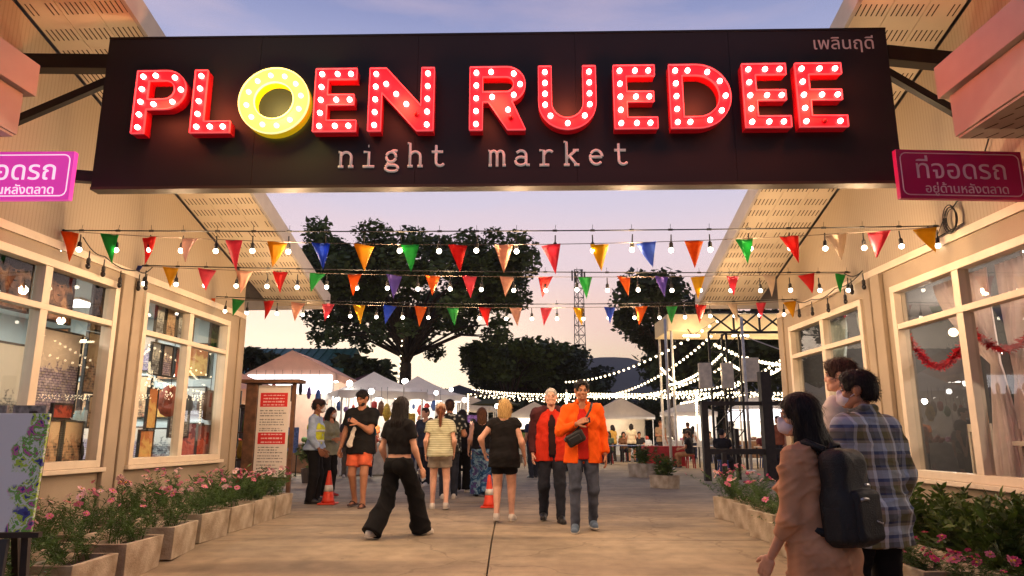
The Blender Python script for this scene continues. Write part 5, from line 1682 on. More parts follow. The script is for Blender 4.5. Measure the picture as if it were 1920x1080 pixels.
        V, F = field_mesh(P, .0065 if s.fine else .011, k * s.k, cuts, subs)
        # locks: ripple running along the fall of the hair
        if len(V):
            c = np.array(H(0, -.02, .0)); d = V - c; ang = np.arctan2(d @ s.hr, -(d @ s.hf)); hz = d @ s.hu
            a = (.0035 if style not in ('buzz', 'short') else .003) * s.hs
            f = np.sin(ang * 19 + hz * 14) * .6 + np.sin(ang * 37 + hz * 27 + 1.3) * .5 + np.sin(ang * 9 - hz * 31) * .4
            if style == 'buzz': f *= .3
            rad = d - np.outer(hz, s.hu); rad /= np.maximum(np.linalg.norm(rad, axis=1)[:, None], .02)
            V = V + rad * (a * f)[:, None] + (np.outer(a * .6 * f, s.hu) if style == 'short' else 0)
        if len(V) and style != 'buzz':
            a_, b_, c_, d_ = V[F[:, 0]], V[F[:, 1]], V[F[:, 2]], V[F[:, 3]]
            fn = np.cross(c_ - a_, d_ - b_); N = np.zeros_like(V)
            for i in range(4): np.add.at(N, F[:, i], fn)
            N /= np.maximum(np.linalg.norm(N, axis=1)[:, None], 1e-9)
            r = np.random.default_rng(s.seed + 5); ns = (1500 if s.h < .0105 else 700) if s.fine else 160
            pk = r.integers(0, len(V), ns); P0 = V[pk]; N0 = N[pk]
            lg = style in ('long', 'bob', 'pony')
            D = -np.array(s.up)[None, :] * (1.0 if lg else .55) + (0 if lg else 1) * (np.array(s.hf)[None, :] * r.uniform(-.9, .5, (ns, 1))) + r.normal(0, .22 if lg else .4, (ns, 3))
            D -= N0 * np.sum(D * N0, 1)[:, None]; D /= np.maximum(np.linalg.norm(D, axis=1)[:, None], 1e-6)
            ln = r.uniform(.5, 1.3, (ns, 1)) * (.085 if lg else .038) * s.k; lf = r.uniform(.1, 1.0, (ns, 1)) * (.012 if lg else .012) * s.k
            W = np.cross(D, N0) * (.0016 if s.h < .0105 else .0026) * s.k
            st = [P0 - N0 * .003, P0 + D * ln * .5 + N0 * lf, P0 + D * ln + N0 * lf * (.6 if lg else 1.2)]
            SV = np.stack([st[0] - W, st[0] + W, st[1] - W * .8, st[1] + W * .8, st[2] - W * .15, st[2] + W * .15], 1).reshape(-1, 3); q0 = np.arange(ns)[:, None] * 6 + len(V)
            SF = np.concatenate([q0 + np.array([[0, 1, 3, 2]]), q0 + np.array([[2, 3, 5, 4]])])
            V = np.concatenate([V, SV]); F = np.concatenate([F, SF])
        return put("hair", np_mesh("hair", V, F, m, True), None, s.root, local=True)

    def mask(s, m):
        P = [E_(s.HP(0, .066, -.055), np.array([.058, .05, .05]) * s.hs, s.hrot())]
        P += [C_(s.HP(sx * .05, .05, -.05), s.HP(sx * .079, .0, -.02), .006 * s.hs, .004 * s.hs) for sx in (-1, 1)]
        P += [C_(s.HP(0, .105, -.012), s.HP(0, .1, -.06), .02 * s.hs, .03 * s.hs)]
        return s.wear("face_mask", P, m, k=.01, h=.006, amp=0)


def hair_mat(name, col, col2=None):
    m = bpy.data.materials.new("hair_" + name); m.use_nodes = True; nt = m.node_tree; b = nt.nodes["Principled BSDF"]; L = nt.links.new
    tc = nt.nodes.new("ShaderNodeTexCoord"); mp = nt.nodes.new("ShaderNodeMapping"); mp.inputs["Scale"].default_value = (60, 60, 5)
    n = nt.nodes.new("ShaderNodeTexNoise"); n.inputs["Scale"].default_value = 2.2; n.inputs["Detail"].default_value = 4
    L(tc.outputs["Object"], mp.inputs[0]); L(mp.outputs[0], n.inputs["Vector"])
    r = nt.nodes.new("ShaderNodeValToRGB"); e = r.color_ramp.elements; e[0].position = .35; e[1].position = .68
    e[0].color = tuple(c * .5 for c in srgb(*col)[:3]) + (1,); e[1].color = srgb(*(col2 or col)); L(n.outputs["Fac"], r.inputs[0]); L(r.outputs[0], b.inputs["Base Color"])
    b.inputs["Roughness"].default_value = .6; b.inputs["Specular IOR Level"].default_value = .25
    bp = nt.nodes.new("ShaderNodeBump"); bp.inputs["Strength"].default_value = .6; bp.inputs["Distance"].default_value = .006; L(n.outputs["Fac"], bp.inputs["Height"]); L(bp.outputs[0], b.inputs["Normal"])
    return m


H_BLACK = hair_mat("black", (22, 18, 18), (40, 32, 30)); H_BROWN = hair_mat("brown", (92, 58, 38), (128, 84, 54)); H_BLOND = hair_mat("blond", (206, 160, 92), (236, 200, 136))
H_GREY = hair_mat("grey", (176, 166, 156), (204, 196, 188)); H_DBROWN = hair_mat("dark_brown", (52, 32, 24), (78, 50, 36))


def pattern_mat(name, build_fn, rough=.85):
    m = bpy.data.materials.new("cloth_" + name); m.use_nodes = True; nt = m.node_tree; b = nt.nodes["Principled BSDF"]; b.inputs["Roughness"].default_value = rough
    b.inputs["Specular IOR Level"].default_value = .25
    tc = nt.nodes.new("ShaderNodeTexCoord"); col = build_fn(nt, tc); nt.links.new(col, b.inputs["Base Color"])
    n = nt.nodes.new("ShaderNodeTexNoise"); n.inputs["Scale"].default_value = 200; bp = nt.nodes.new("ShaderNodeBump"); bp.inputs["Strength"].default_value = .3; bp.inputs["Distance"].default_value = .01
    nt.links.new(tc.outputs["Object"], n.inputs["Vector"]); nt.links.new(n.outputs["Fac"], bp.inputs["Height"]); nt.links.new(bp.outputs[0], b.inputs["Normal"])
    return m


def ramp_node(nt, inp, stops, const=False):
    r = nt.nodes.new("ShaderNodeValToRGB"); r.color_ramp.interpolation = 'CONSTANT' if const else 'LINEAR'; e = r.color_ramp.elements
    while len(e) > 1: e.remove(e[-1])
    e[0].position = stops[0][0]; e[0].color = srgb(*stops[0][1])
    for p, c in stops[1:]: e.new(p).color = srgb(*c)
    nt.links.new(inp, r.inputs[0]); return r.outputs[0]


def bands(nt, tc, axis, scale, off=0.0):
    sp = nt.nodes.new("ShaderNodeSeparateXYZ"); nt.links.new(tc.outputs["Object"], sp.inputs[0])
    m = nt.nodes.new("ShaderNodeMath"); m.operation = 'MULTIPLY_ADD'; m.inputs[1].default_value = scale; m.inputs[2].default_value = off
    nt.links.new(sp.outputs[axis], m.inputs[0]); f = nt.nodes.new("ShaderNodeMath"); f.operation = 'FRACT'; nt.links.new(m.outputs[0], f.inputs[0]); return f.outputs[0]


def plaid(nt, tc):
    cx = ramp_node(nt, bands(nt, tc, 0, 5.4, .3), [(0, (92, 104, 138)), (.22, (186, 194, 204)), (.34, (116, 112, 80)), (.58, (152, 138, 112)), (.70, (226, 228, 226)), (.80, (66, 76, 108))], True)
    cz = ramp_node(nt, bands(nt, tc, 2, 6.6, .1), [(0, (74, 86, 122)), (.12, (196, 206, 214)), (.42, (150, 142, 120)), (.52, (52, 54, 66)), (.60, (112, 106, 70)), (.86, (160, 150, 142))], True)
    mx = nt.nodes.new("ShaderNodeMix"); mx.data_type = 'RGBA'; mx.inputs["Factor"].default_value = .5; nt.links.new(cx, mx.inputs["A"]); nt.links.new(cz, mx.inputs["B"])
    return mx.outputs["Result"]


def stripes(nt, tc): return ramp_node(nt, bands(nt, tc, 2, 30), [(0, (196, 196, 160)), (.55, (150, 146, 116)), (.75, (206, 204, 176))], False)


def tiedye(nt, tc):
    n = nt.nodes.new("ShaderNodeTexNoise"); n.inputs["Scale"].default_value = 3.4; n.inputs["Detail"].default_value = 3; n.inputs["Distortion"].default_value = 2.2
    nt.links.new(tc.outputs["Object"], n.inputs["Vector"])
    return ramp_node(nt, n.outputs["Fac"], [(.32, (22, 40, 70)), (.44, (40, 84, 128)), (.50, (120, 150, 172)), (.54, (44, 62, 110)), (.62, (92, 66, 120)), (.7, (30, 56, 96))])


def floral(nt, tc):
    n = nt.nodes.new("ShaderNodeTexVoronoi"); n.inputs["Scale"].default_value = 16; nt.links.new(tc.outputs["Object"], n.inputs["Vector"])
    return ramp_node(nt, n.outputs["Distance"], [(0, (206, 206, 190)), (.3, (150, 150, 140)), (.42, (40, 44, 44)), (.8, (24, 28, 30))])


M_PLAID = pattern_mat("plaid", plaid); M_STRIPE = pattern_mat("striped_tee", stripes); M_TIE = pattern_mat("tie_dye", tiedye); M_FLORAL = pattern_mat("floral_shirt", floral)
SK_L = skin("light", (214, 160, 130)); SK_M = skin("tan", (178, 122, 92)); SK_D = skin("brown", (142, 92, 66)); SK_P = skin("pink", (216, 164, 140))
K_BLACK = cloth("black", (24, 22, 23)); K_WHITE = cloth("white", (206, 200, 192)); K_DENIM = cloth("dark_denim", (42, 46, 58), var=.2); K_GREYJ = cloth("grey_denim", (66, 66, 72), var=.25)
SH_WHITE = mat("shoe_white", (206, 196, 184), .6); SH_BLACK = mat("shoe_black", (26, 24, 24), .5); SH_BLUE = mat("shoe_blue_grey", (92, 112, 134), .6, var=.2); SOLE = mat("shoe_sole", (196, 186, 172), .6)
M_PHONE = mat("phone_black", (22, 22, 24), .2); M_PHONEW = mat("phone_white", (220, 216, 212), .3)
PI = 180.0


def held(name, label, cat, P_, A, size, m, rot=0.0):
    """a small slab lying in the curled fingers"""
    M = Matrix.Translation(P_.root.location) @ Matrix.Rotation(P_.root.rotation_euler.z, 4, 'Z')
    d, n, t = Vector(A['d']), Vector(A['n']), Vector(A['t']); g = Vector(A['grip'])
    mb = MB(); a, b, c = size
    vs = [M @ (g + d * x + t * y + n * z) for x in (-a / 2, a / 2) for y in (-b / 2, b / 2) for z in (-c / 2, c / 2)]
    mb.add(vs, [(0, 1, 3, 2), (4, 6, 7, 5), (0, 4, 5, 1), (2, 3, 7, 6), (0, 2, 6, 4), (1, 5, 7, 3)])
    o = mb.build(name, m, bevel=.003); tag(o, label, cat); return o


def loc2w(P_, v):
    M = Matrix.Translation(P_.root.location) @ Matrix.Rotation(P_.root.rotation_euler.z, 4, 'Z'); return M @ Vector(v)


def g_obj(name, label, cat, P_, prims, m, k=.015, h=.009, cuts=(), subs=(), amp=.0, parent=None):
    V, F = field_mesh(prims, h, k, cuts, subs); V = wrinkle(V, F, amp, 5)
    if parent is None:
        o = put(name, np_mesh(name, V, F, m, True), None, loc=tuple(P_.root.location), rot=tuple(P_.root.rotation_euler)); tag(o, label, cat)
    else: o = put(name, np_mesh(name, V, F, m, True), None, parent, local=True, label=label)
    return o


# ---- 1 man in an orange jacket
p = Person("man in bright orange jacket and grey jeans walking towards the street", .87, 8.8, R(PI - 3), 1.80, SK_M, 'm', feet=[(-.10, -.14, .02), (.115, .13, 0)], hands=[(-.26, .03, -.03), (.075, .215, .33)],
           elbow=[None, (.9, -.4, -.6)], yaw=-6, pitch=6, build=1.04, lean=(0, .03))
p.top(cloth("red_tee", (196, 36, 26)), hem=-.08, sleeve=0, gap=.008, amp=.002)
p.top(cloth("orange_jacket", (255, 96, 18), var=.06), "jacket", hem=-.125, sleeve=1.93, gap=.02, sleeve_gap=.018, neck=.07, open_front=.062, loose=.0, amp=.006, flare=.03, neck_u=.60)
p.wear("collar", [C_(p.T(sx * .055, .03, .575), p.T(sx * .04, -.045, .6), .026 * p.k, .026 * p.k) for sx in (-1, 1)] + [C_(p.T(-.04, -.05, .6), p.T(.04, -.05, .6), .026 * p.k)], MATS["cloth_orange_jacket"], h=.009, amp=0)
p.legs(cloth("blue_grey_denim", (78, 84, 100), var=.25), "jeans", 1.0, .066, .052, .01); p.shoes(SH_BLUE, SOLE); p.hair(H_BLACK, 'short', fringe=.085, vol=1.0)
held("mobile_phone", "dark phone held up by the man in the orange jacket", "phone", p, p.arm[1], (.15, .075, .014), M_PHONE)
A = p.T(-.1, .12, .56); 
t_ = thing("crossbody_bag", "black crossbody bag worn by the man in the orange jacket", "bag", tuple(p.root.location), p.root.rotation_euler.z)
rb = nrm(p.rs * .88 - p.up * .47); ub = np.cross(p.fs, rb) * -1
g_obj("flap_pocket", None, None, p, [B_(p.T(.095, .243, .15), (.075, .018, .042), np.array([rb, p.fs, ub]), .012)], mat("bag_black", (26, 25, 26), .55), h=.006, parent=t_)
g_obj("pouch", None, None, p, [B_(p.T(.09, .205, .165), (.115, .04, .075), np.array([rb, p.fs, ub]), .03)], mat("bag_black", (26, 25, 26), .55), h=.008, parent=t_)
s_ = MB(); s_.tube([tuple(p.T(*q)) for q in ((.14, .205, .2), (.0, .20, .34), (-.09, .15, .49), (-.115, .05, .565), (-.1, -.07, .55), (.0, -.16, .42), (.13, -.16, .25), (.21, -.04, .14), (.2, .14, .13))], .014, 6)
put("strap", s_.mesh("strap", MATS["bag_black"], True), None, t_, local=True)

# ---- 2 older man in a red and maroon jacket
p = Person("older man with short grey hair in red and maroon jacket", .53, 9.75, R(PI + 2), 1.77, SK_P, 'm', feet=[(-.10, .16, 0), (.10, -.12, .02)], hands=[(-.27, .02, -.02), (.25, .04, -.02)], yaw=4, pitch=4, build=1.02)
p.top(cloth("dark_undershirt", (44, 26, 28)), hem=-.05, sleeve=0, gap=.008, amp=.001)
p.top(cloth("red_jacket", (206, 52, 30), var=.08), "jacket", hem=-.12, sleeve=0, gap=.024, neck=.068, open_front=.052, loose=.01, amp=.006)
for i, A in enumerate(p.arm):
    p.wear("sleeve", [C_(A['sh'], A['el'], .09 * p.k, .072 * p.k), C_(A['el'], A['wr'], .07 * p.k, .048 * p.k, flat=True), C_(p.T(A['sx'] * .075, -.01, .53), A['sh'], .078 * p.k, .095 * p.k), C_(A['sh'], p.T(A['sx'] * .165, .0, .2), .085 * p.k, .06 * p.k)], cloth("maroon", (74, 34, 38)), amp=.006)
p.legs(K_DENIM, "jeans", 1.0, .075, .058, .014); p.shoes(SH_BLACK, SH_BLACK); p.hair(H_GREY, 'buzz', fringe=.075)

# ---- 3 blonde woman in black, walking in
p = Person("blonde woman in black top and shorts walking into the market", -.11, 9.7, R(-6), 1.62, SK_P, 'f', feet=[(-.09, -.10, .03), (.10, .13, 0)], hands=[(-.30, .07, .06), (.29, .06, .0)], elbow=[(-.8, -.8, 0), None], build=1.12)
p.top(K_BLACK, "lace_top", hem=-.14, sleeve=.28, gap=.016, neck=.085, loose=.012, flare=.02, back_low=.05)
p.legs(K_BLACK, "shorts", .27, .09, .098, .012, waist=-.02)
p.shoes(SH_WHITE, SOLE); p.hair(H_BLOND, 'bob', .13, vol=1.06)
held("mobile_phone", "white phone in the blonde woman's right hand", "phone", p, p.arm[1], (.14, .07, .012), M_PHONEW)

# ---- 4 woman in a black crop top striding away
p = Person("long haired woman in black crop top and wide black trousers", -1.3, 8.25, R(-32), 1.63, SK_L, 'f', feet=[(-.10, -.32, .03), (.12, .34, 0)], hands=[(-.24, .06, -.01), (.25, .12, -.02)], yaw=-6)
p.top(cloth("crop_black", (26, 24, 25)), "crop_top", hem=.135, sleeve=.6, gap=.014, neck=.075)
p.legs(cloth("wide_black", (20, 19, 20)), "wide_trousers", 1.0, .10, .125, .014, waist=.10, amp=.007); p.shoes(SH_WHITE, SOLE); p.hair(H_BLACK, 'long', .42)
held("phone_case", "phone in a pale patterned case held by the crop top woman", "phone", p, p.arm[1], (.15, .075, .014), mat("phone_case", (170, 172, 182), .3, var=.3, vscale=40))

# ---- 5 man in a black T shirt looking down
p = Person("bearded man in black T-shirt and orange shorts looking down", -2.45, 11.7, R(PI - 8), 1.86, SK_M, 'm', feet=[(-.10, .10, 0), (.10, -.10, .02)], hands=[(-.03, .27, .33), (.30, .05, -.02)], elbow=[(-.5, -.4, -1), None], yaw=14, pitch=26, build=1.06)
p.top(cloth("black_tee", (28, 27, 28)), hem=-.12, sleeve=.66, gap=.02, neck=.07, loose=.01)
p.legs(cloth("orange_shorts", (222, 104, 70)), "shorts", .36, .1, .105, .014, waist=-.04)
for i in (0, 1):
    L = p.leg[i]; sx = (-1, 1)[i]; a, b = L['hip'], L['hip'] + (L['knee'] - L['hip']) * .7
    p.wear("side_stripe", [C_(a + p.rt * sx * .085 * p.k, b + p.rt * sx * .075 * p.k, .028 * p.k, .03 * p.k, flat=True)], K_WHITE, h=.01, amp=0)
p.sandals(mat("sandal_brown", (90, 62, 46), .7)); p.hair(H_BLACK, 'short', fringe=.055)
p.wear("beard", [E_(p.HP(0, .052, -.075), np.array([.06, .05, .042]) * p.hs, p.hrot())], H_BLACK, h=.007, amp=0, k=.01, subs=[dict(E_(p.HP(0, .1, -.055), np.array([.024, .03, .016]) * p.hs, p.hrot()), k=.005)])
held("camera", "small dark camera in the bearded man's hand", "camera", p, p.arm[0], (.11, .085, .06), M_PHONE)
M_TOTE = mat("white_tote_cloth", (220, 210, 198), .85, var=.05)
g_obj("tote_bag", "folded white tote bag hanging from the bearded man's hand", "bag", p, [C_(p.T(.03, .235, .26), p.T(.10, .22, .02), .028, .05, p.fs, 2.2)], M_TOTE, h=.009, amp=.004)

# ---- 6 woman in striped tee, cap and ponytail
p = Person("woman in pale cap, striped tee and grey shorts with ponytail", -1.13, 11.3, R(3), 1.63, SK_P, 'f', feet=[(-.11, .10, 0), (.12, -.08, .02)], hands=[(-.24, .06, 0), (.23, .08, .02)])
p.top(M_STRIPE, hem=-.04, sleeve=.55, gap=.022, loose=.012); p.legs(cloth("grey_shorts", (146, 134, 122)), "shorts", .26, .1, .108, .018); p.shoes(SH_WHITE, SOLE); p.hair(hair_mat("auburn", (110, 62, 40), (150, 92, 60)), 'pony', .30)
cp_ = [E_(p.HP(0, -.012, .055), np.array([.092, .112, .085]) * p.hs, p.hrot())]
p.wear("cap", cp_ + [C_(p.HP(-.03, .10, .045), p.HP(.03, .10, .045), .05 * p.hs, None, p.hu, 5)], cloth("cap_cream", (226, 190, 160)), h=.008, k=.012, amp=0, cuts=[(p.HP(0, 0, .03), tuple(-p.hu))], subs=[dict(E_(p.HP(0, -.115, .045), np.array([.035, .03, .028]) * p.hs, p.hrot()), k=.005)])

# ---- 7 woman in black top with a white bag
p = Person("dark haired woman in black with wide trousers and white sneakers", -1.02, 14.6, R(-5), 1.66, SK_L, 'f', feet=[(-.09, -.1, .02), (.10, .12, 0)])
p.top(K_BLACK, "vest_top", hem=-.02, sleeve=0, gap=.014); p.legs(cloth("wide_black", (20, 19, 20)), "wide_trousers", .97, .09, .11, .014); p.shoes(SH_WHITE, SOLE); p.hair(H_BLACK, 'long', .22)
a_ = p.arm[0]
g_obj("shopping_bag", "white cloth shopping bag hanging beside the woman in black", "bag", p, [C_(a_['wr'] + [0, 0, -.1], a_['wr'] + [-.0, 0, -.42], .02, .10, p.rt, 2.0), C_(a_['wr'] + [0, 0, -.3], a_['wr'] + [0, 0, -.44], .11, .11, p.rt, 2.0)], M_TOTE, h=.012, amp=.005)

# ---- 8 woman in tie-dye trousers
p = Person("brown haired woman in black tank top and blue tie-dye trousers", -.58, 13.7, R(6), 1.66, SK_P, 'f', feet=[(-.09, .1, 0), (.10, -.08, .02)], hands=[(-.26, .05, 0), (.24, .06, 0)])
p.top(K_BLACK, "tank_top", hem=.02, sleeve=0, gap=.012, neck=.1, back_low=.11); p.legs(M_TIE, "tie_dye_trousers", 1.0, .11, .135, .018, amp=.008); p.shoes(SH_BLACK, SH_BLACK); p.hair(H_BROWN, 'bob', .2, vol=1.04)

# ---- 9 guard
p = Person("security guard in pale blue shirt and yellow hi-vis vest by the cone", -3.35, 12.3, R(-88), 1.74, SK_D, 'm', feet=[(-.09, .02, 0), (.1, -.03, 0)], hands=[(-.22, .1, -.02), (.23, .12, .0)], yaw=-4, pitch=8)
p.top(cloth("guard_blue", (170, 188, 214)), "shirt", hem=-.02, sleeve=1.92, gap=.018); p.legs(K_BLACK, "trousers", 1.0, .085, .072, .016); p.shoes(SH_BLACK, SH_BLACK); p.hair(H_BLACK, 'short')
p.wear("hi_vis_vest", [infl(q, .03 * p.k) for q in p.torso[1:7]] + [C_(p.T(sx * .085, .0, .3), p.T(sx * .09, 0, .53), .11 * p.k, .05 * p.k, p.fs, 1.0) for sx in (-1, 1)], cloth("hi_vis", (214, 216, 60), emit=(0, 0, 0), estr=0), cuts=[(p.B(0, 0, .07), -p.up)], subs=[dict(C_(p.T(0, 0, .56), p.T(0, .03, .75), .085, .1), k=.01)])
for zz in (.13, .3):
    p.wear("reflective_band", [infl(q, .036 * p.k) for q in p.torso[1:7]], mat("reflective_silver", (206, 206, 200), .35, .2), cuts=[(p.B(0, 0, zz - .022), -p.up), (p.B(0, 0, zz + .022), p.up)], amp=0)
p.wear("cap", [E_(p.HP(0, -.01, .065), np.array([.094, .112, .066]) * p.hs, p.hrot()), C_(p.HP(-.03, .1, .05), p.HP(.03, .1, .05), .048 * p.hs, None, p.hu, 5)], cloth("cap_dark", (56, 38, 36)), h=.008, k=.012, amp=0, cuts=[(p.HP(0, 0, .035), tuple(-p.hu))])
p.mask(cloth("mask_white", (214, 206, 206), .1))
# ---- 10 person beside the guard
p = Person("dark haired woman in grey green shirt and mask behind the guard", -3.45, 13.6, R(-120), 1.66, SK_M, 'f', hands=[None, (.1, .2, .2)])
p.top(cloth("sage_shirt", (132, 132, 112)), "shirt", hem=-.1, sleeve=1.9, gap=.02, loose=.01); p.legs(K_BLACK, "trousers", 1.0, .08, .07, .014); p.shoes(mat("shoe_red", (170, 50, 44), .6), SOLE); p.hair(H_BLACK, 'long', .2); p.mask(MATS["cloth_mask_white"])

# ---- 11 foreground woman with a backpack
p = Person("masked woman with long black hair, rust shirt and black backpack in front", 1.47, 3.5, R(36), 1.58, SK_L, 'f', feet=[(-.10, -.16, .02), (.1, .2, 0)], hands=[(-.20, .16, .0), (.24, -.02, -.03)], yaw=-40, pitch=4, h=.008, lean=(0, .05))
p.top(cloth("rust_shirt", (204, 150, 114), var=.14), "shirt", hem=-.13, sleeve=1.5, gap=.018, loose=.008, flare=.026, amp=.0055)
p.legs(K_BLACK, "trousers", 1.0, .08, .07, .008, waist=-.05, amp=.002); p.shoes(SH_BLACK, SOLE); p.hair(H_BLACK, 'long', .38, vol=1.12)
p.mask(cloth("mask_pale", (226, 214, 222), .1))
t_ = thing("backpack", "black backpack with silver zip details on the masked woman's back", "backpack", tuple(p.root.location), p.root.rotation_euler.z)
M_BP = mat("backpack_black", (20, 20, 22), .6, var=.15, bump=.4, bscale=160)
T = p.T
RT = np.array([p.rs, p.fs, p.up])
g_obj("pack", None, None, p, [B_(T(0, -.185, .31), (.13, .07, .205), RT, .06), B_(T(0, -.195, .19), (.138, .08, .12), RT, .05)], M_BP, k=.05, h=.009, amp=.003, parent=t_)
for sx in (-1, 1): g_obj("side_pocket", None, None, p, [B_(T(sx * .135, -.185, .17), (.026, .055, .085), RT, .022)], M_BP, h=.007, parent=t_)
s_ = MB(); s_.tube([tuple(T(*q)) for q in ((-.05, -.15, .515), (-.035, -.16, .56), (.035, -.16, .56), (.05, -.15, .515))], .01, 6); put("handle", s_.mesh("handle", M_BP, True), None, t_, local=True)
s_ = MB(); s_.tube([tuple(T(*q)) for q in ((-.118, -.246, .22), (-.114, -.246, .40), (-.085, -.245, .465), (0, -.245, .485), (.085, -.245, .465), (.114, -.246, .40), (.118, -.246, .22))], .006, 5); put("seam", s_.mesh("seam", M_BP, True), None, t_, local=True)
g_obj("front_pocket", None, None, p, [B_(T(0, -.275, .205), (.105, .03, .115), RT, .028)], M_BP, k=.03, h=.008, amp=.002, parent=t_)
M_SIL = mat("silver_zip", (190, 188, 186), .3, .6)
s_ = MB(); s_.tube([tuple(T(*q)) for q in ((-.09, -.304, .285), (-.06, -.308, .29), (-.02, -.308, .285))], .008, 6); put("zip_pull", s_.mesh("zip_pull", M_SIL, True), None, t_, local=True)
s_ = MB(); s_.tube([tuple(T(*q)) for q in ((.04, -.258, .355), (.10, -.255, .345))], .011, 6); put("zip_pull", s_.mesh("zip_pull", M_SIL, True), None, t_, local=True)
s_ = MB(); s_.tube([tuple(T(*q)) for q in ((.03, -.308, .18), (.08, -.308, .165), (.104, -.30, .165))], .004, 6); put("zip", s_.mesh("zip", M_SIL, True), None, t_, local=True)
for sx in (-1, 1):
    s_ = MB(); s_.tube([tuple(T(*q)) for q in ((sx * .07, -.14, .53), (sx * .085, -.05, .575), (sx * .095, .07, .52), (sx * .10, .125, .38), (sx * .13, .09, .22), (sx * .15, -.02, .15), (sx * .13, -.14, .12))], .02, 6)
    put("strap", s_.mesh("strap", M_BP, True), None, t_, local=True)

# ---- 12 man in the plaid shirt
p = Person("dark haired man in blue and olive plaid shirt with his back turned", 2.12, 4.3, R(24), 1.71, SK_M, 'm', feet=[(-.11, .12, 0), (.11, -.1, .02)], hands=[(-.22, .14, .0), (.25, .06, -.02)], yaw=-34, pitch=2, h=.008, build=1.03)
p.top(M_PLAID, "plaid_shirt", hem=-.19, sleeve=1.9, gap=.024, loose=.012, flare=.02, neck=.066, amp=.005)
p.wear("collar", [C_(p.T(sx * .05, .04, .585), p.T(sx * .045, -.04, .605), .02, .022) for sx in (-1, 1)] + [C_(p.T(-.045, -.045, .607), p.T(.045, -.045, .607), .022)], M_PLAID, h=.007, amp=0)
p.legs(K_BLACK, "trousers", 1.0, .082, .07, .010, waist=-.06); p.shoes(SH_BLACK, SOLE); p.hair(H_BLACK, 'short', vol=1.04); p.mask(MATS["cloth_mask_pale"])
g_ = MB()
# ---- 13 tall man behind
p = Person("tall man with tousled brown hair and white shirt by the window", 2.52, 5.35, R(40), 1.83, SK_L, 'm', yaw=-20, pitch=2, h=.01)
p.top(cloth("white_shirt", (206, 198, 190)), hem=-.1, sleeve=.6, gap=.02); p.legs(K_DENIM, "jeans", 1.0); p.shoes(SH_WHITE, SOLE); p.hair(H_DBROWN, 'short', vol=1.08, fringe=.04)

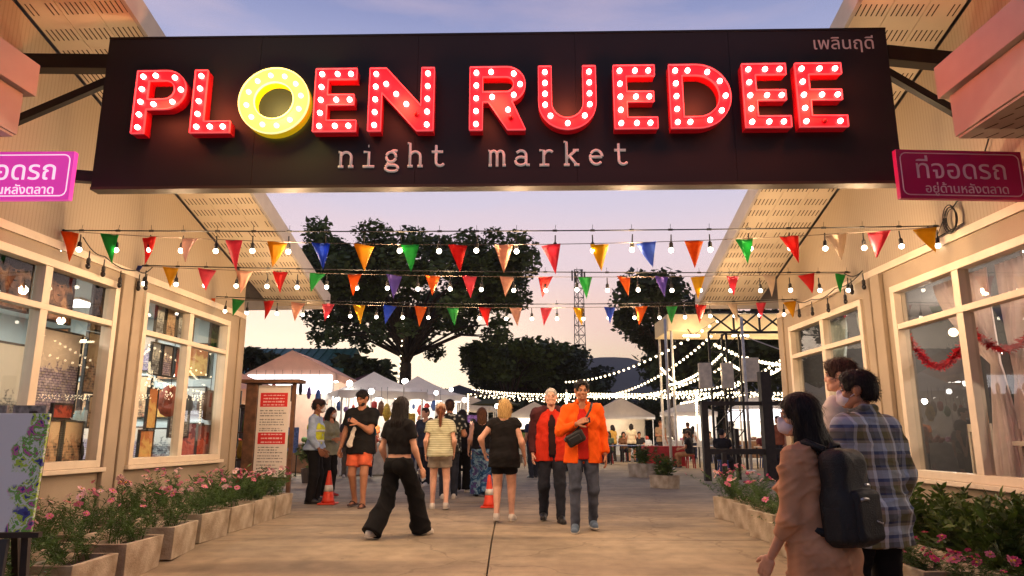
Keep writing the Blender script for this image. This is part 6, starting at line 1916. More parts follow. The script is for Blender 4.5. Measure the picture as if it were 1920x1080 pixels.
# ---- 14.. people farther in
p = Person("man in dark floral shirt walking beyond the capped woman", -1.15, 13.2, R(4), 1.78, SK_M, 'm', h=.014, hands=[None, (.2, .2, .2)])
p.top(M_FLORAL, "shirt", hem=-.1, sleeve=.7, gap=.024, loose=.012); p.legs(K_DENIM, "jeans", 1.0); p.shoes(SH_WHITE, SOLE); p.hair(H_DBROWN, 'short')
FAR = [
    ("woman in white shirt and black shorts standing by the red table", 5.15, 31.0, -20, 1.66, 'f', (212, 196, 168), (30, 28, 30), 'bob', .3),
    ("person in yellow top standing left of the woman in white", 4.5, 32.0, 40, 1.62, 'f', (190, 150, 76), (60, 50, 48), 'long', 1.0),
    ("man in beige shirt standing behind the slim white pole", 6.75, 32.5, 200, 1.80, 'm', (150, 124, 100), (44, 36, 36), 'short', 1.0),
    ("man in black shirt seen from behind near the white tent", 8.1, 33.0, 10, 1.74, 'm', (30, 32, 34), (70, 56, 52), 'short', 1.0),
    ("man in dark top among the bright stalls, left of the capped woman", -1.95, 16.6, 150, 1.76, 'm', (52, 58, 72), (40, 40, 48), 'short', 1.0),
    ("child in pale shirt near the bright stalls", -2.5, 17.5, 190, 1.46, 'm', (168, 160, 150), (50, 60, 90), 'short', .5),
    ("woman in violet top beside the bright food stalls", -2.15, 19.0, 20, 1.6, 'f', (112, 92, 128), (40, 44, 70), 'bob', 1.0),
    ("woman in dark dress near the white banner stall", .9, 22.0, 160, 1.64, 'f', (40, 34, 38), (40, 34, 38), 'long', .6),
    ("man in navy tee at the stall behind the blonde woman", .55, 19.5, 30, 1.72, 'm', (44, 50, 76), (52, 52, 58), 'short', 1.0),
    ("man in grey tee far along the central aisle", -.5, 27.0, 5, 1.75, 'm', (120, 118, 116), (48, 48, 54), 'short', 1.0),
    ("woman in red top far along the central aisle", .1, 29.5, 185, 1.62, 'f', (170, 58, 52), (44, 44, 60), 'long', 1.0),
    ("man in white tee crossing in front of the far stalls", -1.4, 26.0, 80, 1.74, 'm', (206, 200, 192), (60, 62, 76), 'short', .35),
    ("woman in olive top strolling past the far left stalls", -3.6, 24.5, 170, 1.63, 'f', (104, 108, 76), (50, 46, 46), 'bob', 1.0),
    ("man in orange tee by the far left stalls", -4.4, 22.5, 30, 1.73, 'm', (206, 112, 60), (46, 48, 60), 'short', 1.0),
    ("woman in teal top ordering at the white peaked stall", -3.9, 19.6, -10, 1.6, 'f', (60, 120, 116), (50, 48, 52), 'bob', 1.0),
    ("man in charcoal shirt ordering at the white peaked stall", -4.5, 19.9, 10, 1.73, 'm', (58, 56, 58), (90, 80, 70), 'short', 1.0),
    ("woman in cream blouse by the gabled food tent", -5.6, 20.8, -20, 1.6, 'f', (214, 200, 172), (40, 40, 46), 'long', 1.0),
    ("man in burgundy shirt by the bright tube stall", -2.9, 22.6, 15, 1.75, 'm', (106, 40, 46), (52, 52, 60), 'short', 1.0),
    ("woman in pink top deep in the central aisle", -.9, 31.5, 0, 1.62, 'f', (206, 120, 140), (46, 46, 60), 'bob', 1.0),
    ("man in black tee deep in the central aisle", .9, 33.0, 175, 1.74, 'm', (32, 32, 34), (60, 62, 76), 'short', 1.0),
    ("man in mustard tee before the warm lamp stall", 1.9, 35.0, 20, 1.75, 'm', (180, 140, 60), (46, 46, 52), 'short', 1.0),
    ("woman in dark blue dress before the warm lamp stall", 2.6, 34.0, -30, 1.62, 'f', (40, 48, 84), (40, 48, 84), 'long', 1.0),
    ("man in grey hoodie passing the framed white tent", 10.4, 34.0, 60, 1.75, 'm', (104, 104, 106), (44, 44, 50), 'short', 1.0),
    ("woman in white blouse passing the glowing white tent", 9.0, 36.0, -60, 1.62, 'f', (208, 204, 198), (52, 56, 76), 'long', 1.0),
    ("man in rust shirt behind the timber frame's right rail", 8.4, 22.5, 120, 1.74, 'm', (150, 82, 56), (48, 46, 50), 'short', 1.0),
    ("woman in black top behind the timber frame's right rail", 9.4, 23.2, 200, 1.62, 'f', (34, 32, 36), (80, 84, 100), 'long', 1.0),
]
for lb, x, y, rz, H_, sx, ct, cl, hs, ln in FAR:
    p = Person(lb, x, y, R(rz), H_, random.choice((SK_M, SK_L, SK_D)), sx, h=.02, fine=False, feet=[(-.1, random.uniform(-.12, .12), 0), (.1, random.uniform(-.1, .1), 0)], hands=[None, (.12, .2, .2) if random.random() < .5 else None])
    nm = "%02d%02d%02d" % ct
    p.top(cloth("far_" + nm, ct), hem=-.06, sleeve=.6, gap=.02); p.legs(cloth("fl_%d%d%d" % cl, cl), "trousers" if ln > .5 else "shorts", ln, .078, .066, .014) if ln != .3 else p.legs(cloth("fl_%d%d%d" % cl, cl), "shorts", .3, .09, .1, .016)
    p.shoes(SH_WHITE if random.random() < .5 else SH_BLACK, SOLE); p.hair(random.choice((H_BLACK, H_BLACK, H_DBROWN, H_BROWN)), hs, .2)
# ================================================================== PLANTERS AND PLANTS
M_PLANTER = mat("cast_concrete_planter", (198, 184, 162), .85, col2=(138, 120, 96), vscale=5, bump=.35, bscale=60)
M_SOIL = mat("potting_soil", (52, 38, 28), .95, var=.35, vscale=30, bump=.8, bscale=60)
M_FERN = mat("feathery_leaf", (74, 104, 46), .6, var=.3, vscale=9, trans=.3)
M_LUSH = mat("lush_leaf", (76, 98, 36), .55, var=.32, vscale=7, trans=.25)
M_STEM = mat("green_stem", (70, 92, 44), .6, var=.2)
PETALS = [mat("petal_pink", (232, 136, 168), .6, var=.12, vscale=30, trans=.3), mat("petal_pale_pink", (244, 200, 206), .6, var=.08, vscale=30, trans=.3), mat("petal_magenta", (200, 60, 124), .6, var=.12, vscale=30, trans=.3)]
M_EYE = mat("flower_eye", (230, 180, 50), .7)


def planter_mesh(L, W, H, seed):
    r = random.Random(seed); t = .045
    def ring(x, y, z): return [(-x, -y, z), (x, -y, z), (x, y, z), (-x, y, z)]
    j = lambda v: [(a + r.uniform(-.004, .004), b + r.uniform(-.004, .004), c + r.uniform(-.003, .003)) for a, b, c in v]
    j0 = j; j = lambda v: [(a + r.uniform(-.008, .008), b + r.uniform(-.008, .008), c + r.uniform(-.006, .006)) for a, b, c in v]
    vs = j(ring(W / 2 * .93, L / 2 * .95, 0)) + j(ring(W / 2, L / 2, H)) + j(ring(W / 2 - t, L / 2 - t, H)) + j(ring(W / 2 - t - .01, L / 2 - t - .01, H - .09))
    fs = [(3, 2, 1, 0)]
    for q in range(3):
        for i in range(4): fs.append((q * 4 + i, q * 4 + (i + 1) % 4, q * 4 + 4 + (i + 1) % 4, q * 4 + 4 + i))
    fs.append((12, 13, 14, 15))
    mb = MB(); mb.add(vs, fs); return mb.mesh("planter_box", M_PLANTER, bevel=.007)


def soil_mesh(L, W, H):
    n = 7; V = []; F = []; r = random.Random(4); t = .056
    for i in range(n):
        for k in range(n): V.append((-W / 2 + t + (W - 2 * t) * i / (n - 1), -L / 2 + t + (L - 2 * t) * k / (n - 1), H - .05 + r.uniform(-.008, .014)))
    for i in range(n - 1):
        for k in range(n - 1): a = i * n + k; F.append((a, a + n, a + n + 1, a + 1))
    return np_mesh("soil", V, F, M_SOIL, True)


def fern_mesh(name, L, W, hgt, seed, nst=26, per=46, blade=.05, wid=.0035, m=None, spread=1.5):
    """feathery cosmos-like plants: arching stems carrying thread leaves"""
    r = np.random.default_rng(seed); V = []; F = []; tips = []
    for s_ in range(nst):
        b = np.array([r.uniform(-W / 2, W / 2), r.uniform(-L / 2, L / 2), 0.0]); hh = hgt * r.uniform(.55, 1.05)
        tip = b + np.array([r.normal(0, .10) * spread, r.normal(0, .11) * spread, hh]); mid = (b + tip) / 2 + np.array([r.normal(0, .03), r.normal(0, .03), .05])
        def pt(t): return (1 - t) ** 2 * b + 2 * t * (1 - t) * mid + t * t * tip
        for q in range(5):
            a, c = pt(q / 5), pt((q + 1) / 5); n0 = len(V); w = np.array([.0028, .0012, 0]) * (1 - q / 7)
            V += [a - w, a + w, c + w, c - w]; F.append((n0, n0 + 1, n0 + 2, n0 + 3))
        for q in range(per):
            t = r.uniform(.12, .98); p = pt(t); az = r.uniform(0, 6.283); el = r.uniform(-.2, .9); L_ = blade * r.uniform(.6, 1.5) * (1.25 - .6 * t)
            d = np.array([math.cos(az) * math.cos(el), math.sin(az) * math.cos(el), math.sin(el)]); e = p + d * L_; mdl = p + d * L_ * .5 + np.array([0, 0, .006])
            w = np.cross(d, r.normal(0, 1, 3)); w = w / np.linalg.norm(w) * wid * r.uniform(.7, 1.5); n0 = len(V)
            V += [p, mdl + w, e, mdl - w]; F.append((n0, n0 + 1, n0 + 2, n0 + 3))
        tips.append(tip)
    return np_mesh(name, V, F, m or M_FERN), tips


def flower_mesh(m, r_=.032, seed=0):
    rr_ = random.Random(seed); mb = MB(); n = 8
    for k in range(n):
        a = 2 * math.pi * k / n; l = r_ * rr_.uniform(.85, 1.1); w = r_ * .36; up_ = rr_.uniform(.0, .01)
        d = Vector((math.cos(a), math.sin(a), 0)); s = Vector((-math.sin(a), math.cos(a), 0))
        mb.add([d * .004, d * l * .6 + s * w + Vector((0, 0, up_)), d * l + s * w * .6 + Vector((0, 0, up_ * .6)), d * l * 1.04 + Vector((0, 0, 0)), d * l - s * w * .6 + Vector((0, 0, up_ * .6)), d * l * .6 - s * w + Vector((0, 0, up_))], [(0, 1, 2, 3), (0, 3, 4, 5)])
    mb.cur = 1; mb.ball((0, 0, .004), .007, 7, 4, .6)
    return mb.mesh("flower", [m, M_EYE])


FLW = [flower_mesh(PETALS[0], .027, 1), flower_mesh(PETALS[1], .028, 2), flower_mesh(PETALS[2], .025, 3)]
PL_L, PL_W, PL_H = .64, .36, .29
PMESH = [planter_mesh(PL_L, PL_W, PL_H, k) for k in range(4)]; SMESH = soil_mesh(PL_L, PL_W, PL_H)
FERN = [fern_mesh("foliage", PL_L * .8, PL_W * .7, .40, k + 10, 27, 60) for k in range(4)]
pr = random.Random(17)


def planter(label, x, y, yaw, mesh_i, scale=1.0):
    t = thing("planter_box", label, "planter", (x, y, gz(y)), yaw)
    a = put("trough", PMESH[mesh_i], None, t, local=True); b = put("soil", SMESH, None, t, local=True)
    if scale != 1.0:
        for o in (a, b): o.scale = (scale,) * 3
    return t


def flowers_in(label, x, y, yaw, fi, n, pal, h=1.0, z0=None, scale=1.0, leaf=None):
    me, tips = (leaf or FERN)[fi]
    t = thing("flowering_plant", label, "plant", (x, y, gz(y) + PL_H * scale - .05 if z0 is None else z0), yaw)
    o = put("foliage", me, None, t, local=True, kind="stuff"); o.scale = (scale, scale, h)
    tp = sorted(tips, key=lambda v: -v[2]); k = 0
    for v in (tp[:n] if n <= len(tp) else tp):
        q = pr.choice(pal)
        f = put("flower", FLW[q], None, t, local=True, loc=(v[0] * scale, v[1] * scale, v[2] * h + .005), rot=(pr.uniform(-.9, .9), pr.uniform(-.9, .9), pr.uniform(0, 6)))
        sc = pr.uniform(.6, 1.3) * 1.15; f.scale = (sc,) * 3
    return t


ysP = [4.6, 5.35, 6.1, 6.85, 7.62, 8.42, 9.2, 9.98, 10.75]
for k, y in enumerate(ysP):
    x = -3.42 + pr.uniform(-.02, .02)
    planter("pale concrete planter on the left, %s from the street in the front row" % ORD[k], x, y - .32, pr.uniform(-.10, .10), k % 4)
    nf = [2, 3, 3, 6, 10, 15, 18, 20, 18][k]
    flowers_in("feathery %s plant in the left front row's %s planter" % ("green" if nf < 6 else "pink flowered", ORD[k]), x, y - .32, pr.uniform(-.1, .1), (k * 3) % 4, nf, [0, 0, 1] if k < 7 else [0, 2, 1], pr.uniform(.88, 1.1))
for k, y in enumerate([5.0, 5.75, 6.5, 7.25, 8.05, 8.9]):
    x = -3.98 + pr.uniform(-.02, .02)
    planter("concrete planter behind the left front row against the wall, %s from the street" % ORD[k], x, y - .3, pr.uniform(-.06, .06), (k + 2) % 4)
    flowers_in("feathery plant with small pink blooms in the left rear row's %s planter" % ORD[k], x, y - .3, pr.uniform(-.1, .1), (k + 1) % 4, 7 + k, [0, 1], pr.uniform(1.0, 1.2))
# tall grassy tufts by the far end of the row
for k, (x, y) in enumerate(((-3.75, 9.6), (-3.75, 10.4))):
    me = fern_mesh("foliage", .6, .4, .62, 60 + k, 30, 36, .13, .006)[0]
    t = thing("grassy_plant", "tall grassy plant with long blades behind the %s left planters" % ("last" if k else "flowering"), "plant", (x, y, .02)); put("foliage", me, None, t, local=True, kind="stuff")

# right row beside the walkers
for k, (x, y) in enumerate(((3.02, 10.0), (2.98, 9.05), (2.88, 8.15), (2.80, 7.3), (2.76, 6.5))):
    planter("pale concrete planter on the right, %s from the far end of its row" % ORD[k], x, y - .1, pr.uniform(-.05, .05) + .1, (k + 1) % 4)
    flowers_in("pink flowered feathery plant in the right row's %s planter from the far end" % ORD[k], x, y - .1, 0, (k + 2) % 4, [20, 18, 10, 5, 4][k], [0, 0, 1, 2], [1.15, 1.05, .9, .8, .8][k])
# lush bed along the right shop's wall
LUSH = [fern_mesh("foliage", .7, .45, .42, 80 + k, 30, 44, .11, .013, M_LUSH, 1.3) for k in range(3)]
for k, y in enumerate((4.05, 4.75, 5.45, 6.15, 6.85)):
    planter("low dark stained planter by the right shop's wall, %s from the street" % ORD[k], 3.62, y, 0, k % 4)
    t = flowers_in("lush broad bladed plant by the right shop's wall, %s from the street" % ORD[k], 3.66, y, pr.uniform(-.2, .2), k % 3, 0, [0], pr.uniform(1.1, 1.35), leaf=LUSH)
for k, y in enumerate((4.25, 4.95, 5.6)):
    planter("front planter at the right edge, %s from the street" % ORD[k], 3.08, y, 0, (k + 1) % 4)
    flowers_in("low plant with %s blooms in the right front planter, %s from the street" % (("few", "many magenta", "bright magenta")[k], ORD[k]), 3.08, y, 0, k, (4, 18, 26)[k], [2, 2, 0], .66)
# two lone planters in the open yard
for k, (x, y, sc) in enumerate(((3.62, 20.0, 1.25), (3.33, 15.9, .95))):
    planter("weathered grey planter alone on the open yard, the %s one" % ("farther" if k == 0 else "nearer"), x, y, .5, k, sc)
    me = fern_mesh("foliage", .3, .25, .55, 33 + k, 16, 40, .14, .012, M_LUSH)[0]
    t = thing("potted_shrub", "small green shrub in the %s lone yard planter" % ("farther" if k == 0 else "nearer"), "plant", (x, y, PL_H * sc - .06)); put("foliage", me, None, t, local=True, kind="stuff")

# ================================================================== NOTICE BOARD, CONES, EASEL
nb = thing("notice_board", "brown wooden notice board with a red and white printed banner", "notice board", (-3.76, 11.4, 0), R(-3))
def lb(nm, m, *a, bevel=.006, parent=None):
    s = MB(); s.box(*a); return put(nm, s.mesh(nm, m, bevel=bevel), None, parent or nb, local=True)
M_NBW = mat("weathered_brown_timber", (104, 70, 48), .7, var=.25, vscale=9, bump=.3, bscale=30)
lb("post", M_NBW, -.48, -.30, -.09, .09, 0, 1.93); lb("post", M_NBW, .24, .30, -.03, .03, 0, 1.93)
lb("roof", M_NBW, -.56, .40, -.16, .16, 1.932, 1.99); lb("rail", M_NBW, -.296, .236, -.02, .02, .42, .47)
ban = lb("banner", mat("banner_vinyl", (230, 220, 212), .5, var=.03), -.29, .23, -.052, -.040, .48, 1.90, bevel=0)
M_RED = mat("banner_red", (210, 34, 38), .5, var=.04); M_INK = mat("banner_ink", (74, 70, 72), .6, var=.2); M_LINEW = mat("banner_white_print", (244, 230, 226), .5, var=.03)
for z0, z1 in ((1.56, 1.78), (.98, 1.16)): lb("red_panel", M_RED, -.25, .19, -.0545, -.0525, z0, z1, bevel=0, parent=ban)
ir = random.Random(5); ink = MB(); wh = MB()
def scribble(mb, x0, x1, z, h):
    # unreadable fine print: little uneven strokes in words
    x = x0
    while x < x1:
        wlen = ir.uniform(.02, .07); e = min(x1, x + wlen)
        while x < e:
            q = ir.uniform(.004, .009); a = ir.uniform(.3, 1.0) * h; mb.box(x, x + q, -.0552, -.0542, z - a / 2, z + a / 2); x += q + .003
        x += .012
for z in (1.50, 1.46, 1.42, 1.36, 1.32, 1.28, 1.22, 1.19): scribble(ink, -.24, ir.uniform(.08, .18), z, .022)
for z in (.93, .89, .85, .80, .76, .71, .66, .61, .56): scribble(ink, -.24, ir.uniform(.04, .18), z, .022)
put("fine_print", ink.mesh("fine_print", M_INK), None, ban, local=True, kind="stuff")
for z, h in ((1.74, .02), (1.69, .03), (1.64, .03), (1.59, .02), (1.13, .024), (1.07, .03), (1.01, .024)): scribble(wh, -.2, .14, z, h)
put("panel_print", wh.mesh("panel_print", M_LINEW), None, ban, local=True, kind="stuff").location.y = -.0012

M_CONE = mat("cone_orange", (226, 62, 30), .5, var=.1, vscale=6)
def cone(label, x, y, h):
    t = thing("traffic_cone", label, "traffic cone", (x, y, 0)); k = h / .7
    s = MB(); s.box(-.19 * k, .19 * k, -.19 * k, .19 * k, 0.004, .035 * k); put("base", s.mesh("base", M_CONE, bevel=.01), None, t, local=True)
    s = MB(); s.lathe([(.145 * k, .036 * k), (.125 * k, .09 * k), (.035 * k, .68 * k), (.028 * k, .70 * k)], (0, 0, 0), 20); put("cone_body", s.mesh("cone_body", M_CONE, True), None, t, local=True)
    s = MB(); s.lathe([(.0985 * k, .26 * k), (.079 * k, .38 * k)], (0, 0, 0), 20)
    s = MB(); pr_ = [(.1, .27), (.0765, .40)]; s.lathe([(a * k * 1.02, b * k) for a, b in pr_], (0, 0, 0), 20); put("collar", s.mesh("collar", mat("cone_white", (214, 206, 198), .4), True), None, t, local=True)
cone("orange traffic cone with white collar beside the guard", -3.05, 12.15, .54)
cone("orange traffic cone beside the blonde woman", -.36, 11.6, .5)

# easel with canvases at the left edge
M_CANV = bpy.data.materials.new("colour_splash_paint"); M_CANV.use_nodes = True
nt = M_CANV.node_tree; tc = nt.nodes.new("ShaderNodeTexCoord"); L_ = nt.links.new
sp = nt.nodes.new("ShaderNodeSeparateXYZ"); L_(tc.outputs["Object"], sp.inputs[0])
n1 = nt.nodes.new("ShaderNodeTexNoise"); n1.inputs["Scale"].default_value = 11; n1.inputs["Detail"].default_value = 6; n1.inputs["Distortion"].default_value = .3; n1.inputs["Roughness"].default_value = .6; L_(tc.outputs["Object"], n1.inputs["Vector"])
cr = ramp_node(nt, n1.outputs["Fac"], [(.0, (44, 40, 120)), (.34, (60, 70, 150)), (.42, (176, 210, 70)), (.48, (216, 224, 220)), (.53, (112, 176, 72)), (.58, (198, 96, 168)), (.63, (70, 60, 140)), (.70, (40, 44, 96)), (.8, (210, 206, 60))], True)
n2 = nt.nodes.new("ShaderNodeTexNoise"); n2.inputs["Scale"].default_value = 5; n2.inputs["Detail"].default_value = 4; L_(tc.outputs["Object"], n2.inputs["Vector"])
mm = nt.nodes.new("ShaderNodeMath"); mm.operation = 'MULTIPLY_ADD'; mm.inputs[1].default_value = 1.9; L_(sp.outputs[0], mm.inputs[0]); L_(n2.outputs["Fac"], mm.inputs[2])
mk = nt.nodes.new("ShaderNodeMapRange"); mk.inputs[1].default_value = .80; mk.inputs[2].default_value = .85; L_(mm.outputs[0], mk.inputs[0])
mx = nt.nodes.new("ShaderNodeMix"); mx.data_type = 'RGBA'; mx.inputs["A"].default_value = srgb(222, 226, 236); L_(cr, mx.inputs["B"]); L_(mk.outputs[0], mx.inputs["Factor"])
L_(mx.outputs["Result"], nt.nodes["Principled BSDF"].inputs["Base Color"]); nt.nodes["Principled BSDF"].inputs["Roughness"].default_value = .6
ez = gz(4.5)
M_EASEL = mat("easel_dark_wood", (48, 36, 30), .6, var=.2, vscale=10)
ea = thing("easel", "dark wooden easel at the left edge holding canvases", "easel", (-3.26, 4.6, ez - .11), R(8))
def eb(nm, a, b, w, h=None): s = MB(); s.bar(a, b, w, h); put(nm, s.mesh(nm, M_EASEL), None, ea, local=True)
eb("leg", (-.28, 0, 0), (-.12, .1, 1.56), .04); eb("leg", (.28, 0, 0), (.12, .1, 1.56), .04); eb("leg", (0, .55, 0), (0, .12, 1.5), .04); eb("ledge", (-.32, -.035, .80), (.32, -.035, .80), .05, .03); eb("ledge", (-.32, -.06, .34), (.32, -.06, .34), .05, .03)
def canvas(label, x0, x1, z0, z1, yoff, m, tilt):
    t = thing("canvas_painting", label, "painting", (-3.26, 4.6 + yoff, ez - .11 + z0), R(8)); W = (x1 - x0) / 2; H = z1 - z0; cx = (x0 + x1) / 2
    s = MB(); s.box(-W, W, -.014, .014, 0, H); o = put("canvas", s.mesh("canvas", m, bevel=.003), None, t, local=True, loc=(cx, 0, 0), rot=(-tilt, 0, 0))
    s = MB(); s.box(-W + .005, W - .005, .0145, .03, .01, H - .01); o2 = put("stretcher", s.mesh("stretcher", M_EASEL), None, t, local=True, loc=(cx, 0, 0), rot=(-tilt, 0, 0))
canvas("bright abstract splashed canvas in green, violet and pink on the easel", -.30, .28, .82, 1.545, -.05, M_CANV, .06)
canvas("black and white brushed canvas low on the easel", -.30, .16, .36, .78, -.075, painting_mat("mono_ink_paint", [(18, 18, 20), (32, 32, 36), (200, 198, 198), (226, 222, 220), (60, 60, 64)], 9, 'flat', (1, 1, .5)), .05)
for k in range(2):
    s = MB(); s.box(-3.56 + k * .26, -3.34 + k * .26, 4.72, 4.745, ez + 1.31, ez + 1.49); o = s.build("small_canvas", mat("small_canvas_grey", (140, 130, 132), .6, var=.3, vscale=30)); tag(o, "small grey canvas peeking over the easel, the %s one" % ("outer" if k == 0 else "inner"), "painting")
# ================================================================== MARKET BEYOND THE ENTRANCE
# ---- trees
M_BARK = mat("dark_bark", (62, 48, 38), .9, var=.3, vscale=5, bump=.6, bscale=14)
M_LEAF = [mat("rain_tree_leaf", (80, 96, 48), .6, var=.4, vscale=.6, trans=.2), mat("dark_tree_leaf", (54, 68, 38), .6, var=.4, vscale=.5, trans=.15), mat("bright_leaf", (84, 100, 46), .6, var=.35, vscale=.6, trans=.2)]


def leaf_cloud(centres, radii, n, size, seed, flat=.6, asp=.55):
    r = np.random.default_rng(seed); C0 = np.array(centres); Rd = np.array(radii)
    w = Rd ** 2; idx = r.choice(len(C0), n, p=w / w.sum())
    d = r.normal(0, 1, (n, 3)); d /= np.linalg.norm(d, axis=1)[:, None]; rad = (r.uniform(0, 1, n) ** .45)[:, None]
    P = C0[idx] + d * rad * Rd[idx][:, None] * np.array([1, 1, flat])
    a = r.normal(0, 1, (n, 3)); a[:, 2] *= .5; a /= np.linalg.norm(a, axis=1)[:, None]
    b = np.cross(a, r.normal(0, 1, (n, 3))); b /= np.linalg.norm(b, axis=1)[:, None]
    s = size * (.35 + 1.3 * r.uniform(0, 1, n) ** 1.6)[:, None]
    V = np.empty((n * 4, 3)); V[0::4] = P - a * s; V[1::4] = P + b * s * asp; V[2::4] = P + a * s; V[3::4] = P - b * s * asp
    return V, np.arange(n * 4).reshape(-1, 4)


def tree(label, x, y, z, h, crown_r, crown_z, n, size, seed, m,  trunk_r=.35, fork=.3, flat=.55, nb=7, sub=5, lean=0.0, clump=.22, base_w=1.0, group=None, hang=0.0, skirt=0):
    r = random.Random(seed); t = thing("tree", label, "tree", (x, y, z), 0, group)
    tk = MB(); tips = []
    f0 = Vector((x + lean * h * fork, y, z + h * fork))
    tk.tube([(x, y, z - .3), (x + lean * h * fork * .5, y + .1, z + h * fork * .5), f0], trunk_r, 9, trunk_r * .72)
    ctr = Vector((x + lean * h, y, z + crown_z))
    cl = []; rd = []
    for k in range(nb):
        az = 2 * math.pi * (k + r.uniform(-.3, .3)) / nb; rr_ = crown_r * r.uniform(.45, .8)
        e = ctr + Vector((math.cos(az) * rr_, math.sin(az) * rr_, r.uniform(-.2, .75) * crown_r * flat * (1 - .35 * rr_ / crown_r)))
        m1 = f0.lerp(e, .45) + Vector((0, 0, .12 * h * r.uniform(.2, 1)))
        tk.tube([f0 - Vector((0, 0, .1)), m1, e], trunk_r * .42, 6, trunk_r * .1)
        for j in range(sub):
            az2 = az + r.uniform(-1.1, 1.1); l = crown_r * r.uniform(.22, .52)
            q = e + Vector((math.cos(az2) * l, math.sin(az2) * l, r.uniform(-.45, .55) * l))
            tk.tube([m1.lerp(e, r.uniform(.4, 1)), (m1 + q) / 2 + Vector((0, 0, .1)), q], trunk_r * .13, 4, trunk_r * .03)
            cl.append(q); rd.append(crown_r * clump * r.uniform(.6, 1.35))
        cl.append(e); rd.append(crown_r * clump * 1.2)
        if hang: cl.append(e - Vector((0, 0, hang * r.uniform(.5, 1)))); rd.append(crown_r * clump * .8)
    for k in range(nb):
        az = r.uniform(0, 6.28); q = ctr + Vector((math.cos(az) * crown_r * r.uniform(0, .5), math.sin(az) * crown_r * r.uniform(0, .5), crown_r * flat * r.uniform(.2, .66))); cl.append(q); rd.append(crown_r * clump * r.uniform(.7, 1.3))
        tk.tube([f0, f0.lerp(q, .5) + Vector((r.uniform(-.3, .3), 0, .2)), q], trunk_r * .3, 5, trunk_r * .05)
    for k in range(skirt):
        az = 2 * math.pi * k / skirt + r.uniform(-.2, .2); q_ = crown_r * r.uniform(.35, .95); q = ctr + Vector((math.cos(az) * q_, math.sin(az) * q_, -crown_r * flat * r.uniform(.25, .85)))
        tk.tube([f0 + Vector((0, 0, .3)), f0.lerp(q, .6) + Vector((0, 0, .8)), q], trunk_r * .2, 5, trunk_r * .04); cl.append(q); rd.append(crown_r * clump * r.uniform(.55, 1.0))
    tk.build("trunk", M_BARK, t, smooth=True)
    V, F = leaf_cloud([tuple(c) for c in cl], rd, n, size, seed, .75)
    put("crown", np_mesh("crown", V, F, m), None, t, kind="stuff")
    return t


tree("large dark rain tree with a wide open crown in the middle of the market", -6.8, 45, 0, 15.8, 7.0, 10.3, 60000, .17, 31, M_LEAF[0], .5, .36, .62, 10, 13, .0, .155, hang=1.6, skirt=22)
tree("low leafy tree under the rain tree's left side, behind the food tents", -9.3, 40, 0, 6.4, 2.3, 4.4, 5000, .24, 32, M_LEAF[1], .22, .4, .6, 6, 5, clump=.3)
tree("bushy dark tree right of the rain tree, rising over the light strip", 1.0, 58, 0, 9.0, 3.9, 5.4, 16000, .24, 33, M_LEAF[1], .35, .3, .75, 8, 6, clump=.34)
tree("broad dark tree at the centre beyond the fairy lights", 4.0, 62, 0, 7.6, 3.6, 4.5, 14000, .24, 34, M_LEAF[1], .3, .3, .7, 8, 6, clump=.36)
tree("olive tree with drooping sprays left of the dark central trees", -.3, 52, 0, 8.6, 3.2, 6.0, 8000, .24, 35, M_LEAF[2], .25, .35, .8, 7, 5, clump=.3)
tree("lacy dark tree behind the right eave and the slim white pole", 9.2, 41, 0, 10.6, 3.0, 7.6, 8000, .2, 36, M_LEAF[1], .25, .4, .95, 7, 6, clump=.28)
tree("dense dark tree filling in behind the steel tower", 13.2, 44, 0, 8.6, 4.0, 5.2, 10000, .24, 37, M_LEAF[1], .3, .3, .75, 7, 6, clump=.36)
tree("dark tree at the right beyond the food court", 17.5, 42, 0, 9.0, 4.0, 5.6, 9000, .24, 38, M_LEAF[1], .3, .3, .75, 7, 6, clump=.36)
tree("rounded dark tree at the far right of the food court", 21.5, 44, 0, 9.0, 4.0, 5.6, 9000, .24, 39, M_LEAF[1], .3, .3, .75, 7, 6, clump=.36)
tree("shady tree behind the left shop's far corner", -11.7, 31, 0, 5.4, 1.0, 4.4, 2500, .17, 40, M_LEAF[1], .2, .4, .7, 6, 5, clump=.3)
for k in range(9):
    r_ = random.Random(70 + k)
    tree("far dark tree in the line beyond the market, %s from the left" % ORD[k], -44 + k * 11 + r_.uniform(-2, 2), 86 + r_.uniform(-6, 6), .3, 5.6, 4.8, 3.0, 5200, .42, 70 + k, M_LEAF[1], .3, .3, .6, 6, 5, clump=.4)
# dark clipped hedge behind the food court
hv, hf = leaf_cloud([(x, 48 + .5 * math.sin(x), 1.2 + .9 * q) for x in np.arange(-3, 26, 1.1) for q in (0, 1, 1.8)], [1.2] * (len(np.arange(-3, 26, 1.1)) * 3), 19000, .22, 5)
o = put("hedge", np_mesh("hedge", hv, hf, M_LEAF[1]), kind=None); tag(o, "tall dark hedge behind the food court tables", "hedge")

# ---- telecom tower
tw_ = thing("telecom_tower", "slim steel lattice telecom tower above the trees", "tower", (11.6, 120, 0))
s = MB(); H0, H1 = 0, 29.6
cn = [(11.6 + math.cos(a) * q, 120 + math.sin(a) * q) for q in (1.4,) for a in (R(90), R(210), R(330))]
for x, y in cn: s.tube([(x, y, H0), (11.6 + (x - 11.6) * .6, 120 + (y - 120) * .6, H1)], .07, 5)
s.build("mast_leg", mat("tower_steel", (60, 54, 60), .5, .3), tw_, kind="stuff")
s = MB(); nlev = 18
for k in range(nlev):
    za, zb = H1 * k / nlev, H1 * (k + 1) / nlev
    f = lambda z, c: (11.6 + (c[0] - 11.6) * (1 - .4 * z / H1), 120 + (c[1] - 120) * (1 - .4 * z / H1), z)
    for i in range(3): s.tube([f(za, cn[i]), f(zb, cn[(i + 1) % 3])], .05, 4); s.tube([f(zb, cn[i]), f(zb, cn[(i + 1) % 3])], .05, 4)
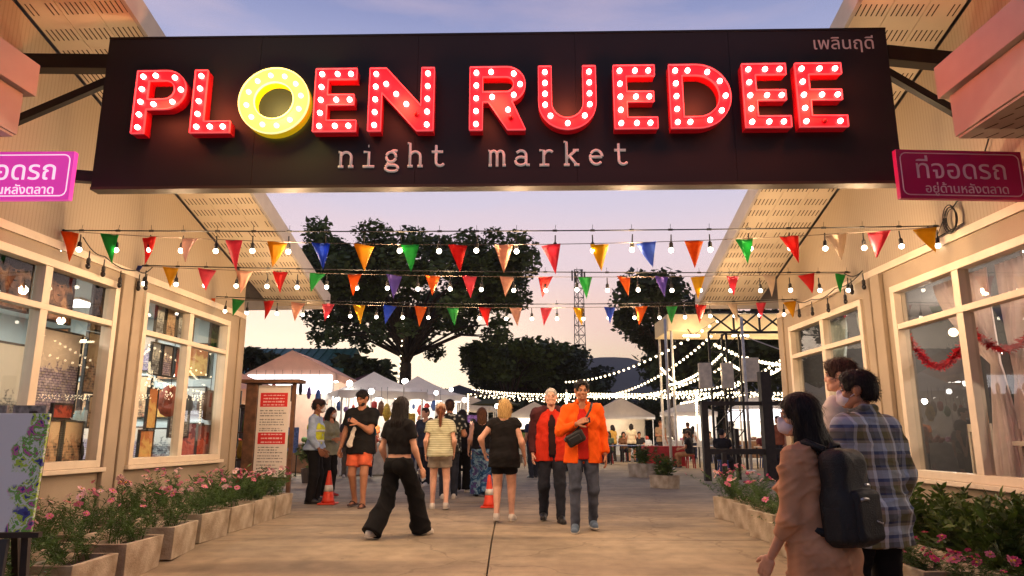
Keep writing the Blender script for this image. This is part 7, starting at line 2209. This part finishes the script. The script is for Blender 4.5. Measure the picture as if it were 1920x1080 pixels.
s.build("lattice", MATS["tower_steel"], tw_, kind="stuff")
for k in range(4):
    s = MB(); a = R(20 + 90 * k); s.box(11.6 + 1.2 * math.cos(a) - .13, 11.6 + 1.2 * math.cos(a) + .13, 120 + 1.2 * math.sin(a) - .1, 120 + 1.2 * math.sin(a) + .1, 27.6, 29.4); s.build("antenna", MATS["tower_steel"], tw_)

# ---- teal roofed hall on the left, behind the stalls
hl = thing("market_hall", "long hall with a teal metal roof behind the left stalls", "building", (-13, 38, 0))
M_TEAL = mat("teal_roof", (70, 118, 110), .5, .1, .12, 3)
s = MB(); s.box(-19, -9.2, 36.5, 44, 0, 4.2); s.build("wall", mat("hall_wall", (120, 110, 100), .8), hl)
s = MB(); s.add([(-19.5, 36, 4.22), (-8.8, 36, 4.22), (-8.8, 40, 6.0), (-19.5, 40, 6.0), (-19.5, 44.5, 4.22), (-8.8, 44.5, 4.22), (-19.5, 36, 4.1), (-8.8, 36, 4.1), (-8.8, 44.5, 4.1), (-19.5, 44.5, 4.1)],
                [(0, 1, 2, 3), (3, 2, 5, 4), (6, 9, 8, 7), (0, 6, 7, 1), (4, 5, 8, 9), (1, 7, 8, 5, 2), (0, 3, 4, 9, 6)]); s.build("roof", M_TEAL, hl)
for k in range(22):
    x = -19.3 + k * .49; s = MB(); s.bar((x, 36.02, 4.26), (x, 39.98, 6.03), .05, .04); s.build("roof_rib", M_TEAL, hl)

# ---- tents and stalls
M_TENT = mat("white_tent_cloth", (226, 218, 210), .7, var=.04, vscale=3, trans=.35)
M_TENTP = mat("pinkish_tent_cloth", (222, 190, 170), .7, var=.05, vscale=3, trans=.35)
M_STEELW = mat("white_painted_steel", (206, 200, 192), .45, .2)
M_TUBE = emitter("white_tube_glow", (1.0, .95, .86), 26.0)
M_TUBEW = emitter("warm_tube_glow", (1.0, .80, .52), 16.0)
M_COUNTER = [mat("counter_red", (150, 44, 38), .6, var=.15), mat("counter_wood", (140, 100, 66), .6, var=.2), mat("counter_white", (200, 194, 186), .6), mat("counter_dark", (54, 48, 46), .6)]
M_GOODS = [mat("goods_%d%d%d" % c, c, .6, var=.2, vscale=12) for c in ((212, 168, 60), (184, 70, 50), (90, 124, 60), (220, 206, 180), (120, 80, 54), (206, 130, 160))]
GN = ["mustard", "red", "green", "cream", "brown", "pink"]
sr = random.Random(99)


def stall(label, x, y, rot, w, d, h, roof='pyramid', cloth_m=None, tube=None, watt=None, counter=0, back=True, board=None, goods=4, gname=""):
    cloth_m = cloth_m or M_TENT; t = thing("market_stall", label, "market stall", (x, y, 0), rot)
    def loc(nm, mb, m, **k): return put(nm, mb.mesh(nm, m, k.pop("smooth", False), k.pop("bevel", 0)), None, t, local=True, **k)
    for sx in (-1, 1):
        for sy in (-1, 1): s = MB(); s.tube([(sx * w / 2, sy * d / 2, 0), (sx * w / 2, sy * d / 2, h)], .028, 6); loc("post", s, M_STEELW)
    e = .12; s = MB(); b = [(-w / 2 - e, -d / 2 - e, h), (w / 2 + e, -d / 2 - e, h), (w / 2 + e, d / 2 + e, h), (-w / 2 - e, d / 2 + e, h)]
    up = w * .28
    if roof == 'pyramid':
        n = 6; V = []; F = []
        for q in range(n + 1):
            f = q / n; zz = h + up * f ** 1.35
            for vx, vy, _ in b: V.append((vx * (1 - f), vy * (1 - f), zz))
        for q in range(n):
            for i in range(4): F.append((q * 4 + i, q * 4 + (i + 1) % 4, q * 4 + 4 + (i + 1) % 4, q * 4 + 4 + i))
        s.add(V, F)
    else:
        s.add(b + [(0, -d / 2 - e, h + up), (0, d / 2 + e, h + up)], [(0, 4, 5, 3), (1, 2, 5, 4), (0, 1, 4), (2, 3, 5)])
    o = loc("canopy", s, cloth_m); o.modifiers.new("cloth", 'SOLIDIFY').thickness = .008
    s = MB()
    for i in range(4):
        p, q = Vector(b[i]), Vector(b[(i + 1) % 4]); n = 9
        s.add([p.lerp(q, k / n) for k in range(n + 1)] + [p.lerp(q, k / n) - Vector((0, 0, .2 + .035 * (k % 2))) for k in range(n + 1)], [(k, k + 1, n + 2 + k, n + 1 + k) for k in range(n)])
    o = loc("valance", s, cloth_m); o.modifiers.new("cloth", 'SOLIDIFY').thickness = .006
    s = MB(); s.box(-w / 2 + .1, w / 2 - .1, -d / 2 + .03, -d / 2 + .6, 0.02, .86); loc("counter", s, M_COUNTER[counter], bevel=.01)
    if back: s = MB(); s.box(-w / 2 + .05, w / 2 - .05, d / 2 - .06, d / 2 - .03, .05, h - .02); loc("back_panel", s, cloth_m)
    for k in range(2):
        s = MB(); yy = -d / 2 + .25 + k * d * .45; s.tube([(-w / 2 + .25, yy, h - .12), (w / 2 - .25, yy, h - .12)], .022, 6); loc("tube_lamp", s, tube or M_TUBE)
    M = Matrix.Translation((x, y, 0)) @ Matrix.Rotation(rot, 4, 'Z')
    if watt: lamp("stall_light", M @ Vector((0, -.2, h - .25)), watt, (1.0, .93, .82) if tube is None else (1.0, .76, .48), t, r=.08)
    if board:
        s = MB(); s.box(-w / 2, w / 2, -d / 2 - .2, -d / 2 - .165, h - .62, h - .04); loc("lit_board", s, board)
    for k in range(goods):
        gi = sr.randrange(6); gx = -w / 2 + .35 + (w - .7) * k / max(1, goods - 1); hh = sr.uniform(.12, .34)
        g = thing("goods_tray", "%s goods tray, %s on the counter of the %s" % (GN[gi], ORD[k], gname or label.split(" with ")[0]), "tray", tuple(M @ Vector((gx, -d / 2 + .3, .862))), rot)
        s = MB(); s.box(-.17, .17, -.2, .2, 0, .05); put("tray", s.mesh("tray", M_COUNTER[2], bevel=.008), None, g, local=True)
        s = MB()
        for j in range(7): s.ball((sr.uniform(-.12, .12), sr.uniform(-.14, .14), .05 + hh * sr.uniform(.2, .6)), sr.uniform(.05, .09), 7, 5)
        put("wares", s.mesh("wares", M_GOODS[gi], True), None, g, local=True, kind="stuff")
    return t


M_BOARD = emitter("lit_white_board", (1.0, .93, .95), 3.2)
M_BOARDW = emitter("lit_cream_board", (1.0, .88, .66), 2.4)
stall("gabled pinkish food tent with a lit white board, nearest on the left", -6.85, 23.5, R(0), 2.6, 3, 3.0, 'gable', M_TENTP, None, STALL_WATT * 2.5, 1, True, M_BOARD, 5, "gabled food tent")
stall("white peaked stall right of the gabled food tent", -4.3, 22.0, R(25), 2.4, 2.4, 2.4, 'pyramid', M_TENT, None, STALL_WATT * 2, 2, True, None, 6, "white peaked stall")
stall("white stall with bright tubes behind the bearded man", -3.4, 25.5, R(20), 2.6, 2.4, 2.5, 'pyramid', M_TENT, None, STALL_WATT * 3, 0, True, None, 4, "bright tube stall")
stall("white stall with a cream board farther along the left", -3.9, 30.0, R(12), 2.8, 2.4, 2.6, 'pyramid', M_TENT, None, STALL_WATT * 3.5, 1, True, M_BOARDW, 4, "cream board stall")
stall("small white stall just left of the rain tree's trunk", -5.3, 36.0, R(5), 3, 2.6, 2.7, 'pyramid', M_TENT, None, STALL_WATT * 3, 0, True, None, 5, "tree stall")
stall("white gabled stall right of the rain tree's trunk", -2.6, 37.5, R(-5), 3, 2.6, 2.6, 'gable', M_TENT, M_TUBEW, STALL_WATT * 1.0, 3, False, None, 4, "trunk stall")
stall("tan awning stall hard by the left shop's far corner", -6.3, 15.2, R(35), 2.2, 2.0, 2.05, 'pyramid', M_TENTP, M_TUBEW, STALL_WATT * .7, 3, False, None, 4, "tan awning stall")
stall("low stall with warm lamps under the central dark trees", 1.2, 40, R(0), 3.0, 2.6, 2.1, 'gable', M_TENT, M_TUBEW, STALL_WATT * .7, 2, False, M_BOARDW, 5, "warm lamp stall")
stall("wide white canopy stall at the back of the food court", 6.4, 43, R(0), 3.6, 2.6, 2.3, 'gable', M_TENT, M_TUBEW, STALL_WATT * 1.2, 2, True, None, 5, "wide canopy stall")
stall("glowing white tent on the food court's right", 9.9, 40, R(-15), 2.8, 2.6, 2.4, 'pyramid', M_TENT, None, STALL_WATT * 4, 2, True, None, 4, "glowing white tent")
stall("white tent seen through the dark timber frame", 13.2, 38, R(-20), 3.2, 2.6, 2.5, 'pyramid', M_TENT, None, STALL_WATT * 4, 1, True, M_BOARD, 4, "framed white tent")
stall("warm lit stall at the right end of the food court", 17.2, 37, R(-25), 3.2, 2.6, 2.5, 'pyramid', M_TENT, M_TUBEW, STALL_WATT * 3, 1, True, M_BOARDW, 4, "right end stall")
# bright hanging globes and bags of wares over the left stalls
M_GLOBE = emitter("white_globe_glow", (1, .95, .86), 18)
for k, (x, y, z, r_) in enumerate(((-4.7, 20.5, 2.6, .09), (-4.0, 20.2, 2.35, .08), (-3.2, 21.0, 2.7, .07), (-2.5, 23.4, 2.5, .07), (-1.6, 24.0, 2.3, .08), (-3.9, 26.0, 3.1, .08), (-2.4, 28.0, 2.9, .08), (-.6, 29.0, 2.3, .1), (-5.2, 21.0, 2.2, .1))):
    t = thing("globe_lamp", "bright globe lamp over the left stalls, %s in its run" % ORD[k], "lamp", (x, y, z)); s = MB(); s.ball((x, y, z), r_, 10, 8); s.build("globe", M_GLOBE, t, smooth=True)
    s = MB(); s.tube([(x, y, 0), (x, y, z - r_)], .018, 5); s.build("pole", M_STEELW, t)
# dark rack and clutter against the left shop's far corner
rk = thing("display_rack", "tall black rack hung with wares beside the left shop's far corner", "rack", (-4.75, 12.3, 0))
for x in (-5.2, -4.85, -4.45):
    for y in (12.2, 12.7): s = MB(); s.box(x - .02, x + .02, y - .02, y + .02, 0, 1.9); s.build("upright", M_BLACK, rk)
for z in (.25, .7, 1.15, 1.6): s = MB(); s.box(-5.22, -4.43, 12.18, 12.72, z, z + .025); s.build("shelf", M_WOODD, rk)
for k in range(15):
    gi = sr.randrange(6); x = -5.1 + (k % 5) * .15; z = .276 + .45 * (k // 5); hh = sr.uniform(.16, .34)
    s = MB(); s.lathe([(.04, 0), (.06, hh * .4), (.035, hh * .8), (.04, hh)], (x, 12.3 + sr.uniform(0, .2), z), 8); o = s.build("jar", M_GOODS[gi], smooth=True)
    tag(o, "%s jar, %s on the rack's %s shelf" % (GN[gi], ORD[k % 5], ("bottom", "second", "third")[k // 5]), "jar", "jars on the black rack")

# ---- steel lattice tower and truss by the food court
M_TRUSS = mat("black_truss", (34, 30, 28), .5, .3, .1)
tt = thing("truss_gate", "black steel lattice gate carrying lights at the food court's entry", "truss", (7.6, 24, 0))
def ladder(x0, x1, y, z0, z1, horiz=False, n=8):
    a = MB(); 
    if not horiz:
        for x in (x0, x1): a = MB(); a.bar((x, y, z0), (x, y, z1), .07); a.build("chord", M_TRUSS, tt)
        for k in range(n):
            za, zb = z0 + (z1 - z0) * k / n, z0 + (z1 - z0) * (k + 1) / n
            a = MB(); a.bar((x0, y + .04, za), (x1, y + .04, zb), .035); a.build("brace", M_TRUSS, tt); a = MB(); a.bar((x0, y, zb), (x1, y, zb), .03); a.build("rung", M_TRUSS, tt)
    else:
        for z in (z0, z1): a = MB(); a.bar((x0, y, z), (x1, y, z), .08); a.build("chord", M_TRUSS, tt)
        for k in range(n):
            xa, xb = x0 + (x1 - x0) * k / n, x0 + (x1 - x0) * (k + 1) / n
            a = MB(); a.bar((xa, y + .04, z0), (xb, y + .04, z1), .055); a.build("brace", M_TRUSS, tt); a = MB(); a.bar((xa, y - .04, z1), (xb, y - .04, z0), .055); a.build("brace", M_TRUSS, tt)
            a = MB(); a.bar((xb, y, z0), (xb, y, z1), .06); a.build("rung", M_TRUSS, tt)
ladder(6.75, 7.35, 24, 0, 4.6, n=7); ladder(7.35, 7.95, 24.5, 0, 4.6, n=7); ladder(10.6, 11.2, 24, 0, 4.6, n=7)
ladder(6.75, 11.2, 24, 4.6, 5.3, True, 5)
for k, (x, z, w, h) in enumerate(((6.5, 3.1, .42, .85), (7.25, 3.1, .4, .85), (8.05, 3.3, .55, .8))):
    s = MB(); s.box(x - w / 2, x + w / 2, 23.72, 23.9, z - h / 2, z + h / 2); o = s.build("speaker_panel", mat("cream_panel", (222, 206, 182), .5), bevel=.02)
    tag(o, "pale box fixed to the steel gate's left tower, %s from the left" % ORD[k], "panel")
for k, (x, y, zt) in enumerate(((5.45, 24.8, 5.2), (7.65, 23.2, 5.0))):
    t = thing("light_pole", "slim white pole %s" % ("standing clear of the food court tables" if k == 0 else "in front of the black steel gate"), "pole", (x, y, 0)); s = MB(); s.tube([(x, y, 0), (x, y, zt)], .05, 8); s.build("shaft", M_STEELW, t, smooth=True)
    s = MB(); s.lathe([(.16, 0), (.16, .03), (.06, .06)], (x, y, 0), 10); s.build("foot", M_STEELW, t)
# dark timber frame fence
tf = thing("timber_frame", "dark timber frame fence in front of the food court", "fence", (6.6, 18.5, 0))
M_DT = mat("dark_timber", (44, 34, 28), .65, var=.25, vscale=8)
def tb(nm, a, b, w, h=None): s = MB(); s.bar(a, b, w, h); s.build(nm, M_DT, tf)
tb("post", (4.95, 18.4, 0), (4.95, 18.4, 1.98), .16); tb("post", (6.55, 18.4, 0), (6.55, 18.4, 2.75), .26); tb("post", (5.9, 18.9, 0), (5.9, 18.9, 1.3), .1); tb("post", (8.6, 18.4, 0), (8.6, 18.4, 1.98), .16)
tb("rail", (5.03, 18.4, 1.93), (6.42, 18.4, 1.93), .1); tb("rail", (5.03, 18.4, .72), (6.42, 18.4, .72), .16, .14); tb("rail", (6.68, 18.4, 1.93), (8.52, 18.4, 1.93), .1); tb("rail", (6.68, 18.4, .72), (8.52, 18.4, .72), .16, .14)
tb("post", (4.98, 17.0, 0), (4.98, 17.0, .72), .1)

# lit canopy behind the steel gate
fc = thing("lit_canopy", "long cream canopy lit from below, behind the black steel gate", "canopy", (8.2, 26.5, 4.9))
s = MB(); s.box(5.85, 11.6, 26.2, 28.6, 4.98, 5.62); s.build("fascia", mat("canopy_cream", (226, 204, 160), .6, var=.05), fc, bevel=.02)
for x in (6.0, 11.4):
    for y in (26.3, 28.5): s = MB(); s.tube([(x, y, 0), (x, y, 4.975)], .05, 7); s.build("post", M_STEELW, fc)
for x in (6.6, 8.4, 10.2):
    s = MB(); s.tube([(x - .3, 25.7, 4.72), (x + .3, 25.7, 4.72)], .04, 6); s.build("tube_lamp", M_TUBEW, fc); s = MB(); s.bar((x, 25.7, 4.76), (x, 26.21, 5.05), .03); s.build("lamp_arm", M_BLACK, fc)
    lamp("canopy_light", (x, 25.5, 4.75), STALL_WATT * .55, (1, .70, .40), fc, r=.1)
# shrubs in tubs and dark parasols between the left stalls
for k, (x, y, h_) in enumerate(((-5.9, 18.2, 1.0), (-4.9, 17.6, .8), (-2.0, 21.4, .9), (-1.2, 24.6, 1.0), (-1.0, 28.2, 1.2), (.3, 31.0, 1.1), (2.6, 32.5, 1.0))):
    t = thing("tub_shrub", "leafy shrub in a dark tub between the stalls, %s along the aisle" % ORD[k], "plant", (x, y, 0))
    s = MB(); s.lathe([(.17, 0), (.22, .34), (.19, .34), (.18, .3)], (x, y, 0), 12); s.build("tub", mat("tub_dark", (70, 60, 54), .7), t)
    V_, F_ = leaf_cloud([(x, y, .34 + h_ * .4), (x + .1, y, .34 + h_ * .65), (x - .12, y + .1, .34 + h_ * .5)], [.32, .26, .26], 420, .07, 300 + k, .9); put("foliage", np_mesh("foliage", V_, F_, M_LEAF[2]), None, t, kind="stuff")
for k, (x, y, z, r_, cn_, cc) in enumerate(((-4.9, 26.5, 3.3, 1.1, "dark brown", (70, 50, 40)), (-2.2, 29.5, 3.2, 1.2, "charcoal", (48, 46, 48)), (-5.9, 29.0, 3.6, 1.2, "maroon", (96, 40, 44)), (-.8, 34.0, 3.0, 1.2, "olive", (80, 82, 54)), (3.6, 37.0, 2.9, 1.2, "dark brown", (70, 50, 40)))):
    t = thing("parasol", "%s parasol over the market aisle, %s into the market" % (cn_, ORD[k]), "parasol", (x, y, 0)); s = MB(); n_ = 8
    rim_ = [(x + r_ * math.cos(2 * math.pi * i / n_), y + r_ * math.sin(2 * math.pi * i / n_), z - .42) for i in range(n_)]
    s.add(rim_ + [(x, y, z)], [(i, (i + 1) % n_, n_) for i in range(n_)]); o = s.build("canopy", mat("parasol_" + cn_.replace(" ", "_"), cc, .8, trans=.15), t); o.modifiers.new("cloth", 'SOLIDIFY').thickness = .01
    s = MB(); s.tube([(x, y, 0), (x, y, z)], .025, 6); s.build("pole", M_STEELW, t)
# small signs and wares hanging from the left stalls
hg = random.Random(12)
SPOT = [("gabled food tent", -8.0, -5.8, 21.75, 2.75), ("white peaked stall", -5.1, -3.5, 20.65, 2.15), ("bright tube stall", -4.1, -2.3, 24.05, 2.3), ("cream board stall", -4.9, -2.9, 28.6, 2.4)]
CN = [("yellow", (214, 176, 60)), ("green", (84, 132, 70)), ("brown", (120, 82, 56)), ("red", (186, 52, 44)), ("dark", (44, 40, 42)), ("blue", (70, 96, 150)), ("violet", (120, 84, 140))]
for nm_, xa, xb, yy, zz in SPOT:
    for k in range(8):
        cn_, cc = CN[hg.randrange(7)]; x = xa + (xb - xa) * (k + .5) / 8; w_, h_ = hg.uniform(.08, .15), hg.uniform(.16, .5); z = zz - hg.uniform(.0, .25); y = yy + hg.uniform(-.1, .1)
        t = thing("hanging_ware", "%s ware hung from the front of the %s, %s from its left" % (cn_, nm_, ORD[k]), "ware", (x, y, z), hg.uniform(-.4, .4), "wares hung from the left stalls")
        s = MB(); n_ = 8; s.lathe([(w_ * .2, 0), (w_ * .55, -h_ * .15), (w_ * hg.uniform(.6, 1), -h_ * .6), (w_ * .35, -h_)][::-1], (0, 0, 0), n_); put("ware", s.mesh("ware", mat("ware_" + cn_, cc, .6, var=.2, vscale=20), True), None, t, local=True)
        s = MB(); s.tube([(0, 0, 0), (0, 0, zz + .35 - z)], .006, 4); put("cord", s.mesh("cord", M_BLACK), None, t, local=True)
for k, (x, y, z, w_, h_, cn_, cc) in enumerate(((-5.0, 19.0, 1.2, .5, .8, "red", (196, 48, 44)), (-3.0, 20.6, 1.3, .45, .9, "yellow", (222, 184, 70)), (-2.0, 24.2, 1.5, .5, .5, "green", (70, 120, 70)), (-6.3, 20.2, 1.0, .6, .7, "blue", (70, 100, 160)), (-2.6, 19.4, 1.0, .4, .7, "orange", (220, 120, 50)), (-1.6, 27.4, 1.6, .6, .6, "violet", (120, 80, 140)))):
    t = thing("menu_board", "%s menu board on a stand among the left stalls" % cn_, "menu board", (x, y, 0), hg.uniform(-.4, .4))
    s = MB(); s.box(-w_ / 2, w_ / 2, -.015, .015, z - h_ / 2, z + h_ / 2); put("board", s.mesh("board", mat("menu_" + cn_, cc, .5, var=.3, vscale=18), bevel=.006), None, t, local=True)
    for sx in (-1, 1): s = MB(); s.bar((sx * w_ * .45, .03, 0), (sx * w_ * .45, .03, z + h_ / 2), .03); put("leg", s.mesh("leg", M_BLACK), None, t, local=True)

# ---- fairy lights over the food court
M_FAIRY = emitter("fairy_bulb_glow", (1.0, .80, .50), 8.0)
def fairy(label, a, b, sag, n, r_=.045, drop=.06, icicle=0.0):
    t = thing("fairy_lights", label, "string lights", tuple(a)); a, b = Vector(a), Vector(b)
    P_ = [a.lerp(b, k / (n - 1)) - Vector((0, 0, sag * 4 * (k / (n - 1)) * (1 - k / (n - 1)))) for k in range(n)]
    s = MB(); s.tube(P_, .012, 4); s.build("wire", M_CABLE, t)
    s = MB()
    for p in P_:
        s.ball(p - Vector((0, 0, drop)), r_, 6, 4)
        if icicle:
            for q in range(1, 4): s.ball(p - Vector((random.uniform(-.06, .06), 0, drop + icicle * q / 3 * random.uniform(.6, 1))), r_ * .8, 5, 4)
    s.build("bulbs", M_FAIRY, t, kind="stuff")
    return P_
segs = [((-1.9, 30, 3.1), (3.2, 30, 2.9), .12, 46, .032, .03, .32, "strip of dangling lights along the market's centre"), ((3.2, 30, 2.9), (9.6, 30, 2.95), .05, 56, .034, .03, .22, "strip of dangling lights along the food court"), ((9.6, 30, 2.95), (16, 30, 3.0), .05, 40, .034, .03, .22, "strip of dangling lights at the food court's right"),
        ((7.1, 24.4, 4.7), (3.0, 33, 3.0), .75, 44, .045, .05, 0, "bright curved string from the steel gate to the left"), ((7.2, 24.4, 5.1), (2.9, 38, 4.0), .5, 30, .05, .05, 0, "string of separate bulbs above the bright curve"),
        ((7.1, 24.2, 3.4), (4.1, 31, 2.9), .35, 34, .045, .05, 0, "short curved string lower beside the white pole"), ((5.3, 25, 3.5), (7.3, 30.0, 3.3), .15, 22, .045, .05, 0, "short string right of the slim pole"), ((5.45, 24.8, 2.9), (7.2, 24.2, 3.9), .2, 24, .045, .05, 0, "rising string from the slim pole to the gate"),
        ((11, 24.2, 5.0), (7.6, 32, 2.6), .5, 44, .05, .05, 0, "string sweeping down under the steel gate"), ((11.1, 24.2, 4.3), (7.7, 34, 3.2), .4, 36, .05, .05, 0, "second string sweeping under the steel gate"), ((7.4, 25.5, 4.4), (13, 30, 4.3), .4, 30, .07, .05, 0, "row of large bulbs under the steel gate"),
        ((8, 26.5, 4.0), (13, 34, 4.4), .5, 30, .06, .05, 0, "scattered bulbs behind the steel gate"), ((9.5, 28, 2.8), (15, 33, 3.4), .4, 30, .05, .05, 0, "low string at the food court's right side"), ((7.8, 30, 2.95), (7.75, 30, 1.7), 0, 12, .045, .02, 0, "bundle of lights hanging down a post"),
        ((-1.85, 30, 3.0), (-1.85, 30, 2.2), 0, 9, .04, .02, 0, "lights wound down the central strip's left post"), ((2.3, 30, 2.9), (2.3, 30, 2.2), 0, 9, .04, .02, 0, "lights wound down the central strip's inner post"), ((-6.9, 44.3, 8.0), (-7.2, 44.3, 3.2), 0, 16, .045, .02, 0, "lights hung down beside the rain tree's trunk")]
for a, b, sg, n, r_, dp, ic, lb in segs: fairy(lb, a, b, sg, n, r_, dp, ic)
for k, (x, y, z) in enumerate(((1, 30, 2.4), (4.5, 30, 2.6), (7.5, 30, 2.6), (10.5, 28, 3.4), (6.5, 26, 3.4), (13, 32, 2.8))):
    lamp("fairy_glow", (x, y, z), STALL_WATT * 1.6, (1, .7, .4), None, r=.06)
s = MB()
for x in (-1.85, 2.3, 7.76, 9.6, 16.0):
    t = thing("string_post", "slim post holding up the strip of lights, %s from the left" % ORD[[-1.85, 2.3, 7.76, 9.6, 16.0].index(x)], "post", (x, 30.05, 0)); s = MB(); s.tube([(x, 30.05, 0), (x, 30.05, 3.05)], .035, 6); s.build("shaft", M_STEELW, t)
# guy wire
s = MB(); s.tube([(7.7, 23.4, 4.4), (9.2, 22.5, 3.6), (10.6, 21.6, 2.6)], .018, 5); o = s.build("guy_wire", M_STEELW); tag(o, "pale guy wire slanting from the steel gate to the right", "wire")

# ---- tables, stools and people at the food court
M_TABR = mat("red_table_cloth", (170, 36, 40), .7, var=.12); M_TABB = mat("blue_table_top", (96, 116, 160), .5); M_TABW = mat("pale_table_top", (196, 186, 172), .5)
def table(label, x, y, m, skirt=False):
    t = thing("dining_table", label, "table", (x, y, 0)); s = MB(); s.box(x - .7, x + .7, y - .4, y + .4, .72, .75); s.build("tabletop", m, t, bevel=.01)
    if skirt:
        s = MB(); n = 28; ring = [(x + .71 * (1 if c > 0 else -1) * min(1, abs(c) * 1.6), y + .41 * (1 if q > 0 else -1) * min(1, abs(q) * 1.6)) for c, q in [(math.cos(2 * math.pi * k / n), math.sin(2 * math.pi * k / n)) for k in range(n)]]
        s.add([(a, b, .72) for a, b in ring] + [(a + .03 * math.sin(k * 2.2), b + .03 * math.cos(k * 2.2), .04) for k, (a, b) in enumerate(ring)], [(k, (k + 1) % n, n + (k + 1) % n, n + k) for k in range(n)]); s.build("skirt", m, t)
    else:
        for sx in (-.62, .62):
            for sy in (-.33, .33): s = MB(); s.box(x + sx - .02, x + sx + .02, y + sy - .02, y + sy + .02, 0, .72); s.build("leg", M_BLACK, t)
tabs = [("red clothed table by the slim white pole", 5.55, 26.6, M_TABR, True), ("blue topped table left of the red one", 4.55, 29.0, M_TABB, False), ("pale table behind the red clothed one", 5.4, 31.5, M_TABW, False), ("pale table beside the timber frame", 7.4, 26.5, M_TABW, False), ("blue topped table deep in the food court", 8.6, 29.5, M_TABB, False), ("pale table behind the timber frame's middle post", 9.2, 25.0, M_TABW, False), ("blue table right of the central aisle", 1.6, 22.5, M_TABB, False)]
for a in tabs: table(*a)
def stool(label, x, y, m):
    t = thing("plastic_stool", label, "stool", (x, y, 0)); s = MB(); s.lathe([(.16, .42), (.16, .45)], (x, y, 0), 12); s.build("seat", m, t)
    for k in range(4): a = R(45 + 90 * k); s = MB(); s.bar((x + .19 * math.cos(a), y + .19 * math.sin(a), 0), (x + .13 * math.cos(a), y + .13 * math.sin(a), .42), .035); s.build("leg", m, t)
M_STR = mat("red_plastic", (190, 40, 40), .4); M_STB = mat("blue_plastic", (50, 70, 130), .4)
SEAT = [("seated man in black tee with tan trousers by the slim pole", 6.3, 25.6, 60, 'm', (34, 32, 34), (170, 120, 84)), ("seated person in dark top behind the timber frame", 6.0, 20.6, -30, 'm', (36, 34, 38), (50, 44, 44)), ("seated woman in brown top at the pale back table", 5.0, 32.3, 180, 'f', (120, 84, 60), (60, 56, 60)), ("seated man in black at the pale back table", 5.7, 32.3, 180, 'm', (40, 38, 40), (60, 56, 60)), ("seated woman in green at the blue table", 4.0, 29.7, 150, 'f', (92, 104, 76), (48, 48, 56)), ("seated man with a grey tee at the deep blue table", 8.3, 30.3, 180, 'm', (130, 126, 122), (50, 50, 58)), ("seated woman in cream at the deep blue table", 9.0, 30.3, 180, 'f', (206, 190, 160), (50, 50, 58)),
        ("seated man in maroon behind the middle post", 9.0, 25.8, 180, 'm', (110, 50, 48), (50, 46, 46)), ("seated woman in yellow behind the timber frame", 8.0, 27.2, 190, 'f', (196, 160, 80), (52, 50, 56)), ("seated person in navy right of the aisle", 1.9, 23.3, 170, 'm', (44, 50, 76), (46, 46, 50))]
for k, (lb, x, y, rz, sx, ct, cl) in enumerate(SEAT):
    p = Person(lb, x, y, R(rz), 1.68, random.choice((SK_M, SK_L)), sx, h=.02, fine=False, sit=.50, feet=[(-.12, .40, 0), (.12, .44, 0)], hands=[(-.15, .32, .16), (.15, .34, .18)], pitch=8)
    # seat height: pelvis rests just above the stool
    p.top(cloth("seated_%d%d%d" % ct, ct), hem=.0, sleeve=.6, gap=.02); p.legs(cloth("sl_%d%d%d" % cl, cl), "trousers", 1.0, .08, .07, .014); p.shoes(SH_BLACK, SOLE); p.hair(random.choice((H_BLACK, H_DBROWN)), 'short' if sx == 'm' else 'bob', .18)
    w = loc2w(p, p.B(0, -.03, 0)); stool("%s stool under the %s" % (("red", "blue")[k % 2], lb.replace("seated ", "")), w.x, w.y, (M_STR, M_STB)[k % 2])

# ---- evening haze
M_HAZE = bpy.data.materials.new("haze_air"); M_HAZE.use_nodes = True
nt = M_HAZE.node_tree; nt.nodes.clear(); ho = nt.nodes.new("ShaderNodeOutputMaterial"); hv_ = nt.nodes.new("ShaderNodeVolumePrincipled")
hv_.inputs["Color"].default_value = (.86, .86, .92, 1); hv_.inputs["Density"].default_value = .00028; nt.links.new(hv_.outputs[0], ho.inputs["Volume"])
s = MB(); s.box(-1450, 1450, -58, 1150, -6.2, 128); s.build("haze", M_HAZE, kind="stuff")
